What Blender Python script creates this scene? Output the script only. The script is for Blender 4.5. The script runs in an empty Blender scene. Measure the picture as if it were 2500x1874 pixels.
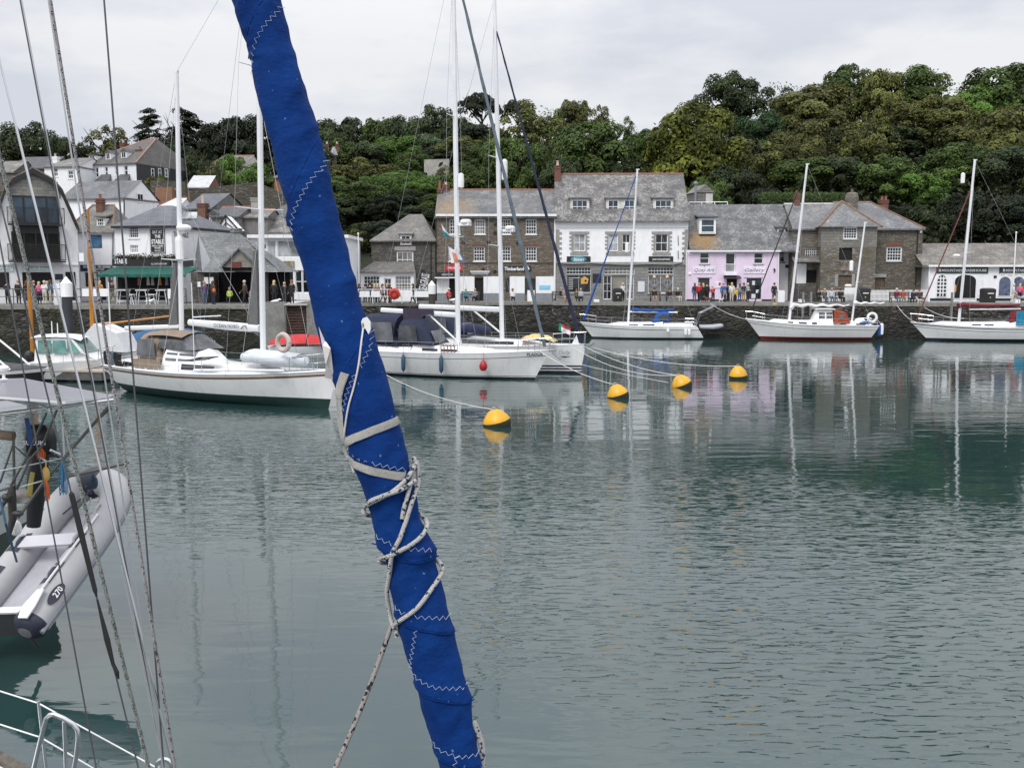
import bpy, math, random
from mathutils import Vector, Matrix, noise as mnoise
random.seed(7)
sc = bpy.context.scene
COL = sc.collection
# ------------------------------------------------------------------ camera, sky, sun, exposure
FPX, CU, CV = 2400.0, 1250.0, 937.0
CAM = Vector((0, 0, 5.5))
PITCH = math.atan(264.0 / FPX)
cd = bpy.data.cameras.new('camera'); cam = bpy.data.objects.new('camera', cd); COL.objects.link(cam)
cam.location = CAM; cam.rotation_euler = (math.pi / 2 - PITCH, 0, 0)
cd.sensor_width = 36.0; cd.lens = 36.0 * FPX / 2500.0; cd.clip_start = 0.1; cd.clip_end = 3000
sc.camera = cam
SUN_ELEV, SUN_AZ = math.radians(52), math.radians(205)     # azimuth from +Y, clockwise: behind the camera, a little to the left
w = bpy.data.worlds.new('World'); sc.world = w; w.use_nodes = True
nt = w.node_tree; nt.nodes.clear()
def wn(t, **k):
 n = nt.nodes.new(t)
 for a, b in k.items(): setattr(n, a, b)
 return n
sky = wn('ShaderNodeTexSky', sky_type='NISHITA', sun_disc=False, sun_elevation=SUN_ELEV, sun_rotation=SUN_AZ)
bg1 = wn('ShaderNodeBackground'); bg1.inputs[1].default_value = 0.06
nt.links.new(sky.outputs[0], bg1.inputs[0])
tc = wn('ShaderNodeTexCoord'); sep = wn('ShaderNodeSeparateXYZ'); nt.links.new(tc.outputs['Generated'], sep.inputs[0])
mp = wn('ShaderNodeMapping'); mp.inputs['Scale'].default_value = (1.6, 1.6, 5.0); nt.links.new(tc.outputs['Generated'], mp.inputs[0])
nz = wn('ShaderNodeTexNoise'); nz.inputs['Scale'].default_value = 2.2; nz.inputs['Detail'].default_value = 5; nz.inputs['Roughness'].default_value = .55
nt.links.new(mp.outputs[0], nz.inputs['Vector'])
cr = wn('ShaderNodeValToRGB'); cr.color_ramp.elements[0].position = .40; cr.color_ramp.elements[0].color = (.525, .545, .60, 1)
cr.color_ramp.elements[1].position = .58; cr.color_ramp.elements[1].color = (.675, .682, .695, 1)
nt.links.new(nz.outputs[0], cr.inputs[0])
grad = wn('ShaderNodeMapRange'); grad.inputs[1].default_value = .2; grad.inputs[2].default_value = .8; grad.inputs[3].default_value = .96; grad.inputs[4].default_value = 1.85
nt.links.new(sep.outputs[2], grad.inputs[0])               # an overcast sky is brighter overhead than at the horizon
bg2 = wn('ShaderNodeBackground'); nt.links.new(cr.outputs[0], bg2.inputs[0]); nt.links.new(grad.outputs[0], bg2.inputs[1])
mx = wn('ShaderNodeMixShader'); mx.inputs[0].default_value = .93
nt.links.new(bg1.outputs[0], mx.inputs[1]); nt.links.new(bg2.outputs[0], mx.inputs[2])
wo = wn('ShaderNodeOutputWorld'); nt.links.new(mx.outputs[0], wo.inputs[0])
sd = bpy.data.lights.new('sun', 'SUN'); sun = bpy.data.objects.new('sun', sd); COL.objects.link(sun)
sd.energy = 1.5; sd.angle = math.radians(22); sd.color = (1, .97, .92)
_sv = Vector((math.sin(SUN_AZ) * math.cos(SUN_ELEV), math.cos(SUN_AZ) * math.cos(SUN_ELEV), math.sin(SUN_ELEV)))
sun.rotation_euler = _sv.to_track_quat('Z', 'Y').to_euler()
sc.view_settings.view_transform = 'Standard'; sc.view_settings.look = 'None'
sc.view_settings.exposure = 0.46; sc.view_settings.gamma = 1.0; sc.view_settings.use_curve_mapping = False
# ------------------------------------------------------------------ measuring the photograph
_F = Vector((0, math.cos(PITCH), -math.sin(PITCH))); _U = Vector((0, math.sin(PITCH), math.cos(PITCH))); _R = Vector((1, 0, 0))
def ray(u, v): return _F + _R * ((u - CU) / FPX) + _U * ((CV - v) / FPX)
def P(u, v, Y):
 r = ray(u, v); return CAM + r * (Y / r.y)
def PZ(u, v, z):
 r = ray(u, v); return CAM + r * ((z - CAM.z) / r.z)
def zm(ox, oy, s): return lambda x, y: (ox + x * s, oy + y * s)
I_ = lambda x, y: (x, y)
Z1 = zm(0, 250, .30157); Z2 = zm(300, 350, .27137); Z3 = zm(850, 380, .24864); Z4 = zm(1300, 380, .22924)
Z5 = zm(1650, 400, .22924); Z6 = zm(2000, 400, .27747); Z7 = zm(0, 700, .20344); Z8 = zm(250, 650, .27125)
Z9 = zm(850, 700, .28481); Z10 = zm(1380, 700, .28029); Z11 = zm(0, 880, .24125); Z12 = zm(0, 1150, .27141)
Z13 = zm(0, 1500, .22556); Z14 = zm(550, 0, .27149); Z15 = zm(650, 400, .27149); Z16 = zm(780, 750, .27149)
Z17 = zm(850, 1100, .27149); Z18 = zm(780, 1450, .25568); Z23 = zm(300, 280, .22604)
Z25 = zm(2150, 700, .15823); Z26 = zm(1800, 700, .17179)
# ------------------------------------------------------------------ materials
MATS = {}
def newmat(name):
 m = bpy.data.materials.new(name); m.use_nodes = True
 t = m.node_tree; t.nodes.clear()
 o = t.nodes.new('ShaderNodeOutputMaterial'); b = t.nodes.new('ShaderNodeBsdfPrincipled')
 t.links.new(b.outputs[0], o.inputs[0])
 return m, t, b
def nd(t, ty, **k):
 n = t.nodes.new(ty)
 for a, v in k.items():
  if a in n.inputs: n.inputs[a].default_value = v
  else: setattr(n, a, v)
 return n
def ln(t, a, b): t.links.new(a, b)
def pos(t, sx=1, sy=1, sz=1, obj=False):
 if obj: g = nd(t, 'ShaderNodeTexCoord').outputs['Object']
 else: g = nd(t, 'ShaderNodeNewGeometry').outputs['Position']
 m = nd(t, 'ShaderNodeMapping'); m.inputs['Scale'].default_value = (sx, sy, sz); ln(t, g, m.inputs[0]); return m.outputs[0]
def noi(t, vec, scale, detail=4, rough=.6):
 n = nd(t, 'ShaderNodeTexNoise', Scale=scale, Detail=detail, Roughness=rough); ln(t, vec, n.inputs['Vector']); return n.outputs[0]
def ramp(t, f, stops):
 r = nd(t, 'ShaderNodeValToRGB'); e = r.color_ramp.elements
 while len(e) < len(stops): e.new(.5)
 for q, (p, c) in zip(e, stops): q.position = p; q.color = (*c, 1) if len(c) == 3 else c
 ln(t, f, r.inputs[0]); return r.outputs[0]
def mix(t, f, a, b, mode='MIX'):
 m = nd(t, 'ShaderNodeMix', data_type='RGBA', blend_type=mode)
 for i, x in ((0, f), (6, a), (7, b)):
  if isinstance(x, (int, float)): m.inputs[i].default_value = x
  elif isinstance(x, tuple): m.inputs[i].default_value = (*x, 1) if len(x) == 3 else x
  else: ln(t, x, m.inputs[i])
 return m.outputs[2]
def bmp(t, b, h, dist=.02, strength=1.0):
 n = nd(t, 'ShaderNodeBump', Strength=strength, Distance=dist); ln(t, h, n.inputs['Height']); ln(t, n.outputs[0], b.inputs['Normal'])
def sc_(c, k): return tuple(max(0, min(1, x * k)) for x in c[:3])
def M(name, col=(.5, .5, .5), rough=.6, var=.18, vs=1.5, bump=0, bs=12, metal=0, spec=.5, obj=False, dirt=0):
 if name in MATS: return MATS[name]
 m, t, b = newmat(name)
 p = pos(t, obj=obj); f = noi(t, p, vs, 5)
 c = ramp(t, f, [(.3, sc_(col, 1 - var)), (.7, sc_(col, 1 + var))])
 if dirt:
  d = noi(t, pos(t, 3, 3, .5), 1.2, 6, .7); k = ramp(t, d, [(.5, (0, 0, 0)), (.72, (1, 1, 1))])
  mu = nd(t, 'ShaderNodeMath', operation='MULTIPLY'); ln(t, k, mu.inputs[0]); mu.inputs[1].default_value = dirt
  c = mix(t, mu.outputs[0], c, (.16, .15, .12))
 ln(t, c, b.inputs['Base Color']); b.inputs['Roughness'].default_value = rough; b.inputs['Metallic'].default_value = metal
 b.inputs['Specular IOR Level'].default_value = spec
 if bump: bmp(t, b, noi(t, p, bs, 5), bump)
 MATS[name] = m; return m
def slate(name, c1, c2, lichen=(.42, .40, .34), amt=.4, warm=None, row=.22, mort=.45):
 if name in MATS: return MATS[name]
 m, t, b = newmat(name)
 g = nd(t, 'ShaderNodeNewGeometry').outputs['Position']; s = nd(t, 'ShaderNodeSeparateXYZ'); ln(t, g, s.inputs[0])
 a = nd(t, 'ShaderNodeMath', operation='MULTIPLY_ADD'); ln(t, s.outputs[1], a.inputs[0]); a.inputs[1].default_value = .35; ln(t, s.outputs[0], a.inputs[2])
 cb = nd(t, 'ShaderNodeCombineXYZ'); ln(t, a.outputs[0], cb.inputs[0]); ln(t, s.outputs[2], cb.inputs[1])
 br = nd(t, 'ShaderNodeTexBrick', Scale=1.0); br.inputs['Brick Width'].default_value = row * 1.9; br.inputs['Row Height'].default_value = row * .62
 br.inputs['Mortar Size'].default_value = .016; br.inputs['Mortar Smooth'].default_value = .3; br.inputs['Bias'].default_value = -.1
 br.inputs['Color1'].default_value = (*c1, 1); br.inputs['Color2'].default_value = (*c2, 1); br.inputs['Mortar'].default_value = (*sc_(c1, mort), 1)
 ln(t, cb.outputs[0], br.inputs['Vector'])
 n1 = noi(t, g, .9, 6, .7); n2 = noi(t, g, 4.5, 5, .85)
 f1 = ramp(t, n1, [(.42, (0, 0, 0)), (.68, (1, 1, 1))]); f2 = ramp(t, n2, [(.44, (0, 0, 0)), (.56, (1, 1, 1))])
 fm = nd(t, 'ShaderNodeMath', operation='MULTIPLY'); ln(t, f1, fm.inputs[0]); ln(t, f2, fm.inputs[1])
 fm2 = nd(t, 'ShaderNodeMath', operation='MULTIPLY'); ln(t, fm.outputs[0], fm2.inputs[0]); fm2.inputs[1].default_value = amt * 2
 c = mix(t, fm2.outputs[0], br.outputs[0], lichen)
 dk = ramp(t, noi(t, g, 5.5, 5, .85), [(.40, (1, 1, 1)), (.52, (0, 0, 0))]); dm = nd(t, 'ShaderNodeMath', operation='MULTIPLY'); ln(t, dk, dm.inputs[0]); dm.inputs[1].default_value = min(.75, .25 + amt * .45); c = mix(t, dm.outputs[0], c, sc_(c1, .35))
 c = mix(t, .3, c, ramp(t, noi(t, g, .5, 4), [(.3, sc_(c1, .5)), (.7, sc_(c2, 1.3))]))
 if warm:
  wcol, wpos, wr = warm
  dv = nd(t, 'ShaderNodeVectorMath', operation='DISTANCE'); ln(t, g, dv.inputs[0]); dv.inputs[1].default_value = wpos
  nn = nd(t, 'ShaderNodeMath', operation='MULTIPLY_ADD'); ln(t, noi(t, g, 3.5, 8, .9), nn.inputs[0]); nn.inputs[1].default_value = -wr * 3.6; ln(t, dv.outputs[1], nn.inputs[2])
  k = nd(t, 'ShaderNodeMapRange'); ln(t, nn.outputs[0], k.inputs[0]); k.inputs[1].default_value = -wr * 1.3; k.inputs[2].default_value = -wr * .75; k.inputs[3].default_value = .5; k.inputs[4].default_value = 0
  c = mix(t, k.outputs[0], c, wcol)
 ln(t, c, b.inputs['Base Color']); b.inputs['Roughness'].default_value = .62
 bmp(t, b, br.outputs['Fac'], -.02, .7)
 MATS[name] = m; return m
def rubble(name, c1, c2, mortar, sx=2.2, sz=6.0, bump=.05, stain=None, edge=.06, wet=None):
 if name in MATS: return MATS[name]
 m, t, b = newmat(name)
 g = nd(t, 'ShaderNodeNewGeometry').outputs['Position']
 dn = nd(t, 'ShaderNodeTexNoise', Scale=1.3, Detail=3); ln(t, g, dn.inputs['Vector'])
 ad = nd(t, 'ShaderNodeVectorMath', operation='MULTIPLY_ADD'); ln(t, dn.outputs['Color'], ad.inputs[0]); ad.inputs[1].default_value = (.35, .35, .22); ln(t, g, ad.inputs[2])
 mp = nd(t, 'ShaderNodeMapping'); mp.inputs['Scale'].default_value = (sx, sx, sz); ln(t, ad.outputs[0], mp.inputs[0])
 v = nd(t, 'ShaderNodeTexVoronoi', Scale=1.0); ln(t, mp.outputs[0], v.inputs['Vector'])
 v2 = nd(t, 'ShaderNodeTexVoronoi', feature='DISTANCE_TO_EDGE', Scale=1.0); ln(t, mp.outputs[0], v2.inputs['Vector'])
 sp = nd(t, 'ShaderNodeSeparateColor'); ln(t, v.outputs['Color'], sp.inputs[0])
 c = ramp(t, sp.outputs[0], [(.0, sc_(c1, .62)), (.45, c1), (.8, c2), (1, sc_(c2, 1.35))])
 c = mix(t, .5, c, ramp(t, noi(t, g, 7, 6, .7), [(.3, sc_(c1, .55)), (.7, sc_(c2, 1.2))]), 'MULTIPLY') if False else mix(t, .35, c, ramp(t, noi(t, g, 7, 6, .7), [(.3, sc_(c1, .5)), (.7, sc_(c2, 1.3))]))
 e = ramp(t, v2.outputs['Distance'], [(0, (1, 1, 1)), (edge, (1, 1, 1)), (edge * 2, (0, 0, 0))])
 c = mix(t, e, c, mortar)
 if stain:
  k = ramp(t, noi(t, pos(t, .5, .5, .9), 1.0, 6, .7), [(.48, (0, 0, 0)), (.66, (1, 1, 1))]); c = mix(t, k, c, stain)
 if wet:
  s = nd(t, 'ShaderNodeSeparateXYZ'); ln(t, g, s.inputs[0])
  q = nd(t, 'ShaderNodeMath', operation='MULTIPLY_ADD'); ln(t, noi(t, g, .8, 4), q.inputs[0]); q.inputs[1].default_value = 1.2; ln(t, s.outputs[2], q.inputs[2])
  k = nd(t, 'ShaderNodeMapRange'); ln(t, q.outputs[0], k.inputs[0]); k.inputs[1].default_value = wet[0]; k.inputs[2].default_value = wet[1]; k.inputs[3].default_value = .9; k.inputs[4].default_value = 0
  c = mix(t, k.outputs[0], c, wet[2])
 ln(t, c, b.inputs['Base Color']); b.inputs['Roughness'].default_value = .85
 hm = nd(t, 'ShaderNodeMath', operation='MINIMUM'); ln(t, v2.outputs['Distance'], hm.inputs[0]); hm.inputs[1].default_value = .25
 ha = nd(t, 'ShaderNodeMath', operation='MULTIPLY_ADD'); ln(t, sp.outputs[1], ha.inputs[0]); ha.inputs[1].default_value = .25; ln(t, hm.outputs[0], ha.inputs[2])
 bmp(t, b, ha.outputs[0], bump * 3, .9)
 MATS[name] = m; return m
def courses(name, c1, c2, mortar, bw=.6, rh=.25, msz=.012, bump=.02):
 if name in MATS: return MATS[name]
 m, t, b = newmat(name)
 g = nd(t, 'ShaderNodeNewGeometry').outputs['Position']; s = nd(t, 'ShaderNodeSeparateXYZ'); ln(t, g, s.inputs[0])
 a = nd(t, 'ShaderNodeMath', operation='ADD'); ln(t, s.outputs[1], a.inputs[0]); ln(t, s.outputs[0], a.inputs[1])
 cb = nd(t, 'ShaderNodeCombineXYZ'); ln(t, a.outputs[0], cb.inputs[0]); ln(t, s.outputs[2], cb.inputs[1])
 br = nd(t, 'ShaderNodeTexBrick', Scale=1.0); br.inputs['Brick Width'].default_value = bw; br.inputs['Row Height'].default_value = rh
 br.inputs['Mortar Size'].default_value = msz; br.inputs['Color1'].default_value = (*c1, 1); br.inputs['Color2'].default_value = (*c2, 1); br.inputs['Mortar'].default_value = (*mortar, 1)
 ln(t, cb.outputs[0], br.inputs['Vector'])
 c = mix(t, .4, br.outputs[0], ramp(t, noi(t, g, 5, 6, .75), [(.3, sc_(c1, .6)), (.7, sc_(c2, 1.3))]))
 ln(t, c, b.inputs['Base Color']); b.inputs['Roughness'].default_value = .85; bmp(t, b, br.outputs['Fac'], -bump)
 MATS[name] = m; return m
def glassmat(name, col=(.02, .025, .03), rough=.06):
 if name in MATS: return MATS[name]
 m, t, b = newmat(name)
 c = ramp(t, noi(t, pos(t), .9, 3), [(.35, sc_(col, .5)), (.65, sc_(col, 1.6))]); ln(t, c, b.inputs['Base Color'])
 b.inputs['Roughness'].default_value = rough; b.inputs['IOR'].default_value = 1.5; MATS[name] = m; return m
def speck(name, base, dots, scale=40, thr=.72, rough=.8, scale2=None):
 if name in MATS: return MATS[name]
 m, t, b = newmat(name)
 p = pos(t); v = nd(t, 'ShaderNodeTexVoronoi', Scale=scale); ln(t, p, v.inputs['Vector'])
 sp = nd(t, 'ShaderNodeSeparateColor'); ln(t, v.outputs['Color'], sp.inputs[0])
 k = ramp(t, sp.outputs[0], [(thr, (0, 0, 0)), (thr + .02, (1, 1, 1))])
 c = mix(t, k, ramp(t, noi(t, p, scale * 1.5, 2), [(.3, sc_(base, .72)), (.65, base)]), dots)
 ln(t, c, b.inputs['Base Color']); b.inputs['Roughness'].default_value = rough
 wv = nd(t, 'ShaderNodeTexWave', wave_type='BANDS', bands_direction='DIAGONAL', Scale=scale * .8, Distortion=1.5); ln(t, p, wv.inputs['Vector'])
 bmp(t, b, wv.outputs['Fac'], .003)
 MATS[name] = m; return m
WHITE = M('white_paint', (.84, .845, .86), .5, .05, .8, dirt=.18)
WALLW = M('white_render', (.85, .855, .88), .75, .05, 1.2, bump=.01, bs=6, dirt=.13)
CREAM = M('cream_render', (.74, .71, .62), .75, .06, 1.2, dirt=.2)
BLACK = M('black_paint', (.015, .016, .018), .45, .3)
NAVY = M('navy_paint', (.012, .017, .035), .5, .25)
GREYP = M('grey_paint', (.22, .24, .27), .6, .12)
GLASS = glassmat('window_glass'); GLASSB = glassmat('blue_window_glass', (.035, .055, .08)); GLASSS = glassmat('sky_painted_glass', (.06, .16, .28)); GLASSC = glassmat('curtained_glass', (.16, .16, .16), .1); GLASSP = glassmat('pale_window_glass', (.34, .36, .37), .12)  # GLASSS: blue sky reflection painted into the pane colour
GLASSG = glassmat('green_boat_glass', (.10, .22, .20), .08)
INT = M('interior_shade_black', (.012, .011, .010), .9, .4, 3)  # near-black colour stands in for the shade inside openings
STEEL = M('stainless_steel', (.62, .63, .65), .22, .08, 3, metal=1)
ALU = M('mast_aluminium', (.74, .75, .78), .42, .06, 1.0)
GEL = M('white_gelcoat', (.82, .825, .83), .22, .04, .7, dirt=.17)
DECK = M('pale_deck', (.68, .69, .70), .6, .06, 2, bump=.004, bs=60)
TEAK = M('teak_rail', (.20, .11, .065), .55, .25, 6)
WIRE = M('steel_wire', (.42, .43, .45), .4, .1, metal=.6)
SLATEG = slate('grey_slate', (.10, .105, .115), (.175, .18, .20), (.36, .36, .35), .3)
SLATED = slate('dark_slate', (.06, .06, .07), (.11, .113, .125), (.22, .22, .2), .22)
SLATEL = slate('lichened_slate', (.11, .107, .10), (.19, .183, .178), (.42, .40, .36), .75)
BRICK = courses('red_brick', (.16, .065, .045), (.22, .095, .065), (.22, .19, .165), .22, .075, .008)
TERRA = M('terracotta', (.25, .10, .065), .8, .2, 5)
GRANITE = courses('granite_blocks', (.19, .19, .187), (.28, .277, .268), (.14, .14, .134), .75, .3, .012)
GRANP = M('granite_dressing', (.30, .293, .278), .8, .2, 4, bump=.01)
# ------------------------------------------------------------------ mesh building
LOC = {}
class MB:
 def __init__(s, xf=None): s.v = []; s.f = []; s.m = []; s.xf = xf
 def add(s, pts, faces, m=0):
  n = len(s.v); s.v += [Vector(p) for p in pts]; s.f += [tuple(i + n for i in f) for f in faces]; s.m += [m] * len(faces); return s
 def poly(s, pts, m=0): return s.add(pts, [tuple(range(len(pts)))], m)
 def box(s, x0, x1, y0, y1, z0, z1, m=0):
  return s.add([(x0, y0, z0), (x1, y0, z0), (x1, y1, z0), (x0, y1, z0), (x0, y0, z1), (x1, y0, z1), (x1, y1, z1), (x0, y1, z1)],
                     [(3, 2, 1, 0), (4, 5, 6, 7), (0, 1, 5, 4), (1, 2, 6, 5), (2, 3, 7, 6), (3, 0, 4, 7)], m)
 def prism(s, pts, ext, m=0):
  n = len(pts); e = Vector(ext); q = [Vector(p) for p in pts]
  return s.add(q + [p + e for p in q], [tuple(range(n))[::-1], tuple(range(n, 2 * n))] + [(i, (i + 1) % n, n + (i + 1) % n, n + i) for i in range(n)], m)
 def bar(s, a, b, wd, ht=None, m=0):
  a, b = Vector(a), Vector(b); ht = ht or wd; d = (b - a).normalized()
  up = Vector((0, 0, 1)) if abs(d.z) < .95 else Vector((0, 1, 0)); x = d.cross(up).normalized() * wd / 2; y = x.cross(d).normalized() * ht / 2
  return s.add([a - x - y, a + x - y, a + x + y, a - x + y, b - x - y, b + x - y, b + x + y, b - x + y],
                     [(3, 2, 1, 0), (4, 5, 6, 7), (0, 1, 5, 4), (1, 2, 6, 5), (2, 3, 7, 6), (3, 0, 4, 7)], m)
 def tube(s, pts, r, n=6, m=0, cap=True, flat=1.0):
  pts = [Vector(p) for p in pts]; k = len(pts); rs = r if isinstance(r, (list, tuple)) else [r] * k; base = len(s.v); ref = None
  for i, p in enumerate(pts):
   d = (pts[min(i + 1, k - 1)] - pts[max(i - 1, 0)]).normalized()
   if ref is None: ref = d.cross(Vector((0, 0, 1)) if abs(d.z) < .9 else Vector((0, 1, 0))).normalized()
   ref = (ref - d * ref.dot(d)).normalized(); b2 = d.cross(ref)
   for j in range(n):
    a = 2 * math.pi * j / n; s.v.append(p + ref * (rs[i] * math.cos(a)) + b2 * (rs[i] * flat * math.sin(a)))
  for i in range(k - 1):
   for j in range(n):
    s.f.append((base + i * n + j, base + i * n + (j + 1) % n, base + (i + 1) * n + (j + 1) % n, base + (i + 1) * n + j)); s.m.append(m)
  if cap:
   s.f += [tuple(base + j for j in range(n))[::-1], tuple(base + (k - 1) * n + j for j in range(n))]; s.m += [m, m]
  return s
 def lathe(s, c, prof, n=16, m=0, axis=None):
  c = Vector(c); base = len(s.v); q = Vector((0, 0, 1)).rotation_difference(Vector(axis)) if axis else None
  for r, z in prof:
   for j in range(n):
    a = 2 * math.pi * j / n; p = Vector((r * math.cos(a), r * math.sin(a), z)); s.v.append(c + (q @ p if q else p))
  for i in range(len(prof) - 1):
   mm = m[i] if isinstance(m, list) else m
   for j in range(n):
    s.f.append((base + i * n + j, base + i * n + (j + 1) % n, base + (i + 1) * n + (j + 1) % n, base + (i + 1) * n + j)); s.m.append(mm)
  l = len(prof) - 1; s.f += [tuple(base + j for j in range(n))[::-1], tuple(base + l * n + j for j in range(n))]
  s.m += [m[0], m[-1]] if isinstance(m, list) else [m, m]; return s
 def ell(s, c, r, nu=10, nv=7, m=0):
  prof = [(max(1e-4, math.sin(math.pi * i / nv)), -math.cos(math.pi * i / nv)) for i in range(nv + 1)]
  k = len(s.v); s.lathe((0, 0, 0), prof, nu, m)
  r = (r, r, r) if isinstance(r, (int, float)) else r; c = Vector(c)
  for i in range(k, len(s.v)): p = s.v[i]; s.v[i] = c + Vector((p.x * r[0], p.y * r[1], p.z * r[2]))
  return s
 def loft(s, rows, m=0, close=False):
  base = len(s.v); n = len(rows[0])
  for r in rows: s.v += [Vector(p) for p in r]
  for i in range(len(rows) - 1):
   for j in range(n if close else n - 1):
    s.f.append((base + i * n + j, base + i * n + (j + 1) % n, base + (i + 1) * n + (j + 1) % n, base + (i + 1) * n + j))
    s.m.append(m(i, j) if callable(m) else m)
  return s
 def build(s, name, mats, parent=None, loc=None, smooth=False):
  off = LOC[parent] if parent else (Vector(loc) if loc is not None else Vector((0, 0, 0)))
  vs = [(s.xf @ p if s.xf else p) - off for p in s.v]
  me = bpy.data.meshes.new(name); me.from_pydata(vs, [], s.f)
  for x in (mats if isinstance(mats, (list, tuple)) else [mats]): me.materials.append(x)
  me.polygons.foreach_set('material_index', s.m)
  if smooth: me.polygons.foreach_set('use_smooth', [True] * len(s.f))
  me.update()
  if smooth is True:
   try: me.set_sharp_from_angle(angle=math.radians(42))
   except Exception: pass
  o = bpy.data.objects.new(name, me); COL.objects.link(o)
  if parent: o.parent = parent
  else: o.location = off
  LOC[o] = off; return o
def thing(name, label, cat, loc, group=None):
 o = bpy.data.objects.new(name, None); COL.objects.link(o); o.location = loc; LOC[o] = Vector(loc)
 o.empty_display_size = .2
 return tag(o, label, cat, group)
def tag(o, label=None, cat=None, group=None, kind=None):
 if label: o['label'] = label
 if cat: o['category'] = cat
 if group: o['group'] = group
 if kind: o['kind'] = kind
 return o
def text_pts(txt, shear=0, bold=0, spacing=1.0):
 c = bpy.data.curves.new('t', 'FONT'); c.body = txt; c.align_x = 'CENTER'; c.shear = shear; c.offset = bold; c.space_character = spacing
 c.resolution_u = 2; o = bpy.data.objects.new('t', c); COL.objects.link(o)
 dg = bpy.context.evaluated_depsgraph_get(); me = bpy.data.meshes.new_from_object(o.evaluated_get(dg))
 v = [Vector(p.co) for p in me.vertices]; f = [tuple(p.vertices) for p in me.polygons]
 bpy.data.objects.remove(o); bpy.data.curves.remove(c); bpy.data.meshes.remove(me)
 x0 = min(p.x for p in v); x1 = max(p.x for p in v); y0 = min(p.y for p in v); y1 = max(p.y for p in v)
 return [((p.x - x0) / (x1 - x0), (p.y - y0) / (y1 - y0)) for p in v], f
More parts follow.
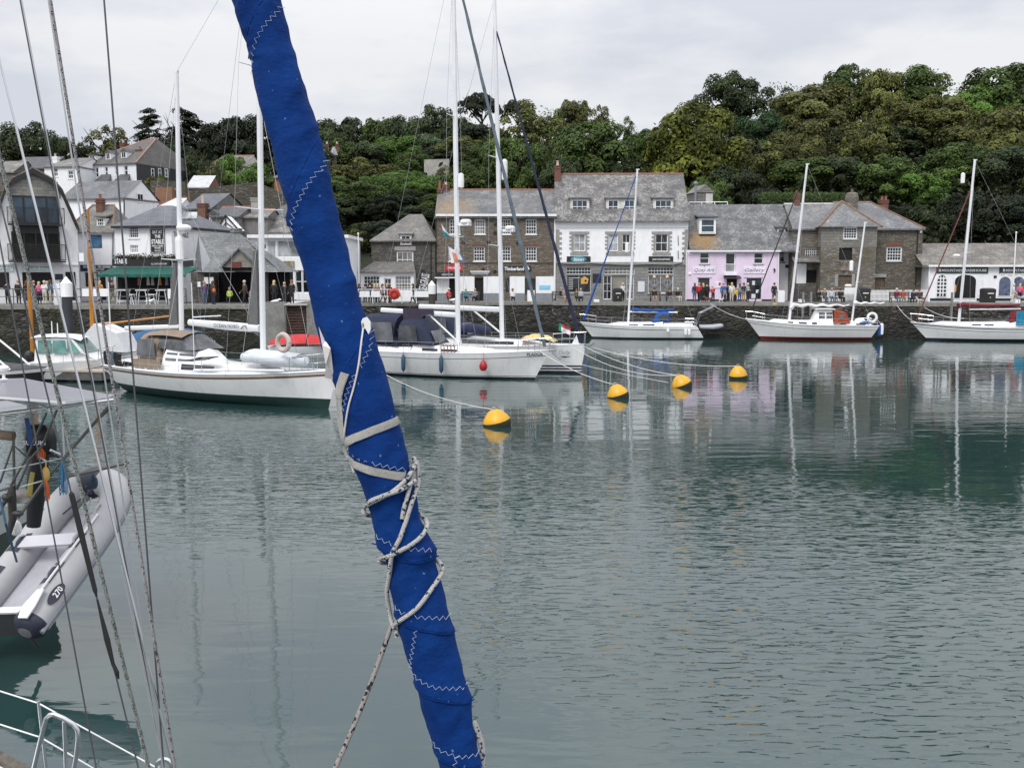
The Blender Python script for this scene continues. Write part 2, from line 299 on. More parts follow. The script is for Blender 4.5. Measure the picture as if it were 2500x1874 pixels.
# a vertical plane seen in the photograph: local x along it, y inward, z up
class Face:
 def __init__(s, parent, o, ang=0.0):
  s.par = parent; s.o = Vector((o[0], o[1], 0)); s.d = Vector((math.cos(ang), math.sin(ang), 0)); s.n = Vector((-math.sin(ang), math.cos(ang), 0))
  s.xf = Matrix(((s.d.x, s.n.x, 0, s.o.x), (s.d.y, s.n.y, 0, s.o.y), (0, 0, 1, 0), (0, 0, 0, 1))); s.holes = []
 def mb(s): return MB(s.xf)
 def pt(s, u, v, dep=0.0):
  r = ray(u, v); k = ((s.o + s.n * dep) - CAM).dot(s.n) / r.dot(s.n); p = CAM + r * k
  return (p - s.o).dot(s.d), p.z
 def rect(s, Z, x0, y0, x1, y1, dep=0.0):
  a = Z(x0, y0); b = Z(x1, y1); um, vm = (a[0] + b[0]) / 2, (a[1] + b[1]) / 2
  return s.pt(a[0], vm, dep)[0], s.pt(b[0], vm, dep)[0], s.pt(um, b[1], dep)[1], s.pt(um, a[1], dep)[1]   # s0 s1 z0 z1
 def wall(s, s0, s1, z0, z1, mat, depth=7, name='wall', top=None, rev=.14, mats=None, skip_back=False):
  m = s.mb(); H = [h for h in s.holes if h[0] < s1 and h[1] > s0 and h[2] < z1 and h[3] > z0]
  H = [(max(h[0], s0), min(h[1], s1), max(h[2], z0), min(h[3], z1)) for h in H]
  xs = sorted({s0, s1, *[h[0] for h in H], *[h[1] for h in H]}); zs = sorted({z0, z1, *[h[2] for h in H], *[h[3] for h in H]})
  for i in range(len(xs) - 1):
   for j in range(len(zs) - 1):
    cx, cz = (xs[i] + xs[i + 1]) / 2, (zs[j] + zs[j + 1]) / 2
    if any(h[0] < cx < h[1] and h[2] < cz < h[3] for h in H): continue
    m.poly([(xs[i], 0, zs[j]), (xs[i + 1], 0, zs[j]), (xs[i + 1], 0, zs[j + 1]), (xs[i], 0, zs[j + 1])])
  for a, b, c, d in H:
   for q in ([(a, 0, c), (a, rev, c), (a, rev, d), (a, 0, d)], [(b, 0, c), (b, rev, c), (b, rev, d), (b, 0, d)], [(a, 0, d), (b, 0, d), (b, rev, d), (a, rev, d)], [(a, 0, c), (b, 0, c), (b, rev, c), (a, rev, c)]): m.poly(q)
  m.poly([(s0, 0, z0), (s0, depth, z0), (s0, depth, z1), (s0, 0, z1)]); m.poly([(s1, 0, z0), (s1, depth, z0), (s1, depth, z1), (s1, 0, z1)])
  m.poly([(s0, depth, z0), (s1, depth, z0), (s1, depth, z1), (s0, depth, z1)])
  if top: m.poly(top)
  return m.build(name, mats or mat, s.par)
 def window(s, Z, x0, y0, x1, y1, nx=2, ny=2, fm=None, pane=None, fw=.07, bar=.035, rec=.1, sill=None, hole=True, name='window', mid=True, dep=0.0):
  a, b, c, d = s.rect(Z, x0, y0, x1, y1, dep); fm = fm or WHITE
  if hole: s.holes.append((a, b, c, d))
  y = rec + dep
  m = s.mb(); t = .06
  m.box(a, a + fw, y, y + t, c, d); m.box(b - fw, b, y, y + t, c, d); m.box(a + fw, b - fw, y, y + t, c, c + fw); m.box(a + fw, b - fw, y, y + t, d - fw, d)
  for i in range(1, nx):
   x = a + fw + (b - a - 2 * fw) * i / nx; m.box(x - bar / 2, x + bar / 2, y + .012, y + t, c + fw, d - fw)
  for j in range(1, ny):
   z = c + fw + (d - c - 2 * fw) * j / ny; bb = bar * (1.7 if mid and ny % 2 == 0 and j == ny // 2 else 1); m.box(a + fw, b - fw, y + .008, y + t - .003, z - bb / 2, z + bb / 2)
  o = m.build(name, fm, s.par)
  g = s.mb(); g.box(a + fw * .5, b - fw * .5, y + .035, y + .05, c + fw * .5, d - fw * .5); g.build('pane', pane or (GLASSC if random.random() < .22 else GLASS), o)
  if sill:
   q = s.mb(); q.box(a - .08, b + .08, dep - .07, dep + .1, c - .1, c - .004); q.build('sill', sill, o)
  return o
 def opening(s, Z, x0, y0, x1, y1, name='doorway', mat=None, deep=.5, hole=True):
  a, b, c, d = s.rect(Z, x0, y0, x1, y1)
  if hole: s.holes.append((a, b, c, d))
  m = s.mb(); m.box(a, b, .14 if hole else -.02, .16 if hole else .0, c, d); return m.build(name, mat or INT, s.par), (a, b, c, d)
 def panel(s, Z, x0, y0, x1, y1, name, mat, t0=-.06, t1=-.003, parent=None, dep=0.0):
  a, b, c, d = s.rect(Z, x0, y0, x1, y1, dep); m = s.mb(); m.box(a, b, dep + t0, dep + t1, c, d); return m.build(name, mat, parent or s.par)
 def text(s, Z, x0, y0, x1, y1, txt, mat, parent, y=-.066, shear=0, bold=0, name='lettering', spacing=1.0):
  a, b, c, d = s.rect(Z, x0, y0, x1, y1); pts, fs = text_pts(txt, shear, bold, spacing)
  m = s.mb(); m.add([(a + (b - a) * p[0], y, c + (d - c) * p[1]) for p in pts], fs); return m.build(name, mat, parent)
 def gable_roof(s, s0, s1, ze, zr, depth, mat, ov=.3, hl=0, hr=0, name='roof', zb=None, ridge=None, ends=None, yr=None):
  yr = depth / 2 if yr is None else yr; zb = ze if zb is None else zb; m = s.mb(); th = .14
  A = (s0 - .12, -ov, ze - ov * .3); B = (s1 + .12, -ov, ze - ov * .3); C = (s1 + .12 - hr, yr, zr); D = (s0 - .12 + hl, yr, zr); E = (s0 - .12, depth + ov, zb); G = (s1 + .12, depth + ov, zb)
  lo = lambda p: (p[0], p[1], p[2] - th)
  m.poly([A, B, C, D]); m.poly([G, E, D, C])
  if hl or not ends: m.poly([E, A, D])
  if hr or not ends: m.poly([B, G, C])
  m.poly([lo(A), lo(B), B, A]); m.poly([lo(B), lo(G), G, B]); m.poly([lo(E), lo(A), A, E]); m.poly([lo(A), lo(E), lo(G), lo(B)])
  o = m.build(name, mat, s.par)
  if ends:
   for q in ([] if hl else [s0]) + ([] if hr else [s1 - .2]): e = s.mb(); e.prism([(q, .02, ze - .05), (q, depth - .02, ze - .05), (q, yr, zr - .1)], (.2, 0, 0)); e.build('gable', ends, s.par)
  if ridge:
   r = s.mb(); k = max(2, int((C[0] - D[0]) / .45))
   for i in range(k):
    x0 = D[0] + (C[0] - D[0]) * i / k; x1 = D[0] + (C[0] - D[0]) * (i + 1) / k - .02
    r.prism([(x0, yr - .14, zr - .06), (x0, yr, zr + .07), (x0, yr + .14, zr - .06)], (x1 - x0, 0, 0))
   if hl: r.tube([A, D], .09, 5)
   if hr: r.tube([B, C], .09, 5)
   r.build('ridge_tiles', ridge, o)
  return o
 def chimney(s, Z, x0, y0, x1, y1, dep, mat, pots=1, potm=None, potz=.5, cap=True, wy=.7):
  a, b, c, d = s.rect(Z, x0, y0, x1, y1, dep); m = s.mb(); m.box(a, b, dep, dep + wy, c - .6, d)
  if cap: m.box(a - .06, b + .06, dep - .06, dep + wy + .06, d - .32, d - .2); m.box(a - .05, b + .05, dep - .05, dep + wy + .05, d - .1, d + .02)
  o = m.build('chimney', mat, s.par)
  for i in range(pots):
   p = s.mb(); x = a + (b - a) * (i + .5) / pots; p.lathe((x, dep + wy / 2, d), [(.15, 0), (.13, .1), (.11, potz - .08), (.14, potz - .06), (.14, potz), (.09, potz)], 8); p.build('chimney_pot', potm or TERRA, o)
  return o
# ================================================================== water
def make_water():
 m, t, b = newmat('harbour_water')
 g = nd(t, 'ShaderNodeNewGeometry').outputs['Position']
 def N(sx, sy, scale, det=3, rough=.55, dist=0):
  mp = nd(t, 'ShaderNodeMapping'); mp.inputs['Scale'].default_value = (sx, sy, 1); mp.inputs['Rotation'].default_value = (0, 0, .06); ln(t, g, mp.inputs[0])
  n = nd(t, 'ShaderNodeTexNoise', Scale=scale, Detail=det, Roughness=rough, Distortion=dist); ln(t, mp.outputs[0], n.inputs['Vector']); return n.outputs[0]
 def mul(a, k):
  q = nd(t, 'ShaderNodeMath', operation='MULTIPLY')
  for i, x in enumerate((a, k)):
   if isinstance(x, (int, float)): q.inputs[i].default_value = x
   else: ln(t, x, q.inputs[i])
  return q.outputs[0]
 def add(a, c):
  q = nd(t, 'ShaderNodeMath', operation='ADD')
  for i, x in enumerate((a, c)):
   if isinstance(x, (int, float)): q.inputs[i].default_value = x
   else: ln(t, x, q.inputs[i])
  return q.outputs[0]
 # breeze: a ruffled band crosses the middle of the basin, calmer water in the lee of the near boats and under the far quay
 s = nd(t, 'ShaderNodeSeparateXYZ'); ln(t, g, s.inputs[0])
 yn = mul(N(1, 1, .12, 3), 16); yy = add(add(s.outputs[1], mul(s.outputs[0], 1.1)), yn); yf = add(add(s.outputs[1], mul(s.outputs[0], .75)), yn)
 near = nd(t, 'ShaderNodeMapRange', interpolation_type='SMOOTHSTEP'); ln(t, yy, near.inputs[0]); near.inputs[1].default_value = 19; near.inputs[2].default_value = 27; near.inputs[3].default_value = .04; near.inputs[4].default_value = 1
 far = nd(t, 'ShaderNodeMapRange', interpolation_type='SMOOTHSTEP'); ln(t, yf, far.inputs[0]); far.inputs[1].default_value = 33; far.inputs[2].default_value = 43; far.inputs[3].default_value = 1; far.inputs[4].default_value = .07
 gust = nd(t, 'ShaderNodeMapRange'); ln(t, N(.5, 1.4, .09, 3), gust.inputs[0]); gust.inputs[1].default_value = .34; gust.inputs[2].default_value = .62; gust.inputs[3].default_value = .28; gust.inputs[4].default_value = 1.15
 ns = nd(t, 'ShaderNodeMapRange'); ln(t, s.outputs[1], ns.inputs[0]); ns.inputs[1].default_value = 12; ns.inputs[2].default_value = 36; ns.inputs[3].default_value = 1.35; ns.inputs[4].default_value = .9
 br = mul(mul(mul(near.outputs[0], far.outputs[0]), gust.outputs[0]), ns.outputs[0])
 rp = nd(t, 'ShaderNodeMapRange', interpolation_type='SMOOTHSTEP'); ln(t, N(.42, 1.2, 6.0, 1, .5, .3), rp.inputs[0]); rp.inputs[1].default_value = .47; rp.inputs[2].default_value = .74
 h = mul(mul(rp.outputs[0], br), .0105)
 h = add(h, mul(mul(add(N(.5, 1.2, 2.6, 2, .5), -.5), br), .020))
 h = add(h, mul(add(N(.35, 1.2, 1.1, 2, .5, .6), -.5), .012))
 h = add(h, mul(add(N(.5, 1, .33, 2, .5), -.5), .014))
 bn = nd(t, 'ShaderNodeBump', Strength=1.0, Distance=1.0); ln(t, h, bn.inputs['Height']); ln(t, bn.outputs[0], b.inputs['Normal'])
 c = ramp(t, N(1, 1, .08, 3), [(.3, (.012, .036, .036)), (.7, (.020, .050, .049))])
 ln(t, c, b.inputs['Base Color']); b.inputs['Roughness'].default_value = .03; b.inputs['IOR'].default_value = 1.9
 return m
WATER = make_water()
wm = MB(); wm.poly([(-140, -40, 0), (140, -40, 0), (140, 98, 0), (-140, 98, 0)])
tag(wm.build('water', WATER), kind='structure')
# ================================================================== quay: edge line seen in the photograph as (u, distance, top height)
EDGE = [(-420, 69.5, 3.4), (640, 71, 3.4), (700, 84, 3.15), (1350, 90, 3.1), (2500, 86, 3.1), (3100, 84, 3.1)]
EP = [Vector((P(u, 745, Y).x, Y, z)) for u, Y, z in EDGE]
QW = rubble('quay_rubble', (.035, .032, .027), (.115, .105, .09), (.012, .0115, .010), 1.7, 4.6, .09, edge=.07, stain=(.03, .03, .022), wet=(.9, 2.6, (.014, .015, .011)))
QWL = rubble('mossy_quay_rubble', (.028, .026, .021), (.085, .078, .067), (.010, .010, .008), 2.0, 7, .07, stain=(.035, .04, .02), edge=.05, wet=(.9, 2.3, (.016, .018, .012)))
PAVE = M('quay_asphalt', (.15, .15, .15), .85, .16, .8, bump=.005, bs=30)
COPE = M('granite_coping', (.22, .213, .195), .85, .22, 3, bump=.01, bs=20)
pm = MB(); pm.poly([(p.x, p.y, p.z) for p in EP[:2]] + [(EP[2].x, EP[2].y, EP[1].z)] + [(EP[2].x + 2, 112, 3.4), (EP[0].x, 112, 3.4)])
pm.poly([(EP[2].x, EP[2].y, 3.1), *[(p.x, p.y, 3.1) for p in EP[3:]], (EP[5].x, 112, 3.1), (EP[2].x, 112, 3.1)])
tag(pm.build('quay_pavement', PAVE), kind='structure')
def quay_wall(i0, i1, mat, label, name='quay_wall'):
 a, b = EP[i0], EP[i1]; d = (b - a); d.z = 0; L = d.length; d.normalize(); n = Vector((d.y, -d.x, 0))
 r = thing(name, label, 'quay wall', a)
 m = MB(); nx = max(4, int(L / .22)); nz_ = 15; rows = []
 for j in range(nz_ + 1):
  z = -1 + (a.z - .28 + 1) * j / nz_; row = []
  for i in range(nx + 1):
   p = a + d * (L * i / nx); k = mnoise.noise(Vector((p.x * 1.9, p.y * 1.9, z * 4.1))) * .10 + mnoise.noise(Vector((p.x * .4, 3, z * .5))) * .12
   row.append((p.x + n.x * (k + (3 - z) * .03), p.y + n.y * (k + (3 - z) * .03), z))
  rows.append(row)
 m.loft(rows); m.build('masonry', mat, r)
 k = int(L / 1.15); base = None
 for i in range(k):                                      # granite coping, stone by stone
  c = MB(); w = L / k - .015; j = random.uniform(-.015, .015); w2 = .62
  p = [a + d * (L * i / k) + n * (.06 + j), a + d * (L * i / k + w) + n * (.06 + j)]
  q = [p[0], p[1], p[1] - n * w2, p[0] - n * w2]; c.prism([(x.x, x.y, a.z - .28) for x in q], (0, 0, .30 + random.uniform(-.008, .008))); c.build('coping_stone', COPE, r)
 return r, a, d, n, L
ql = quay_wall(0, 1, QWL, 'low mossy stone quay wall below the cafes and shops at the foot of the town')
qs = quay_wall(1, 2, QWL, 'short return of stone quay wall beside the timber gate in the slip')
qm = quay_wall(2, 3, QW, 'dark rubble quay wall behind the two yachts with navy sprayhoods')
qr = quay_wall(3, 4, QW, 'long dark rubble quay wall below the white house, the pink gallery and the stone house')
qe = quay_wall(4, 5, QW, 'end stretch of rubble quay wall behind the yacht with the dark red boom cover')
cm = MB(); cm.box(EP[1].x - .12, EP[1].x + .55, EP[1].y - .1, EP[1].y + 1.2, -1, 3.42); tag(cm.build('corner_pier', COPE, None, (EP[1].x, EP[1].y, 0)), 'pale granite corner pier where the quay wall turns into the slip', 'pier')
# grass tufts on the old left wall
gm = MB(); a, d, n, L = ql[1:]
for i in range(2600):
 s_ = random.random() * L; hz = random.random() ** 1.6 * 1.0
 if mnoise.noise(Vector((s_ * .25, 0, 7))) < -.02: continue
 p = a + d * s_ + n * (.17 + hz * .05); p.z = a.z - .3 - hz; h = random.uniform(.1, .28); w_ = random.uniform(-.12, .12)
 gm.add([p, p + d * .05, p + d * (w_ + .02) + n * .08 + Vector((0, 0, h * .8))], [(0, 1, 2)])
tag(gm.build('wall_grass', M('wall_moss', (.055, .065, .022), .9, .5, 2)), 'mossy grass sprouting along the top of the old quay wall', 'grass', kind='stuff')
# ================================================================== hillside
def hill(x, y):
 k = .30 + .17 * max(0, min(1, (x + 35) / 70)); t = max(0, y - 97)
 t2 = 42 + (t - 42) * .42 if t > 42 else t
 if t > 75: t2 = 55.9 - (t - 75) * .12
 gap = math.exp(-((x - 16 - (y - 100) * .12) / 9) ** 2) * min(1, t / 50) * 5
 return 3.05 + k * t2 - gap + mnoise.noise(Vector((x * .05, y * .05, 0))) * min(3, t * .1)
hm = MB(); nx, ny = 60, 40
hm.loft([[(-130 + 260 * i / nx, 97 + 230 * j / ny, hill(-130 + 260 * i / nx, 97 + 230 * j / ny)) for i in range(nx + 1)] for j in range(ny + 1)])
tag(hm.build('hillside', M('hill_undergrowth', (.018, .022, .009), .95, .5, .4, bump=.2, bs=2)), kind='structure')
# ================================================================== trees
def leafmat():
 m, t, b = newmat('foliage')
 oi = nd(t, 'ShaderNodeObjectInfo'); p = pos(t, obj=True)
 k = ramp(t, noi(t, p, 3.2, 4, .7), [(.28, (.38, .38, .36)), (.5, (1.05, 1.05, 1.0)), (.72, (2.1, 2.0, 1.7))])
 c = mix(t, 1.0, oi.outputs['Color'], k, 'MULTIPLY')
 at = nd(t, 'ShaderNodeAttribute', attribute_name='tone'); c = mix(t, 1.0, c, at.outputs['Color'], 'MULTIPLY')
 ln(t, c, b.inputs['Base Color']); b.inputs['Roughness'].default_value = .55; b.inputs['Specular IOR Level'].default_value = .25
 tr = nd(t, 'ShaderNodeBsdfTranslucent'); ln(t, c, tr.inputs[0]); ms = nd(t, 'ShaderNodeMixShader'); ms.inputs[0].default_value = .2
 ln(t, b.outputs[0], ms.inputs[1]); ln(t, tr.outputs[0], ms.inputs[2]); ln(t, ms.outputs[0], t.nodes['Material Output'].inputs[0])
 return m
LEAF = leafmat(); BARK = M('tree_bark', (.055, .045, .035), .9, .4, 3, bump=.05, bs=5, obj=True); BARKP = M('pale_bare_branches', (.10, .095, .08), .9, .3, 3, obj=True)
def leaf_mesh(name, leaves):                                # leaves: (pos, normal, size, tone)
 vs, fs, tones = [], [], []
 for p, n, s, tn in leaves:
  n = n.normalized(); x = n.orthogonal().normalized(); x.rotate(Matrix.Rotation(random.random() * 6.28, 3, n)); y = n.cross(x)
  k = len(vs); a = random.uniform(.7, 1.3)
  vs += [p - x * s * a, p - y * s * .62 + n * s * .15, p + x * s * a - n * s * .2, p + y * s * .62 + n * s * .15]; fs.append((k, k + 1, k + 2, k + 3)); tones += [tn] * 4
 me = bpy.data.meshes.new(name); me.from_pydata(vs, [], fs); at = me.color_attributes.new('tone', 'FLOAT_COLOR', 'POINT')
 at.data.foreach_set('color', [c for t_ in tones for c in (t_, t_, t_ * .95, 1)]); me.materials.append(LEAF); me.update(); return me
def rnd_dir():
 z = random.uniform(-1, 1); a = random.random() * 6.283; r = math.sqrt(1 - z * z); return Vector((r * math.cos(a), r * math.sin(a), z))
def crown_variant(i, kind):
 random.seed(100 + i); L = []; clumps = []
 if kind in ('round', 'loose'):
  nc = 64 if kind == 'round' else 40
  for k in range(nc):
   d = rnd_dir(); r = random.uniform(.42, .98) if k > 6 else random.uniform(0, .4)
   clumps.append((Vector((d.x * r, d.y * r, d.z * r * .92 + .02)), random.uniform(.11, .36) * (1 if kind == 'round' else .8)))
  npc, ls = (210, .046) if kind == 'round' else (170, .042)
  for c, cr_ in clumps:
   tn0 = random.uniform(.62, 1.4)
   for q in range(int(npc * 1.25 * (cr_ / .27) ** 1.6) + 20):
    d = rnd_dir(); d.z = d.z if d.z > -.35 else -d.z
    rr = cr_ * random.uniform(.72, 1.06); p = c + Vector((d.x * rr, d.y * rr, d.z * rr))
    n = d + c * .5 + rnd_dir() * .5 + Vector((0, 0, .15)); L.append((p, n, ls * random.uniform(.65, 1.25), tn0 * random.uniform(.75, 1.25)))
  for q in range(500):                                 # stray sprays at the outline
   d = rnd_dir(); r = random.uniform(.86, 1.06); L.append((Vector((d.x * r, d.y * r, d.z * r * .95)), rnd_dir(), ls * .8, random.uniform(.8, 1.3)))
 elif kind == 'pads':                                     # cypress and pine: flat layered pads
  for k in range(60):
   z = random.uniform(-.9, .95); R = (1 - max(0, z) * .75) * random.uniform(.25, .95); a = random.random() * 6.28
   c = Vector((R * .75 * math.cos(a), R * .75 * math.sin(a), z)); pr = random.uniform(.2, .38); tn0 = random.uniform(.7, 1.15)
   for q in range(150):
    d = rnd_dir(); rr = math.sqrt(random.random()); p = c + Vector((d.x * pr * rr * 1.2, d.y * pr * rr * 1.2, abs(d.z) * pr * .38 * (1 - rr * .5) + d.x * .04))
    L.append((p, Vector((d.x * .5, d.y * .5, 1)) + rnd_dir() * .4, .045 * random.uniform(.6, 1.3), tn0 * random.uniform(.75, 1.2)))
 elif kind == 'umbrella':
  for k in range(34):
   a = random.random() * 6.28; R = math.sqrt(random.random()) * .85; c = Vector((R * math.cos(a), R * math.sin(a), .42 + .42 * (1 - R * R) + random.uniform(-.18, .1)))
   for q in range(190):
    d = rnd_dir(); pr = .27; L.append((c + Vector((d.x * pr, d.y * pr, abs(d.z) * pr * .5)), d + Vector((0, 0, .8)), .04 * random.uniform(.6, 1.2), random.uniform(.6, 1.2)))
 return leaf_mesh('crown_leaves', L)
def trunk_variant(i, nb=9, low=-1.9, bare=False, umb=False):
 random.seed(300 + i); m = MB(); lean = random.uniform(-.08, .08)
 m.tube([(0, 0, low), (lean * .4, 0, low * .55), (lean, .03, -.35), (lean * 1.4, -.02, .1), (lean * 1.2, 0, .6)], [.085, .066, .055, .04, .012], 7)
 for k in range(nb):
  a = random.random() * 6.28; z0 = random.uniform(-.75, .25) if not umb else random.uniform(.1, .4); R = random.uniform(.5, .92); z1 = z0 + random.uniform(.25, .75)
  s = Vector((lean, 0, z0)); e = Vector((R * math.cos(a), R * math.sin(a), min(.85, z1))); mdl = s.lerp(e, .5) + Vector((0, 0, -.06)) + rnd_dir() * .06
  m.tube([s, mdl, e], [.032, .02, .006], 5)
  for q in range(6 if bare else 3):
   f = random.uniform(.35, .95); b0 = s.lerp(mdl, f * 2) if f < .5 else mdl.lerp(e, f * 2 - 1); dd = (rnd_dir() + (e - s).normalized() * .8 + Vector((0, 0, .4))).normalized() * random.uniform(.15, .38)
   m.tube([b0, b0 + dd * .5 + rnd_dir() * .03, b0 + dd], [.011, .007, .003], 4)
   if bare:
    for w2 in range(3): e2 = b0 + dd * random.uniform(.4, 1); m.tube([e2, e2 + (rnd_dir() + dd.normalized()).normalized() * random.uniform(.08, .2)], [.006, .002], 3)
 me = bpy.data.meshes.new('trunk_wood'); me.from_pydata(m.v, [], m.f); me.materials.append(BARKP if bare else BARK)
 me.polygons.foreach_set('use_smooth', [True] * len(m.f)); me.update(); return me
CV_ = {'round': [crown_variant(i, 'round') for i in range(5)], 'loose': [crown_variant(10 + i, 'loose') for i in range(3)], 'pads': [crown_variant(20 + i, 'pads') for i in range(2)], 'umbrella': [crown_variant(30, 'umbrella')]}
TV = {'round': [trunk_variant(i) for i in range(3)], 'loose': [trunk_variant(10 + i, 12) for i in range(2)], 'pads': [trunk_variant(20, 12)], 'umbrella': [trunk_variant(30, 10, umb=True)], 'bare': [trunk_variant(40, 22, bare=True), trunk_variant(41, 22, bare=True)]}
DK = (.034, .050, .022); MG = (.064, .100, .028); GR = (.080, .150, .030); OL = (.105, .116, .036); BN = (.086, .092, .032); GG = (.095, .135, .080); GD = (.118, .136, .026); BK = (.020, .030, .017)
tree_n = [0]
def tree(u, vt, Y, wpx, kind, col, label, group=None, name='tree', vb=None, asp=None):
 k = Y / FPX; top = P(u, vt, Y); x = top.x; g = hill(x, Y) if Y > 97 else 3.1; H = max(3.0, top.z - g); R = wpx * k / 2 * 1.12
 rz = max(min(H * .5, R * (asp or 1.55)), 1.6); i = tree_n[0]; tree_n[0] += 1
 e = thing(name, label, 'tree', (x, Y, g), group)
 cz = H - rz
 if kind != 'bare':
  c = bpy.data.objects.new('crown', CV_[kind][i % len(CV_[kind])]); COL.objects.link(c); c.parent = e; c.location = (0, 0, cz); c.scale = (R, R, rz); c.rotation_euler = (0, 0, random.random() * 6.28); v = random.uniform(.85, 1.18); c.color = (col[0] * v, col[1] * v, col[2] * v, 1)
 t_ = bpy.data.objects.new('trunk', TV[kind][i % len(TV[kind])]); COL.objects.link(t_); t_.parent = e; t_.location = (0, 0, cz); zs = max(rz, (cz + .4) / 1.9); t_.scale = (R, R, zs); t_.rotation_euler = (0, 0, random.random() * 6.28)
 return e
random.seed(11)
RG = 'trees along the skyline ridge'; WD = 'trees on the wooded slope'
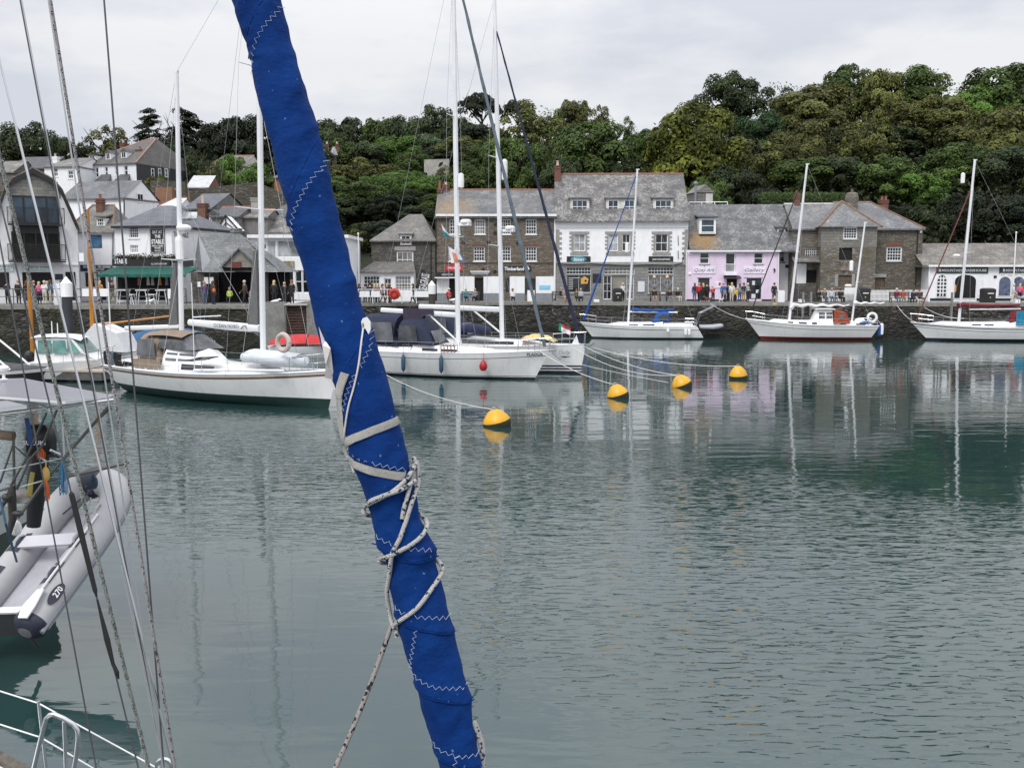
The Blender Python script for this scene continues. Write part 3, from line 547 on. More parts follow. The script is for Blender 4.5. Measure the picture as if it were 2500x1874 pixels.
TREES = [  # u, top, distance, width, kind, colour, label, group
 (8, 318, 190, 55, 'loose', DK, 'thin dark tree at the left edge of the skyline', RG), (72, 306, 185, 135, 'round', DK, 'wide dark tree on the skyline above the gabled white building', RG),
 (152, 330, 180, 70, 'round', DK, 'small dark tree between the skyline trees left of the white terrace', RG), (215, 338, 185, 60, 'loose', DK, 'low dark tree behind the white house chimney', RG),
 (262, 303, 185, 130, 'loose', BN, 'open round brown-green oak with sky showing through above the terrace', RG), (362, 266, 175, 80, 'pads', BK, 'spiky black-green cypress rising behind the terrace hip roof', RG),
 (452, 262, 178, 135, 'pads', BK, 'broad flat-topped cypress beside the ketch mizzen masthead', RG), (420, 330, 170, 100, 'round', BK, 'dark tree filling the gap below the two cypresses', RG),
 (500, 312, 176, 100, 'round', BK, 'dark rounded evergreen oak left of the ketch main mast', RG), (570, 284, 178, 150, 'round', BK, 'big smooth evergreen oak dome behind the ketch main mast', RG),
 (650, 282, 178, 130, 'round', BK, 'evergreen oak half hidden behind the blue furled sail', RG), (720, 292, 180, 110, 'round', DK, 'evergreen oak behind the upper part of the blue sail', RG),
 (792, 286, 182, 115, 'round', DK, 'evergreen oak on the ridge just to the right of the blue sail', RG), (860, 291, 185, 120, 'round', DK, 'second evergreen oak on the ridge right of the blue sail', RG),
 (928, 286, 185, 115, 'round', MG, 'third ridge oak right of the blue sail, slightly greener', RG), (995, 282, 182, 105, 'round', DK, 'ridge oak left of the taller silver mast', RG),
 (1060, 265, 180, 120, 'round', DK, 'tall dark ridge tree just left of the silver mast', RG), (1125, 280, 178, 90, 'round', DK, 'ridge tree directly behind the silver mast', RG),
 (1172, 229, 180, 95, 'umbrella', BK, 'umbrella pine standing proud between the two tall masts', RG), (1175, 300, 172, 120, 'round', BK, 'dark tree under the umbrella pine between the masts', RG),
 (1262, 247, 185, 75, 'umbrella', BK, 'flat-topped pine just right of the second tall mast', RG),
 (965, 336, 160, 130, 'round', GR, 'bright green rounded tree in the middle of the slope', WD), (1042, 324, 160, 75, 'round', GG, 'pale grey-green round tree beside the bright green one', WD),
 (862, 384, 140, 130, 'loose', OL, 'loose olive-brown willow right of the blue sail', WD), (800, 430, 132, 120, 'round', MG, 'dark green shrubby tree hugging the blue sail edge', WD),
 (885, 445, 125, 130, 'round', MG, 'mid green tree above the stone cottage roof', WD), (1030, 442, 128, 100, 'round', GR, 'fresh green tree left of the shop chimneys', WD),
 (985, 415, 135, 110, 'round', GR, 'bright green clipped tree half way up the slope', WD), (945, 480, 122, 110, 'round', BK, 'dark tree below the clipped green tree', WD),
 (1020, 500, 118, 90, 'round', DK, 'dark bush against the brown brick shop gable', WD), (1090, 410, 132, 90, 'loose', OL, 'olive hedge tree left of the silver mast', WD),
 (860, 560, 112, 100, 'loose', OL, 'straggly olive bush beside the white flagpole', WD), (905, 540, 114, 90, 'round', DK, 'dark bush behind the stone cottage hip', WD), (800, 560, 112, 90, 'round', MG, 'bush half hidden by the blue sail above the people', WD),
 (1130, 335, 150, 110, 'round', OL, 'olive tree behind the silver mast spreaders', WD), (1200, 330, 140, 110, 'round', MG, 'green-brown tree between the two tall masts', WD),
 (1295, 254, 138, 165, 'loose', OL, 'tall feathery olive tree right of the second mast', WD), (1250, 330, 128, 130, 'round', MG, 'green tree right above the brown shop ridge', WD),
 (1345, 262, 150, 80, 'loose', MG, 'slim green tree with gaps beside the feathery olive one', WD), (1402, 242, 152, 90, 'round', BN, 'brown-leaved tree rising above the tall chimney', WD),
 (1462, 254, 152, 75, 'loose', BN, 'thin brown-leaved tree right of the bigger brown one', WD), (1440, 305, 132, 190, 'round', MG, 'massive dark green tree behind the white house roof', WD),
 (1528, 290, 150, 60, 'loose', MG, 'small tree at the edge of the dip in the skyline', WD), (1590, 317, 175, 100, 'round', GR, 'bright green hedge tree in the dip of the skyline', RG),
 (1660, 318, 172, 80, 'round', GR, 'bright green bush left of the big golden-green tree', RG), (1560, 370, 150, 90, 'round', MG, 'green bush below the dip in the skyline', WD), (1500, 400, 128, 130, 'round', DK, 'dark tree over the middle of the white house ridge', WD),
 (1620, 400, 130, 110, 'loose', OL, 'olive tree over the right end of the white house ridge', WD), (1700, 255, 130, 220, 'round', GD, 'huge golden-green sycamore right of the white house', WD),
 (1785, 178, 152, 140, 'round', DK, 'tall dark tree behind the golden-green sycamore', RG), (1905, 198, 152, 120, 'loose', DK, 'thin-topped dark tree on the skyline with sky showing through', RG),
 (1862, 274, 135, 100, 'round', (.035, .075, .03), 'round bluish-green tree right of the golden-green sycamore', WD), (1990, 205, 145, 180, 'round', BN, 'broad brownish tree on the right-hand skyline', RG),
 (2072, 161, 155, 120, 'round', MG, 'highest green tree of the right-hand skyline', RG), (2152, 168, 150, 110, 'round', OL, 'olive tree next to the highest skyline tree', RG),
 (2250, 165, 150, 160, 'round', MG, 'wide green tree left of the bare twigs on the skyline', RG), (2330, 232, 165, 70, 'bare', BN, 'bare twiggy tree in the notch of the right skyline', RG),
 (2390, 205, 150, 130, 'round', GR, 'fresh green tree right of the bare twigs', RG), (2450, 162, 152, 190, 'round', MG, 'great green tree in the top right corner of the wood', RG),
 (1875, 335, 125, 150, 'loose', OL, 'olive-brown tree above the gallery roof', WD), (1960, 290, 130, 130, 'round', BN, 'russet tree in the middle of the right-hand wood', WD),
 (2110, 285, 128, 150, 'loose', OL, 'loose olive tree in the middle of the wood', WD), (2130, 300, 135, 190, 'round', DK, 'dark tree behind the loose olive one', WD),
 (2200, 240, 138, 140, 'loose', OL, 'yellowish olive tree right of the loose olive one', WD), (2300, 235, 138, 160, 'round', OL, 'broad olive tree below the bare skyline twigs', WD),
 (2420, 262, 130, 190, 'round', OL, 'large grey-olive tree at the right edge of the wood', WD), (2160, 385, 118, 150, 'round', MG, 'green tree above the stone house chimney', WD),
 (2250, 420, 116, 130, 'round', GR, 'fresh green tree just behind the stone house roof end', WD), (2340, 350, 122, 150, 'round', MG, 'green tree left of the third yacht masthead', WD),
 (2450, 360, 120, 170, 'round', (.045, .062, .03), 'grey-green tree right of the third yacht masthead', WD), (1790, 400, 120, 140, 'round', DK, 'dark tree behind the small garden shed', WD),
 (1960, 390, 122, 160, 'round', MG, 'dark green tree over the gallery ridge end', WD), (2060, 380, 120, 130, 'round', DK, 'dark tree behind the stone house chimney', WD),
 (2370, 470, 108, 140, 'round', BK, 'very dark tree low behind the outdoor shop', WD), (2470, 480, 108, 140, 'round', BK, 'very dark tree low at the right edge behind the outdoor shop', WD), (2270, 500, 106, 110, 'round', DK, 'dark bush in the gap between stone house and outdoor shop', WD),
 (1720, 440, 112, 110, 'round', MG, 'green bush beside the small garden shed', WD), (1870, 455, 112, 120, 'round', BK, 'dark bush over the gallery ridge', WD), (2200, 500, 110, 110, 'round', BK, 'dark bush behind the end of the stone house roof', WD),
 (560, 375, 150, 75, 'round', GR, 'bright green shrub under the upper ketch spreader', WD), (480, 365, 152, 75, 'round', DK, 'dark bush right of the slate-hung terrace end', WD), (520, 400, 145, 70, 'loose', OL, 'olive shrub in front of the grey cottage', WD), (625, 395, 140, 70, 'round', GR, 'yellow-green shrub left of the blue sail', WD), (385, 430, 128, 70, 'round', GD, 'yellowish shrub below the slate-hung terrace end', WD), (660, 430, 138, 80, 'round', MG, 'shrub behind the left edge of the blue sail', WD),
]
for i, (u, v, Y, w_, c_) in enumerate(((770, 350, 150, 110, DK), (830, 345, 158, 110, MG), (900, 350, 158, 120, DK), (1010, 370, 145, 110, MG), (1080, 360, 150, 110, DK), (760, 420, 138, 110, MG), (930, 400, 140, 120, OL), (840, 480, 122, 120, DK), (780, 500, 118, 110, DK), (990, 460, 124, 120, DK), (1075, 470, 122, 100, MG), (940, 540, 113, 110, BK), (1000, 560, 110, 90, DK), (1150, 400, 128, 130, MG), (700, 380, 146, 100, DK), (1330, 340, 126, 120, MG), (1370, 390, 122, 100, DK))):
 TREES.append((u, v, Y, w_, 'round' if i % 3 else 'loose', c_, ['dark tree below the first ridge oak beside the blue sail', 'green tree under the second ridge oak', 'dark tree between ridge oaks and the bright green tree', 'green tree just below the pale grey-green round one', 'dark tree left of the silver mast below the ridge', 'green tree against the sail edge above the shrubby one', 'olive tree between the willow and the clipped tree', 'dark tree below the olive-brown willow', 'dark tree behind the sail edge above the cottage', 'dark tree under the clipped green tree', 'green tree behind the silver mast above the chimneys', 'black-green bush above the cottage ridge', 'dark bush between cottage and brown shop', 'green tree between the two masts above the brown shop', 'dark tree behind the middle of the blue sail', 'green tree left of the tall brick chimney', 'dark tree directly behind the tall brick chimney'][i], WD))
for T in TREES: tree(*T[:7], group=T[7])
# the unbroken wood further back and between: nobody could count it, one mass
random.seed(5); LV = []
for i in range(26000):
 x = random.uniform(-75, 95); Y = random.uniform(101, 150) if x > -8 else random.uniform(101, 165)
 if x < -8 and Y < 150 and random.random() < .93: continue
 z = hill(x, Y) + random.random() ** .7 * (3.5 if x > -15 else 2.0); LV.append((Vector((x, Y, z)), rnd_dir() + Vector((0, -.6, .8)), random.uniform(.22, .42), random.uniform(.5, 1.2)))
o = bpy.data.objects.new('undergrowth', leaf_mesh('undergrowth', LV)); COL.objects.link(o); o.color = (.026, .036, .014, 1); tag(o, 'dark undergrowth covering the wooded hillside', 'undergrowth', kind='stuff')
# ================================================================== buildings along the far quay
BG = 3.06
def bld(name, label, u, Y, cat='building'): return thing(name, label, cat, (P(u, 735, Y).x, Y, BG))
def dormer(f, Z, x0, y0, x1, y1, dep, body, roofm, nx=2, ny=2, back=2.6, split=None, gable=False, pane=None, fm=None):
 a, b, c, d = f.rect(Z, x0, y0, x1, y1, dep); m = f.mb(); m.box(a, b, dep, dep + back, c, d); o = m.build('dormer', body, f.par)
 r = f.mb()
 if gable: r.prism([(a - .12, dep - .12, d - .05), (b + .12, dep - .12, d - .05), ((a + b) / 2, dep - .12, d + (b - a) * .5)], (0, back + .4, 0))
 else: r.prism([(a - .15, dep - .22, d + .02), (b + .15, dep - .22, d + .02), (b + .15, dep - .22, d + .14), (a - .15, dep - .22, d + .14)], (0, back + .4, .35))
 r.build('dormer_roof', roofm, o)
 for q in (split or [(.1, .9)]):
  sa, sb = a + (b - a) * q[0], a + (b - a) * q[1]; fw = .06; y = dep - .05; z0, z1 = c + (d - c) * .1, d - (d - c) * .07
  w = f.mb(); w.box(sa, sa + fw, y, dep, z0, z1); w.box(sb - fw, sb, y, dep, z0, z1); w.box(sa + fw, sb - fw, y, dep, z0, z0 + fw); w.box(sa + fw, sb - fw, y, dep, z1 - fw, z1)
  for i in range(1, nx): x = sa + (sb - sa) * i / nx; w.box(x - .018, x + .018, y + .01, dep, z0 + fw, z1 - fw)
  for i in range(1, ny): z = z0 + (z1 - z0) * i / ny; w.box(sa + fw, sb - fw, y + .008, dep, z - .03, z + .03)
  w.build('window', fm or WHITE, o); g = f.mb(); g.box(sa + fw * .6, sb - fw * .6, dep - .02, dep - .006, z0 + fw * .6, z1 - fw * .6); g.build('pane', pane or GLASS, o)
 return o
def arch(f, a, b, c, d, y, n=8):
 r = (b - a) / 2; k = min(.55, (d - c) * .3) ; pts = [(a, y, c), (b, y, c)]
 return pts + [((a + b) / 2 + r * math.cos(math.pi * i / n), y, d - k + k * math.sin(math.pi * i / n)) for i in range(n + 1)]
def disc(f, Z, x, y, rpx, name, mat, yy=-.05):
 u, v = Z(x, y); s_, z = f.pt(u, v); m = f.mb(); m.lathe((s_, 0, z), [(rpx, 0), (rpx, .06), (rpx * .6, .07)], 12, axis=(0, -1, 0)); return m.build(name, mat, f.par)
def pipe(f, Z, x0, y0, x1, y1, mat, r=.045):
 a = f.pt(*Z(x0, y0)); b = f.pt(*Z(x1, y1)); m = f.mb(); m.tube([(a[0], -.08, a[1]), (b[0], -.08, b[1])], r, 6); return m.build('drainpipe', mat, f.par)
# ------------------------------------------------------------------ brown stone shop with sash windows
T = bld('stone_shop', 'three-storey brown stone shop with slate roof and small-paned sash windows', 1213, 95.2); f = Face(T, (0, 95.2), 0)
BR = rubble('brown_shale', (.125, .105, .082), (.215, .185, .15), (.11, .092, .075), 3.0, 11, .03, edge=.04)
sa, sb, _, ze = f.rect(Z3, 868, 592, 2034, 1400); RF = slate('lichen_gold_slate', (.10, .103, .115), (.18, .183, .195), (.40, .375, .33), .55, warm=((.30, .19, .08), (P(1105, 505, 97).x, 96.3, P(1105, 505, 97).z), 2.3))
for x in (995, 1242, 1492, 1745): f.window(Z3, x, 624, x + 104, 770, 4, 4, sill=WHITE)
for x in (988, 1232, 1488, 1742): f.window(Z3, x, 893, x + 108, 1034, 4, 4, sill=WHITE)
_, dr = f.opening(Z3, 1245, 1200, 1325, 1430); f.opening(Z3, 990, 1205, 1060, 1400); f.opening(Z3, 1738, 1205, 1838, 1350, 'shop_window', GLASS); f.opening(Z3, 1545, 1200, 1580, 1340, 'shop_window', GLASS)
f.wall(sa, sb, BG, ze, BR, 8)
zs = f.rect(Z3, 868, 1182, 2034, 1300)[3]; zp = f.rect(Z3, 868, 1350, 2034, 1390)[3]
for k, (x0, x1) in enumerate(((870, 990), (1062, 1240), (1330, 1492), (1587, 1733), (1843, 2020))):       # painted ground floor
 a, b, c, d = f.rect(Z3, x0, 1185, x1, 1360); m = f.mb(); m.box(a, b, -.05, -.004, zp, d); m.build('white_panel', WHITE, T); m = f.mb(); m.box(a, b, -.055, -.004, BG, zp - .01); m.build('plinth', GREYP, T)
zr = P(1213, Z3(0, 332)[1], 99.2).z; f.gable_roof(sa, sb, ze, zr, 8, RF, ridge=TERRA, ends=BR)
f.panel(Z3, 865, 575, 2045, 596, 'gutter', WHITE, -.42, -.3)
for x in (1225, 1730): f.panel(Z3, x, 866, x + 130, 889, 'brick_lintel', BRICK, -.02)
a, b, c, d = f.rect(Z3, 870, 1048, 2030, 1056); m = f.mb(); m.box(a, b, -.05, -.003, c, d); m.build('string_course', M('dark_band', (.06, .05, .04)), T)
s_ = f.panel(Z3, 958, 1070, 1122, 1132, 'sign', M('red_sign', (.55, .03, .035), .4)); f.text(Z3, 980, 1092, 1105, 1112, 'MUSTO', WHITE, s_, bold=.02)
s_ = f.panel(Z3, 862, 1145, 1055, 1192, 'awning_sign', BLACK, -.75, -.003); f.text(Z3, 925, 1160, 1035, 1176, 'PADSTOW', WHITE, s_, y=-.756); f.panel(Z3, 856, 1192, 1062, 1203, 'awning_edge', WHITE, -.8, -.004)
s_ = f.panel(Z3, 1526, 1083, 1797, 1136, 'sign', BLACK); f.text(Z3, 1536, 1092, 1725, 1128, 'Timberland', WHITE, s_, bold=.03)
m = f.mb(); u, v = Z3(1755, 1110); q = f.pt(u, v)
for dx, dz, r in ((0, .14, .16), (-.13, 0, .12), (.13, 0, .12), (0, -.05, .1)): m.ell((q[0] + dx, -.07, q[1] + dz), (r, .02, r), 8, 5)
m.box(q[0] - .03, q[0] + .03, -.08, -.06, q[1] - .3, q[1]); m.build('tree_emblem', WHITE, s_)
s_ = f.panel(Z3, 1875, 1270, 1985, 1312, 'notice', M('pale_blue_notice', (.25, .60, .80), .5), -.09, -.056)
m = f.mb(); a, b, c, d = f.rect(Z3, 1200, 1140, 1390, 1168); m.prism([(a, -.3, d), (b, -.3, d), (b - .15, -.06, c), (a + .15, -.06, c)][::1], (0, .04, .0)); m.box(a, b, -.32, -.004, d, d + .08); m.build('door_canopy', WHITE, T)
for x, y in ((1447, 672), (1443, 757), (1128, 850), (1380, 850), (1665, 856), (1326, 1118), (1441, 1135)): disc(f, Z3, x, y, .17, 'tie_plate', BLACK)
pipe(f, Z3, 2028, 600, 2022, 1400, WHITE); pipe(f, Z3, 862, 620, 858, 1400, BLACK)
f.chimney(Z3, 875, 330, 920, 520, 3.2, BRICK, 1, TERRA, .9); f.chimney(Z3, 930, 285, 985, 400, 3.6, BRICK, 1, M('buff_pot', (.55, .42, .33)), .3)
# ------------------------------------------------------------------ white house with granite dressings
T = bld('white_shop', 'white rendered house with three dormers above two black-signed shops', 1520, 95); f = Face(T, (P(1520, 700, 95).x, 95), -.03)
sa, sb, _, ze = f.rect(Z4, 250, 682, 1652, 1500); zm_ = f.rect(Z4, 250, 1132, 1650, 1300)[3]
for x0, y0, x1, y1 in ((440, 835, 562, 1015), (808, 835, 910, 1015), (957, 835, 1040, 1015), (1310, 835, 1440, 1020)):
 f.window(Z4, x0, y0, x1, y1, 2, 2, fw=.06, sill=GRANP, pane=GLASSP if x0 in (440, 808) else GLASS)
f.window(Z4, 362, 1268, 622, 1460, 2, 1, fm=M('dark_sash', (.5, .5, .48)), sill=GRANP, name='shop_window'); f.window(Z4, 362, 1190, 622, 1262, 8, 2, name='fanlight', fw=.04, bar=.022)
f.window(Z4, 1230, 1268, 1500, 1465, 2, 1, sill=GRANP, name='shop_window'); f.window(Z4, 1230, 1190, 1500, 1262, 8, 2, name='fanlight', fw=.04, bar=.022)
f.window(Z4, 762, 1195, 1088, 1262, 8, 2, name='fanlight', fw=.04, bar=.022); f.window(Z4, 752, 1275, 842, 1530, 2, 3, name='side_light'); f.window(Z4, 1000, 1275, 1080, 1530, 2, 3, name='side_light')
f.opening(Z4, 848, 1275, 995, 1560, mat=M('pale_doorway', (.26, .24, .21)))
lowf = Face(T, (f.o.x, f.o.y), -.03); lowf.holes = list(f.holes)
f.wall(sa, sb, zm_, ze, WALLW, 8.5); lowf.wall(sa, sb, BG, zm_ - .003, GRANITE, 8.5, name='granite_front')
m = f.mb(); m.box(sa - .02, sb + .02, -.09, -.003, zm_ - .28, zm_); m.build('string_course', GRANP, T)
for k, (x0, x1, y0, y1) in enumerate(((392, 605, 808, 1050), (772, 1095, 808, 1055), (1268, 1485, 808, 1052))):   # quoined surrounds
 a, b, c, d = f.rect(Z4, x0, y0, x1, y1); m = f.mb(); n = 9; hs = [h for h in f.holes if h[0] > a - .1 and h[1] < b + .1 and h[2] > c - .1 and h[3] < d + .4 and h[2] > zm_]
 l, r = min(h[0] for h in hs), max(h[1] for h in hs); z0, z1 = min(h[2] for h in hs), max(h[3] for h in hs)
 for i in range(n):
  zz0 = z0 + (z1 - z0) * i / n; zz1 = z0 + (z1 - z0) * (i + 1) / n - .012; w = .0 if i % 2 else .2
  m.box(a + w, l - .003, -.05, -.003, zz0, zz1); m.box(r + .003, b - w, -.05, -.003, zz0, zz1)
 m.box(a, b, -.05, -.003, z1 + .004, d); m.box(a + .1, b - .1, -.08, -.003, c - .05, z0 - .11)
 if len(hs) > 1: hs.sort(); m.box(hs[0][1] + .003, hs[1][0] - .003, -.05, -.003, z0, z1)
 m.build('granite_surround', GRANP, T)
for side in (0, 1):
 m = f.mb(); n = 13
 for i in range(n):
  z0 = zm_ + (ze - .9 - zm_) * i / n; z1 = zm_ + (ze - .9 - zm_) * (i + 1) / n - .015; w = .55 if i % 2 else .32
  m.box(sa - .02 if side == 0 else sb - w, sa + w if side == 0 else sb + .02, -.05, -.003, z0, z1)
 m.build('quoins', GRANP, T)
m = f.mb(); m.prism([(sa, -.02, ze - .8), (sa, -.08, ze - .76), (sa, -.14, ze - .35), (sa, -.3, ze - .1), (sa, -.3, ze - .02), (sa, -.02, ze - .02)], (sb - sa, 0, 0)); m.build('cove_cornice', WALLW, T)
yr = 4.8; zr = P(1520, Z4(0, 192)[1], 95 + yr).z
RFW = slate('speckled_slate', (.095, .092, .096), (.17, .166, .17), (.42, .405, .385), 1.0)
f.gable_roof(sa, sb, ze, zr, 9.6, RFW, ridge=TERRA, ends=WALLW, ov=.45)
for x0, x1, sp in ((400, 605, None), (785, 1105, [(.06, .4), (.6, .94)]), (1285, 1500, None)): dormer(f, Z4, x0, 462, x1, 630, .9, M('grey_white_board', (.62, .61, .58), .7), SLATEG, 3 if sp is None else 2, 2, split=sp, pane=GLASSB)
f.chimney(Z4, 235, 105, 300, 340, 3.9, BRICK, 1, M('buff_pot', (.55, .42, .33)), .5)
s_ = f.panel(Z4, 365, 1072, 618, 1138, 'sign', BLACK); m = f.mb(); q = f.pt(*Z4(490, 1104)); m.ell((q[0], -.065, q[1]), (.77, .02, .28), 20, 6); m.build('oval_badge', M('teal_badge', (.03, .26, .33), .4), s_); f.text(Z4, 435, 1086, 548, 1122, 'Stickers', WHITE, s_, y=-.09, shear=.25, bold=.02)
s_ = f.panel(Z4, 1237, 1072, 1498, 1143, 'sign', BLACK); f.text(Z4, 1275, 1097, 1462, 1116, 'JAM INDUSTRIES', WHITE, s_, bold=.03)
f.panel(Z4, 640, 1258, 732, 1350, 'notice_board', BLACK); s_ = f.panel(Z4, 1115, 1330, 1200, 1455, 'notice_board', M('steel_blue_frame', (.25, .28, .33))); f.panel(Z4, 1122, 1338, 1193, 1448, 'poster', M('poster_paper', (.66, .68, .70), .6, .1, 8), -.075, -.062, s_)
for x in (1297, 1435):                                     # diamond emblems and lamps in the shop window
 q = f.pt(*Z4(x, 1352)); m = f.mb()
 for k in (.5, .32):
  for i in range(4): a0 = i * math.pi / 2; p0 = (q[0] + k * math.cos(a0), .05, q[1] + k * math.sin(a0)); p1 = (q[0] + k * math.cos(a0 + math.pi / 2), .05, q[1] + k * math.sin(a0 + math.pi / 2)); m.bar(p0, p1, .035)
 m.bar((q[0], .05, q[1] - .3), (q[0], .05, q[1] + .3), .05); m.build('diamond_emblem', M('faded_white', (.45, .46, .47)), T)
 q = f.pt(*Z4(x, 1288)); m = f.mb(); m.lathe((q[0], .05, q[1] - .12), [(.06, 0), (.16, .02), (.13, .26), (.04, .3)], 10); lamp = m.build('shop_lamp', M('lamp_shade_lit_colour', (.75, .55, .35)), T)  # lit look put into a warm base colour, no emission
q = f.pt(*Z4(555, 1330)); m = f.mb(); m.prism([(q[0] - .35, .05, q[1] - .32), (q[0] + .3, .05, q[1] - .3), (q[0] + .38, .05, q[1] + .18), (q[0], .05, q[1] + .42), (q[0] - .36, .05, q[1] + .2)], (0, .03, 0)); wn_ = m.build('hive_emblem', M('honey_decal', (.62, .36, .08), .6), T)
m = f.mb(); m.ell((q[0] + .1, .04, q[1] - .02), (.11, .02, .11), 10, 5); m.build('hive_hole', BLACK, wn_)
m = f.mb()
for i in range(7): z = f.pt(*Z4(430, 1302 + i * 19))[1]; x = f.pt(*Z4(385, 1350))[0]; m.box(x, x + (1.1 if i == 0 else .42), .06, .08, z - .035, z + .035)
m.build('window_lettering', M('faded_white', (.45, .46, .47)), T)
m = f.mb(); pts = [f.pt(*Z4(x, y)) for x, y in ((250, 1148), (420, 1158), (620, 1150), (800, 1160), (1000, 1166), (1250, 1160), (1500, 1165), (1590, 1145), (1612, 1060), (1600, 1030))]; m.tube([(p[0], -.13, p[1]) for p in pts], .035, 5); m.build('cable', BLACK, T)
for y0, y1 in ((852, 955), (1010, 1098)): pipe(f, Z4, 1549, y0, 1553, y1, BLACK, .03)
pipe(f, Z4, 245, 690, 240, 1480, WHITE)
# ------------------------------------------------------------------ pink gallery
PINK = M('pink_render', (.74, .62, .77), .75, .05, 1.0, bump=.006, bs=8, dirt=.14)
T = bld('pink_gallery', 'pink rendered art gallery with a long mossy slate roof', 1790, 94.2); f = Face(T, (P(1790, 700, 94.2).x, 94.2), -.05)
sa, sb, _, ze = f.rect(Z5, 118, 915, 1095, 1440)
for x0, x1 in ((255, 355), (832, 930)): f.window(Z5, x0, 945, x1, 1064, 1, 2, sill=M('grey_sill', (.3, .3, .32)))
f.window(Z5, 525, 945, 635, 1155, 1, 1, name='french_window', fw=.1)
f.opening(Z5, 237, 1214, 357, 1455, 'shop_window', GLASS); f.opening(Z5, 540, 1215, 650, 1475); f.opening(Z5, 752, 1218, 910, 1440, 'shop_window', GLASS)
f.wall(sa, sb, BG, ze, PINK, 10)
GR_ = slate('mossy_gallery_slate', (.085, .088, .095), (.155, .158, .17), (.36, .355, .345), .85, warm=((.40, .22, .04), (P(1718, 590, 95).x, 95.4, P(1718, 590, 95).z), 1.7))
yr = 5.2; zr = P(1790, Z5(0, 432)[1], 94.2 + yr).z; se = f.rect(Z5, 1240, 700, 1250, 710, 2)[0]; s0r = f.rect(Z5, 125, 600, 135, 610, 2)[0]
f.gable_roof(s0r + .12, se, ze, zr, 10.4, GR_, ov=.25, ends=PINK)
m = f.mb(); m.box(sa - .05, sb + .1, -.36, -.26, ze - .2, ze - .06); m.build('gutter', WHITE, T)
pipe(f, Z5, 112, 915, 106, 1450, WHITE); pipe(f, Z5, 1094, 930, 1088, 1440, WHITE)
dormer(f, Z5, 250, 578, 427, 745, 1.2, WHITE, SLATED, 1, 2, pane=GLASSB)
for x0, x1, tx in ((185, 420, 'Quay Art'), (720, 958, 'Gallery')):
 s_ = f.panel(Z5, x0, 1095, x1, 1168, 'sign', M('pale_sign', (.78, .72, .82), .6)); f.text(Z5, x0 + 12, 1112, x1 - 12, 1160, tx, M('slate_blue_letters', (.05, .06, .10), .5), s_, shear=.3)
 q = f.pt(*Z5((x0 + x1) / 2, 1093)); m = f.mb(); m.tube([(q[0], -.04, q[1] + .05), (q[0], -.28, q[1] + .12), (q[0], -.32, q[1])], .03, 6); m.build('sign_lamp', GREYP, T)
m = f.mb(); a, b, c, d = f.rect(Z5, 505, 1163, 648, 1186); m.box(a, b, -.45, -.004, c, d)
for i in range(9): x = a + .2 + (b - a - .4) * i / 8; z0, z1 = d, f.pt(*Z5(575, 1070))[1]; m.tube([(x, -.06, z0), (x, -.06, z1)], .018, 5)
m.box(a + .15, b - .15, -.075, -.045, z1, z1 + .05); m.build('balcony', WHITE, T)
m = f.mb(); a, b, c, d = f.rect(Z5, 500, 1196, 690, 1222); m.prism([(a, -.5, c), (b, -.5, c), (b - .1, -.02, d), (a + .1, -.02, d)], (0, .0, .06)); m.build('door_canopy', M('dark_canopy', (.05, .035, .045)), T)
for x0, x1 in ((225, 380), (730, 925)): f.panel(Z5, x0, 1208, x1, 1214, 'lintel', M('grey_sill', (.3, .3, .32)), -.05)
for x0, x1 in ((115, 237), (357, 538), (652, 750), (912, 1090)): f.panel(Z5, x0, 1442, x1, 1478, 'plinth', BLACK, -.03)
for x0, y0, x1, y1 in ((855, 1340, 890, 1375), (808, 1385, 850, 1430), (815, 1245, 845, 1290)): f.panel(Z5, x0, y0, x1, y1, 'picture', M('poster_paper', (.66, .68, .70), .6, .1, 8), .11, .135)
s_ = f.panel(Z5, 415, 1255, 485, 1320, 'notice', M('pale_sign', (.78, .72, .82), .6)); m = f.mb(); q = f.pt(*Z5(465, 1278)); m.ell((q[0], -.075, q[1]), (.12, .02, .16), 8, 5); m.build('red_fish', M('red_sign', (.55, .03, .035), .4), s_)
m = f.mb(); q = f.pt(*Z5(148, 1170)); m.ell((q[0], -.06, q[1]), (.14, .07, .14), 10, 6); m.build('alarm_box', WHITE, T)
m = f.mb(); q = f.pt(*Z5(1046, 1140)); m.tube([(q[0] - .03, -.06, q[1] + .22), (q[0] + .08, -.07, q[1] + .05), (q[0] - .05, -.06, q[1] - .18)], [.09, .07, .02], 6); m.build('iron_seahorse', BLACK, T)
for x, y in ((212, 862), (750, 865)): q = f.pt(*Z5(x, y), 1.0); m = f.mb(); m.box(q[0] - .16, q[0] + .16, .55, .9, q[1] - .1, q[1] + .1); m.build('roof_vent', BLACK, T)
# white end cottage squeezed between gallery and stone house
T = bld('white_cottage', 'narrow white cottage squeezed between the pink gallery and the stone house', 1918, 96); f = Face(T, (P(1918, 700, 96).x, 96), -.05)
a, b, _, zt = f.rect(Z5, 1085, 722, 1240, 1400); f.window(Z5, 1100, 922, 1160, 1045, 1, 2, sill=BLACK); f.wall(a, b, BG, zt, WALLW, 6)
dormer(f, Z5, 1078, 690, 1166, 802, -.15, WHITE, SLATED, 1, 2, back=2); m = f.mb(); m.prism([(a, -.1, zt), (b, -.1, zt), (b, 5, zt + .5), (a, 5, zt + .5)], (0, 0, .1)); m.build('roof', SLATED, T)
disc(f, Z5, 1182, 1092, .17, 'wall_plaque', BLACK)
sh = thing('garden_shed', 'small weathered timber shed with pale door on the bank above the gallery', 'shed', (P(1725, 500, 101).x, 101, 6.5)); f = Face(sh, (P(1725, 500, 101).x, 101), .25)
a, b, c, d = f.rect(Z5, 225, 300, 395, 425); GW = courses('weathered_boards', (.16, .155, .145), (.24, .235, .22), (.08, .08, .075), 2.5, .14, .01)
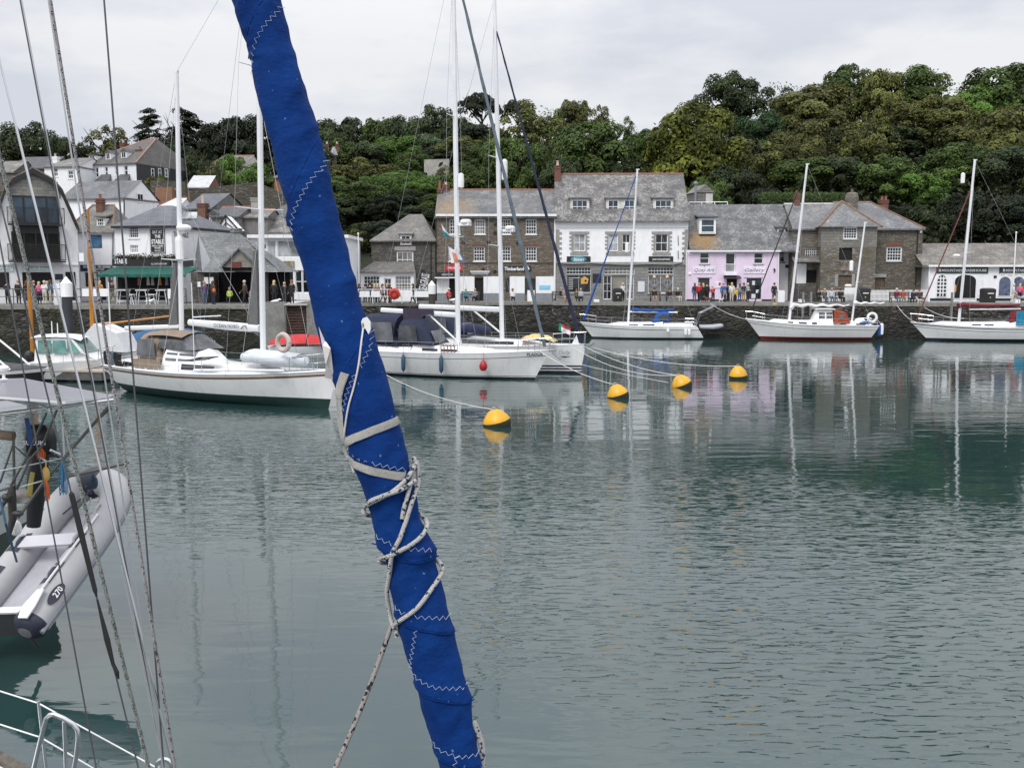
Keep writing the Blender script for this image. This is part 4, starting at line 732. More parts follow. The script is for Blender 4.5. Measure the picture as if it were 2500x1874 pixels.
f.wall(a, b, c - 1.5, d, GW, 2.4); m = f.mb(); m.prism([(a - .15, -.1, d - .05), ((a + b) / 2, -.1, d + .75), (b + .15, -.1, d - .05)], (0, 2.6, 0)); m.build('roof', GW, sh); f.panel(Z5, 318, 318, 390, 428, 'door', M('pale_door', (.55, .54, .50), .7));
m = MB(); p = P(1650 + 212 * .229, 450, 100.5); m.tube([(p.x, p.y, 10), (p.x, p.y, p.z)], .12, 8); m.lathe((p.x, p.y, p.z), [(.2, 0), (.22, .15), (.05, .3)], 8); fl = m.build('roof_flue', GREYP, None, (p.x, p.y, 10)); tag(fl, 'grey metal flue pipe with pale cowl left of the garden shed', 'flue')
m = MB(); a = P(1682, 494, 100.2); b = P(1776, 493, 100.2)
for q in (0, -.5): m.tube([a + Vector((0, 0, q)), b + Vector((0, 0, q))], .045, 5)
for i in range(4): p = a.lerp(b, i / 3); m.tube([(p.x, p.y, 8), p], .045, 5)
tag(m.build('white_railing', WHITE, None, (a.x, a.y, 8)), 'low white railing in front of the garden shed', 'railing')
# ------------------------------------------------------------------ stone house
ST = rubble('grey_house_stone', (.15, .14, .12), (.26, .243, .215), (.135, .123, .105), 2.4, 6.5, .04, stain=(.12, .10, .07), edge=.05)
STB = rubble('brown_house_stone', (.11, .10, .08), (.19, .172, .14), (.095, .084, .068), 3.0, 8, .04, edge=.05)
ASH = courses('pale_ashlar', (.16, .153, .14), (.235, .225, .20), (.10, .095, .086), .6, .26, .014)
T = bld('stone_house', 'old grey stone house with projecting porch tower and hipped slate roofs', 2090, 93.5)
f = Face(T, (P(1960, 700, 94.3).x, 94.3), -.06); sa, sb, _, ze = f.rect(Z5, 1240, 680, 1600, 1400)
f.window(Z5, 1378, 897, 1524, 985, 6, 3, sill=GRANP); f.opening(Z5, 1388, 1130, 1498, 1268); f.wall(sa, sb, BG, ze, ST, 8)
a, b, c, d = f.rect(Z5, 1285, 1062, 1386, 1290); m = f.mb(); m.box(a, b, -.08, -.003, c, d); m.build('whitewashed_panel', WALLW, T)
zr = P(1990, Z5(0, 424)[1], 94.3 + 4).z; s2 = f.rect(Z6, 320, 340, 330, 350, 4)[0]
RA = slate('abbey_slate', (.12, .123, .135), (.195, .198, .21), (.38, .375, .365), .6)
f.gable_roof(sa, s2, ze, zr, 8, RA, ridge=M('pale_ridge', (.45, .44, .42)), ends=ST)
m = f.mb(); a, b, c, d = f.rect(Z5, 1225, 1020, 1590, 1050); m.prism([(a, -1.2, c), (b, -1.2, c), (b, -.02, d + .3), (a, -.02, d + .3)], (0, 0, .1)); m.build('lean_to_roof', SLATEL, T)
f.chimney(Z5, 1268, 330, 1325, 470, 3.6, BRICK, 1, TERRA, .45)
f2 = Face(T, (P(2070, 700, 92.6).x, 92.6), -.06); a2, b2, _, z2 = f2.rect(Z6, 14, 545, 505, 1000)
f2.window(Z6, 212, 555, 338, 662, 5, 4, fw=.12, sill=GRANP); f2.opening(Z6, 175, 738, 292, 848); f2.opening(Z6, 165, 980, 285, 1080, 'plank_door', courses('old_door_boards', (.10, .075, .055), (.15, .115, .085), (.03, .025, .02), .16, 2.5, .012))
zl = f2.rect(Z6, 14, 730, 505, 800)[3]; f3 = Face(T, (f2.o.x, f2.o.y), -.06); f3.holes = list(f2.holes)
f2.wall(a2, b2, zl, z2, ASH, 5, name='upper_wall'); f3.wall(a2 + .04, b2 - .04, BG, zl - .003, ST, 5, name='lower_wall')
m = f2.mb(); ap = f2.pt(*Z6(240, 330), 3.2); A = (a2 - .3, -.35, z2 - .1); B = (b2 + .3, -.35, z2 - .1); C = ((a2 + b2) / 2, 3.0, ap[1]); D = ((a2 + b2) / 2, 8, ap[1])
m.poly([A, B, C]); m.poly([B, (b2 + .3, 8, z2 - .1), D, C]); m.poly([A, C, D, (a2 - .3, 8, z2 - .1)]); m.poly([A, (a2 - .3, 8, z2 - .1), (b2 + .3, 8, z2 - .1), B]); o = m.build('tower_roof', RA, T)
m = f2.mb(); m.tube([A, C], .12, 6); m.tube([B, C], .12, 6); m.build('hip_tiles', M('rusty_tiles', (.19, .115, .08), .8, .3, 4), o)
m = f2.mb(); q = f2.pt(*Z6(285, 345), 4.2); m.lathe((q[0], 4.2, q[1] - 1), [(.62, 0), (.6, 1.0), (.66, 1.5), (.55, 1.9), (.4, 2.0)], 10); o = m.build('round_chimney', ST, T); m = f2.mb(); m.lathe((q[0], 4.2, q[1] + .95), [(.16, 0), (.12, .3), (.1, .42)], 8); m.build('chimney_pot', M('dark_pot', (.12, .07, .06)), o)
for k, (x0, x1, y0, y1) in enumerate(((160, 300, 848, 856), (135, 165, 970, 1080), (285, 312, 970, 1080))): f2.panel(Z6, x0, y0, x1, y1, 'stone_jamb', GRANP, -.06)
m = f2.mb(); rows = []
for j in range(9):                                          # blanket hung out of the loading door
 rows.append([])
 for i in range(9):
  p = f2.pt(*Z6(186 + i * 10.5 - (8 - j) * 0 - (j * 1.5 if i < 4 else 0), 850 + j * 11)); rows[-1].append((p[0], -.1 - .07 * math.sin(i * 1.5 + j * .4) - .04 * math.sin(j), p[1]))
m.loft(rows); bl = m.build('blanket', M('brown_blanket', (.19, .155, .13), .95, .2, 6), None, (f2.o.x, f2.o.y, 8), smooth=True); tag(bl, 'brown blanket hanging out of the dark loading door of the stone house', 'blanket')
f4 = Face(T, (P(2195, 700, 93.8).x, 93.8), -.06); a4, b4, _, z4 = f4.rect(Z6, 500, 562, 905, 1000)
f4.window(Z6, 592, 730, 730, 856, 5, 4, fw=.12, sill=GRANP); f4.opening(Z6, 492, 1000, 578, 1085, 'plank_door', MATS['old_door_boards']); f4.wall(a4, b4, BG, z4, STB, 8, name='side_wall')
f4.panel(Z6, 592, 690, 742, 722, 'brick_arch', BRICK, -.02); f4.panel(Z6, 490, 968, 590, 998, 'lintel', GRANP)
zr4 = P(2190, Z6(0, 334)[1], 93.8 + 4).z; f4.gable_roof(a4 - 3, b4, z4, zr4, 8, RA, ridge=MATS['rusty_tiles'], hr=4.0, name='side_roof')
pipe(f4, Z6, 868, 562, 845, 1070, BLACK, .06); f4.chimney(Z6, 545, 318, 610, 360, 4.4, BRICK, 2, TERRA, .4)
m = f4.mb(); q = f4.pt(*Z6(893, 588)); m.box(q[0] - .1, q[0] + .1, -.12, -.003, q[1] - .2, q[1] + .2); m.build('alarm_box', WHITE, T)
# ------------------------------------------------------------------ outdoor shop
T = bld('outdoor_shop', 'low white shop with arched openings and dark green signs at the right edge', 2400, 91.5); f = Face(T, (P(2400, 700, 91.5).x, 91.5), -.05)
sa, _, _, ze = f.rect(Z6, 966, 885, 1500, 1100); sb = f.rect(Z6, 2250, 885, 2260, 1100)[1]
f.wall(sa, sb, BG, ze, WALLW, 8); zr = P(2400, Z6(0, 698)[1], 91.5 + 4).z
RM = slate('warm_lichen_slate', (.125, .115, .105), (.20, .185, .17), (.37, .345, .305), .8); f.gable_roof(sa - .6, sb, ze, zr, 8, RM, ends=STB)
m = f.mb(); m.box(sa - .2, sb, -.42, -.3, ze - .22, ze - .04); m.build('gutter', WHITE, T); pipe(f, Z6, 968, 890, 962, 1080, WHITE, .07)
DG = M('dark_green_sign', (.018, .045, .042), .5)
for x0, x1, t0 in ((1030, 1485, 1076), (1585, 2040, 1640)):
 s_ = f.panel(Z6, x0, 905, x1, 964, 'sign', DG); f.text(Z6, t0, 924, x1 - 15, 948, 'MOUNTAIN WAREHOUSE', WHITE, s_, bold=.035)
 a, b, c, d = f.rect(Z6, t0 - 26, 922, t0 - 8, 948); m = f.mb(); m.box(a, b, -.075, -.062, c, d); m.build('square_emblem', WHITE, s_)
def archwin(x0, y0, x1, y1, mat, bars=None, name='arched_window'):
 a, b, c, d = f.rect(Z6, x0, y0, x1, y1); m = f.mb(); m.prism(arch(f, a - .1, b + .1, c - .08, d + .1, -.05), (0, .045, 0)); o = m.build(name, WHITE, T)
 m = f.mb(); m.prism(arch(f, a, b, c, d, -.07), (0, .018, 0)); m.build('pane', mat, o)
 if bars:
  m = f.mb()
  for i in range(1, bars[0]): x = a + (b - a) * i / bars[0]; m.box(x - .045, x + .045, -.1, -.072, c, d - .1)
  for i in range(1, bars[1]): z = c + (d - c) * i / bars[1]; m.box(a, b, -.098, -.0725, z - .05, z + .05)
  m.build('glazing_bars', WHITE, o)
 return o
archwin(1037, 975, 1115, 1165, GLASS, (3, 6)); archwin(1190, 975, 1375, 1180, INT, name='arched_doorway')
PST = M('poster_blue', (.10, .12, .19), .4, .7, 3)
for x0 in (1580, 1702, 1824): archwin(x0, 992, x0 + 100, 1160, PST)
for x0 in (1590, 1650, 1710, 1770): f.window(Z6, x0, 962, x0 + 48, 982, 3, 1, hole=False, rec=-.06, name='top_light')
for x0, x1 in ((975, 1180), (1385, 1800)): f.panel(Z6, x0, 1182, x1, 1205, 'plinth', BLACK, -.03)
f.panel(Z6, 1535, 982, 1560, 1004, 'vent', BLACK); f.panel(Z6, 1400, 1015, 1445, 1160, 'side_door', WHITE, -.04)
m = f.mb(); m.prism(arch(f, *f.rect(Z6, 1188, 1060, 1202, 1125), -.085), (0, .02, 0)); m.build('hanging_jacket', M('orange_cloth', (.75, .30, .03), .8), T)
# ------------------------------------------------------------------ stone cottage with shopfront
T = bld('stone_cottage', 'small hipped stone cottage with white shopfront beside the brown stone shop', 970, 95); f = Face(T, (P(970, 700, 95).x, 95), 0)
CS = rubble('cottage_stone', (.08, .074, .065), (.145, .135, .12), (.07, .065, .056), 3.0, 10, .04, edge=.05)
sa, sb, _, ze = f.rect(Z3, 230, 822, 855, 1300)
f.window(Z3, 475, 940, 640, 1102, 3, 2, fw=.12, sill=GRANP); f.wall(sa, sb, BG, ze, CS, 7); dormer(f, Z3, 510, 778, 622, 876, -.06, WHITE, SLATEL, 2, 2, back=2.2)
f.panel(Z3, 456, 892, 662, 932, 'stone_lintel', GRANP, -.03)
zr = P(1005, Z3(0, 575)[1], 98.5).z; RC = slate('cottage_slate', (.125, .12, .114), (.19, .184, .174), (.35, .335, .30), .6); f.gable_roof(sa, sb, ze, zr, 7, RC, hl=3.4, hr=1.6)
ff = Face(T, (P(950, 700, 93.2).x, 93.2), 0); a, b, _, d = ff.rect(Z3, 122, 1150, 645, 1390)
for x0, x1 in ((152, 310), (462, 618)): ff.window(Z3, x0, 1180, x1, 1330, 5, 4, name='shop_window')
ff.window(Z3, 352, 1205, 425, 1390, 2, 4, name='glazed_door'); ff.wall(a, b, BG, d, WHITE, 1.85, name='shopfront')
m = ff.mb(); z1 = ff.rect(Z3, 200, 1052, 480, 1100, 1.7)[3]; m.prism([(a - .2, -.3, d - .02), (b + .2, -.3, d - .02), (b - .2, 1.75, z1), (a + 1.1, 1.75, z1)], (0, 0, .12)); m.build('shopfront_roof', RC, T)
pipe(f, Z3, 815, 830, 812, 1300, BLACK)
m = MB(); x0, y0, z0 = P(1022, 735, 91.5); pts = []
m = MB(); rows = []                                         # feather banner
for j in range(13):
 t = j / 12; v = Z3(0, 1330 - 215 * t)[1]; ul = Z3(684 + 30 * t + 12 * t * t, 0)[0]; wr = (58 * (1 - .15 * t) if t < .8 else 58 * .88 * (1 - (t - .8) * 2.2)); ur = Z3(684 + 30 * t + 12 * t * t + wr, 0)[0]
 rows.append([P(ul + (ur - ul) * i / 4, v, 91.2 + .08 * math.sin(i + t * 4)) for i in range(5)])
e = thing('feather_banner', 'navy feather banner with white lettering beside the stone cottage shopfront', 'banner', (rows[0][0].x, 91.2, 3.1)); m.loft(rows); m.build('cloth', NAVY, e)
m = MB(); m.tube([(rows[0][0].x, 91.2, 3.1)] + [r[0] for r in rows] + [rows[-1][2]], .025, 5); m.build('pole', BLACK, e)
pts, fs = text_pts('SEAGRASS'); bm_ = MB(); A0 = P(*Z3(700, 1318), 91.0); A1 = P(*Z3(732, 1160), 91.0); dx = (A1 - A0); ux = dx.normalized(); uy = Vector((0, 1, 0)).cross(ux).normalized() * -1; bm_.add([A0 + dx * p[0] - uy * (p[1] - .5) * -.75 + Vector((.28, 0, 0)) for p in pts], fs); bm_.build('lettering', WHITE, e)
# ================================================================== the town on the left
BL = 3.36
def house(name, label, Z, x0, ye, x1, yb, yrid, Y, depth=7, ang=0, wallm=None, roofm=None, wins=(), hl=0, hr=0, ridge=None, drop=3, cat='house', ov=.25, base=None):
 uc, vc = Z((x0 + x1) / 2, yb); T = thing(name, label, cat, (P(uc, vc, Y).x, Y, P(uc, vc, Y).z - drop)); f = Face(T, (P(*Z(x1, yb), Y).x, Y), ang)
 a, b, c, d = f.rect(Z, x0, ye, x1, yb)
 for w in wins: f.window(Z, *w[:4], *(w[4:6] if len(w) > 5 else (2, 2)), sill=WHITE, fw=.1, bar=.05)
 c2 = (base if base is not None else c - drop)
 f.wall(a, b, c2, d, wallm or WALLW, depth); um, vr = Z((x0 + x1) / 2, yrid); zr = f.pt(um, vr, depth / 2)[1]
 f.gable_roof(a, b, d, zr, depth, roofm or SLATEG, ov=ov, hl=hl, hr=hr, ridge=ridge, ends=wallm or WALLW); f.dim = (a, b, c2, d, zr, depth); return T, f
# ------------------------------------------------------------------ gabled white building with the glazed bay
T = thing('gabled_cafe', 'tall white gabled building with black glazed bay and a slate-hung gable', 'building', (P(80, 735, 76).x, 76, BL)); f = Face(T, (P(80, 735, 76).x, 76), .5)
ap = f.pt(*Z1(265, 548)); R = [f.pt(*Z1(x, y)) for x, y in ((432, 642), (505, 725), (640, 1032))]; s_ap = ap[0]; mir = lambda p: (2 * s_ap - p[0], p[1])
Rw = [(p[0] - .12, p[1] - .1) for p in R]; sr = Rw[2][0]; sl = mir(Rw[2])[0]
m = f.mb(); prof = [(sl, BL), (sr, BL), Rw[2], Rw[1], Rw[0], (ap[0], ap[1] - .1), mir(Rw[0]), mir(Rw[1]), mir(Rw[2])]
m.prism([(p[0], 0, p[1]) for p in prof], (0, 11, 0)); m.build('wall', M('pebble_render', (.76, .76, .78), .85, .08, 2, bump=.02, bs=25, dirt=.15), T)
zg = f.pt(*Z1(280, 770))[1]; m = f.mb(); m.prism([(mir(R[1])[0] + .15, -.05, zg), (R[1][0] - .15, -.05, zg), (R[1][0] - .15, -.05, R[1][1] - .1), (R[0][0], -.05, R[0][1] - .15), (ap[0], -.05, ap[1] - .2), (mir(R[0])[0], -.05, R[0][1] - .15), (mir(R[1])[0] + .15, -.05, R[1][1] - .1)], (0, .045, 0)); m.build('slate_hanging', slate('hung_slate', (.16, .155, .145), (.26, .25, .23), (.34, .32, .28), .6, row=.42), T)
chain = [mir(R[2]), mir(R[1]), mir(R[0]), ap, R[0], R[1], R[2]]
m = f.mb()
for p, q in zip(chain, chain[1:]): m.prism([(p[0], -.3, p[1] + .12), (q[0], -.3, q[1] + .12), (q[0], -.3, q[1] - .28), (p[0], -.3, p[1] - .28)], (0, .28, 0))
m.build('bargeboard', BLACK, T)
LG = slate('gold_lichen_roof', (.15, .143, .12), (.22, .205, .175), (.46, .36, .16), .9)
m = f.mb()
for p, q in zip(chain, chain[1:]): m.prism([(p[0], -.28, p[1] + .13), (q[0], -.28, q[1] + .13), (q[0], 11.3, q[1] + .13), (p[0], 11.3, p[1] + .13)], (0, 0, .1))
m.build('roof', LG, T)
DKG = glassmat('dark_bay_glass', (.03, .05, .075), .05)
for k, (x0, y0, x1, y1, n, gm_) in enumerate(((97, 757, 470, 985, 4, DKG), (102, 1048, 480, 1280, 4, INT))):
 a, b, c, d = f.rect(Z1, x0, y0, x1, y1); m = f.mb(); t = .12
 for i in range(n + 1): x = a + (b - a) * i / n; m.box(x - t / 2, x + t / 2, -.12, -.004, c, d)
 m.box(a, b, -.115, -.005, d - .12, d); m.box(a, b, -.115, -.005, c, c + .1); o = m.build('bay_frame', BLACK, T)
 for i in range(n): x = a + (b - a) * i / n; m = f.mb(); m.box(x + t / 2 + .004, x + (b - a) / n - t / 2 - .004, -.07, -.05, c + .104, d - .124); m.build('pane', gm_, o)
 m = f.mb(); zt = f.pt(*Z1(290, (858, 1152)[k]))[1]; yo = -.9; e = .35
 m.box(a - e, b + e, yo, -.13, c - .14, c - .02)
 for yy in (zt, c + .05): m.bar((a - e, yo, yy), (b + e, yo, yy), .05)
 for i in range(45): x = a - e + (b - a + 2 * e) * i / 44; m.bar((x, yo, c), (x, yo, zt), .022)
 for x in (a - e, b + e): m.bar((x, yo, zt), (x, -.13, zt), .05); m.bar((x, yo, c), (x, yo, zt), .06)
 m.build('balcony', BLACK, T)
a, b, c, d = f.rect(Z1, 100, 985, 475, 1048); m = f.mb(); m.box(a, b, -.1, -.004, c, d); m.build('spandrel', BLACK, T)
a, b, c, d = f.rect(Z1, 300, 1205, 380, 1275); m = f.mb(); m.box(a, b, -.045, -.03, c, d); m.build('red_sofa', M('rust_red', (.20, .045, .03), .8), T)
s_ = f.panel(Z1, 180, 1308, 425, 1370, 'sign', M('pale_cafe_sign', (.60, .68, .70), .5)); f.text(Z1, 215, 1318, 400, 1348, 'cherry trees', BLACK, s_, shear=.3); f.text(Z1, 245, 1354, 370, 1362, 'COFFEE HOUSE', BLACK, s_)
s_ = f.panel(Z1, -40, 1302, 105, 1367, 'sign', M('pale_cafe_sign', (.60, .68, .70), .5)); f.text(Z1, -25, 1322, 98, 1338, 'PASTIES', BLACK, s_); f.text(Z1, -15, 1346, 80, 1358, 'CREAM TEAS', BLACK, s_)
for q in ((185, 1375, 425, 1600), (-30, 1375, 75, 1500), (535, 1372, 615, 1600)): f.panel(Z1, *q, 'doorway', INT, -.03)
s_ = f.panel(Z1, 445, 1388, 510, 1435, 'notice_board', BLACK)
zt = f.pt(*Z1(600, 1308))[1]; m = f.mb(); m.box(sl, sr, -.1, -.004, zt - .08, zt + .03); m.build('string_course', WHITE, T)
# ------------------------------------------------------------------ boat-trip shop
T = thing('boat_trip_shop', 'small white shop with navy boat-trip sign beside the gabled cafe', 'building', (P(235, 735, 82).x, 82, BL)); f = Face(T, (P(235, 735, 82).x, 82), .05)
a, b, _, d = f.rect(Z1, 560, 1040, 932, 1500); f.window(Z1, 710, 1072, 825, 1180, 1, 1, fm=BLACK, pane=GLASSS); f.window(Z1, 680, 1370, 800, 1500, 1, 1, name='shop_window'); f.opening(Z1, 808, 1372, 858, 1600); f.window(Z1, 868, 1375, 905, 1600, 1, 2, name='glazed_door'); f.wall(a, b, BL, d, WALLW, 7)
zr = f.pt(235, Z1(0, 830)[1], 3.5)[1]; f.gable_roof(a, b, d, zr, 7, slate('patched_slate', (.14, .134, .125), (.21, .203, .19), (.38, .365, .33), .7), hl=1.0, hr=1.2, ridge=MATS['rusty_tiles'])
dormer(f, Z1, 782, 935, 850, 1005, .5, WHITE, SLATEL, 3, 2, back=2); f.chimney(Z1, 776, 780, 828, 905, 2.4, BRICK, 1, TERRA, .4)
s_ = f.panel(Z1, 636, 1316, 905, 1367, 'sign', NAVY); f.text(Z1, 678, 1322, 898, 1340, 'BOAT TRIPS - SEA SAFARIS', WHITE, s_, bold=.02); f.text(Z1, 740, 1346, 845, 1360, 'WATER TAXI', WHITE, s_, bold=.02)
pipe(f, Z1, 915, 1040, 912, 1560, GREYP, .05)
# ------------------------------------------------------------------ houses climbing the hill
_, fl_ = house('white_long_house', 'long white slate-roofed house with a gable end window above the shops', Z1, 505, 772, 1013, 930, 640, 100, 6.0, -.22, WALLW, SLATEG, drop=5)
T, f = bpy.context.scene.objects['white_long_house'], None
e = Face(T, (P(*Z1(1013, 930), 100).x, 100), -.22 + math.pi / 2); e.window(Z1, 1103, 738, 1153, 810, 2, 1, hole=False, rec=-.08 - fl_.dim[1], fw=.09)
g = Face(T, (P(*Z1(1013, 930), 100).x, 100), -.22); pipe(g, Z1, 1008, 775, 1008, 925, BLACK, .06); q = g.pt(*Z1(700, 732), 1.6); m = g.mb(); m.prism([(q[0] - .5, 1.1, q[1] - .45), (q[0] + .5, 1.1, q[1] - .45), (q[0] + .5, 1.75, q[1] + .3), (q[0] - .5, 1.75, q[1] + .3)], (0, -.1, .12)); m.build('skylight', GLASSP, T)
W = [(660, 530, 692, 612, 1, 2), (738, 527, 762, 608, 1, 2), (772, 527, 797, 608, 1, 2), (848, 521, 873, 600, 1, 2), (930, 516, 945, 590, 1, 2), (1004, 511, 1034, 590, 1, 2)]
T, f = house('terrace_house', 'large white terrace with dormers, brick chimneys and one slate-hung end wall', Z1, 640, 495, 1104, 645, 310, 140, 15, -.30, M('terrace_white', (.74, .75, .80), .75, .04, .3), slate('terrace_slate', (.085, .08, .077), (.13, .122, .118), (.2, .18, .165), .5), W, hl=6.5, hr=2.2, ridge=M('pink_ridge', (.36, .20, .155), .8), drop=6)
a, b, c, d, zr, dp = f.dim; a3, b3, _, _ = f.rect(Z1, 810, 495, 948, 640); m = f.mb(); m.box(a3, b3, -.02, -.002, c, d); f2 = Face(T, (f.o.x, f.o.y), -.30 + math.pi / 2)
m = f2.mb(); m.box(.02, dp, -b - .08, -b - .004, c, d - .05); m.build('slate_hung_wall', slate('hung_black_slate', (.035, .038, .045), (.06, .063, .072), (.09, .09, .09), .2), T)
for x in (1215, 1272, 1325): f2.window(Z1, x, 535, x + 24, 608, 1, 2, hole=False, rec=-.16 - b, fw=.1)
for x0, y0, x1, y1, dep in ((720, 432, 775, 484, .7), (856, 408, 896, 468, 1.1), (980, 398, 1025, 454, 1.4)): dormer(f, Z1, x0, y0, x1, y1, dep, WHITE, SLATED, 2, 1, back=2.5, gable=x0 != 720)
for x0, y0, x1, y1 in ((1180, 405, 1216, 464), (1246, 415, 1286, 472)): dormer(f2, Z1, x0, y0, x1, y1, 1.2, WHITE, SLATED, 2, 1, back=2.5, gable=True)
f.chimney(Z1, 970, 330, 1003, 400, 5.5, BRICK, 1, TERRA, .5, wy=1.2); f2.chimney(Z1, 1142, 385, 1178, 470, 1.6, BRICK, 1, TERRA, .5, wy=1.0)
for x in (680, 862, 1015): q = f.pt(*Z1(x, 635)); m = f.mb(); m.prism([(q[0] - 1.3, -1.2, q[1] - .3), (q[0] + 1.3, -1.2, q[1] - .3), (q[0] + .8, -.02, q[1] + .9), (q[0] - .8, -.02, q[1] + .9)], (0, 0, -.4)); m.build('porch_roof', SLATED, T)
T, f = house('white_villa', 'white villa with a square chimney left of the big terrace', Z1, 362, 515, 640, 700, 452, 138, 8, -.1, WALLW, SLATEL, [(432, 530, 468, 600, 2, 2), (440, 642, 470, 690, 2, 2), (550, 552, 592, 618, 2, 2)], hl=2, drop=5); f.chimney(Z1, 415, 440, 462, 490, 2.4, WALLW, 1, M('buff_pot', (.55, .42, .33)), .5)
house('slate_barn', 'dark slate-roofed barn on the skyline at the far left', Z1, 90, 530, 400, 640, 442, 142, 8, -.1, M('dark_stone_wall', (.13, .12, .11), .9, .3), SLATED, drop=5); house('stone_barn', 'low stone-roofed barn at the left edge below the skyline trees', Z1, -60, 560, 110, 640, 475, 138, 8, 0, M('dark_stone_wall', (.13, .12, .11), .9, .3), SLATEL, drop=5)
# ------------------------------------------------------------------ the black-signed pub
T = thing('pub', 'white pub with black hanging board, green awning and blue slate hip roof', 'building', (P(360, 735, 78).x, 78, BL)); CX = P(*Z1(1390, 1100), 78).x; f = Face(T, (CX, 78), -.17); fs_ = Face(T, (CX, 78), -.17 + math.pi / 2)
a, b, _, d = f.rect(Z1, 932, 990, 1390, 1300); dp = 11
f.window(Z1, 1043, 1005, 1118, 1097, 4, 4, sill=WHITE, fw=.07, bar=.03); f.window(Z1, 1052, 1155, 1117, 1218, 4, 4, sill=WHITE, bar=.03); f.opening(Z1, 935, 1400, 1380, 1600, 'shopfront', INT)
f.wall(a, 0, BL, d, WALLW, dp); zr = f.pt(*Z1(1310, 832), 5)[1]; q = f.pt(*Z1(1310, 832), 5)[0]
f.gable_roof(a, 0, d, zr, dp, slate('blue_slate', (.10, .106, .13), (.15, .158, .185), (.24, .25, .27), .25), hl=q - a - .3, hr=max(.5, -q - .6), ov=.3)
m = f.mb(); m.box(a - .1, .15, -.36, -.28, d - .28, d - .1); m.build('gutter', BLACK, T); m = fs_.mb(); m.box(-.15, dp, -.36, -.28, d - .28, d - .1); m.build('gutter', BLACK, T)
s_ = f.panel(Z1, 1216, 1020, 1338, 1221, 'hanging_board', BLACK)
for x0, y0, x1, y1, tx in ((1238, 1036, 1315, 1062, 'EAT AT'), (1255, 1072, 1302, 1098, 'THE'), (1229, 1108, 1328, 1146, 'STABLE'), (1233, 1155, 1325, 1168, 'PIZZA / CIDER'), (1255, 1172, 1303, 1185, 'HOUSE'), (1255, 1194, 1305, 1204, 'ALL DAY')): f.text(Z1, x0, y0, x1, y1, tx, WHITE, s_, bold=.03)
a1, b1, c1, d1 = f.rect(Z1, 1221, 1026, 1333, 1215); m = f.mb()
for p, q2 in (((a1, c1), (b1, c1)), ((b1, c1), (b1, d1)), ((b1, d1), (a1, d1)), ((a1, d1), (a1, c1))): m.bar((p[0], -.07, p[1]), (q2[0], -.07, q2[1]), .03)
m.build('border', WHITE, s_)
fs_.text(Z1, 1405, 1050, 1525, 1092, 'THE STABLE', BLACK, T, y=-.01, bold=.02, name='painted_lettering')
s_ = f.panel(Z1, 925, 1268, 1390, 1325, 'fascia', BLACK, -.3); f.text(Z1, 945, 1266, 1045, 1306, 'STABLE', WHITE, s_, y=-.31, bold=.02); f.text(Z1, 1240, 1300, 1370, 1314, 'ALL DAY EVERY DAY', WHITE, s_, y=-.31); m = fs_.mb(); a1, b1, c1, d1 = fs_.rect(Z1, 1390, 1268, 1540, 1325); m.box(0, b1, -.3, -.004, c1, d1); m.build('fascia', BLACK, T)
AW = M('green_awning', (.005, .085, .066), .7, .12, 2)
a1, _, c1, d1 = f.rect(Z1, 930, 1335, 1390, 1398); b1 = f.rect(Z1, 1600, 1335, 1625, 1398)[1]; m = f.mb(); rows = []
for j in range(4): rows.append([(a1 + (b1 - a1) * i / 30, -.3 - 2.1 * j / 3, d1 - (d1 - c1) * .9 * j / 3 - .03 * math.sin(i * 1.7) * j / 3) for i in range(31)])
rows.append([(p[0], p[1] - .01, p[2] - .22 - .03 * math.sin(i * 3)) for i, p in enumerate(rows[-1])]); m.loft(rows); m.build('awning', AW, T)
random.seed(3); L_ = []
for i in range(900): x = random.uniform(a, .4); L_.append((f.xf @ Vector((x, -.2 + random.uniform(-.15, .15), f.pt(*Z1(1150, 1268))[1] + abs(random.gauss(0, .16)))), rnd_dir(), .07, random.uniform(.6, 1.3)))
o = bpy.data.objects.new('flower_trough', leaf_mesh('flower_trough', L_)); COL.objects.link(o); o.color = (.05, .05, .03, 1); tag(o, 'straggly plants in a trough along the top of the pub fascia', 'plants', kind='thing')
RS = [((.5, .2, .2), 1105), ((.6, .6, .65), 1180), ((.55, .55, .6), 1215), ((.6, .25, .1), 1275), ((.3, .3, .4), 1330)]
for i, (c_, x) in enumerate(RS): a1, b1, c1, d1 = f.rect(Z1, x, 1405, x + 26, 1480); m = f.mb(); m.prism([(a1, .1, c1), (b1, .1, c1), (b1 - .06, .1, d1), (a1 + .06, .1, d1)], (0, .03, 0)); m.build('hanging_garment', M('garment_%d' % i, c_, .9), T)
q = fs_.pt(*Z23(735, 1105), 2.2); m = f.mb(); q = f.pt(*Z23(735, 1105), 2.5); m.prism([(q[0] - .7, 2.2, q[1] - .3), (q[0] + .7, 2.2, q[1] - .3), (q[0] + .5, 2.7, q[1] + .25), (q[0] - .7, 2.7, q[1] + .25)], (0, -.1, .16)); m.build('skylight', GLASSP, T)
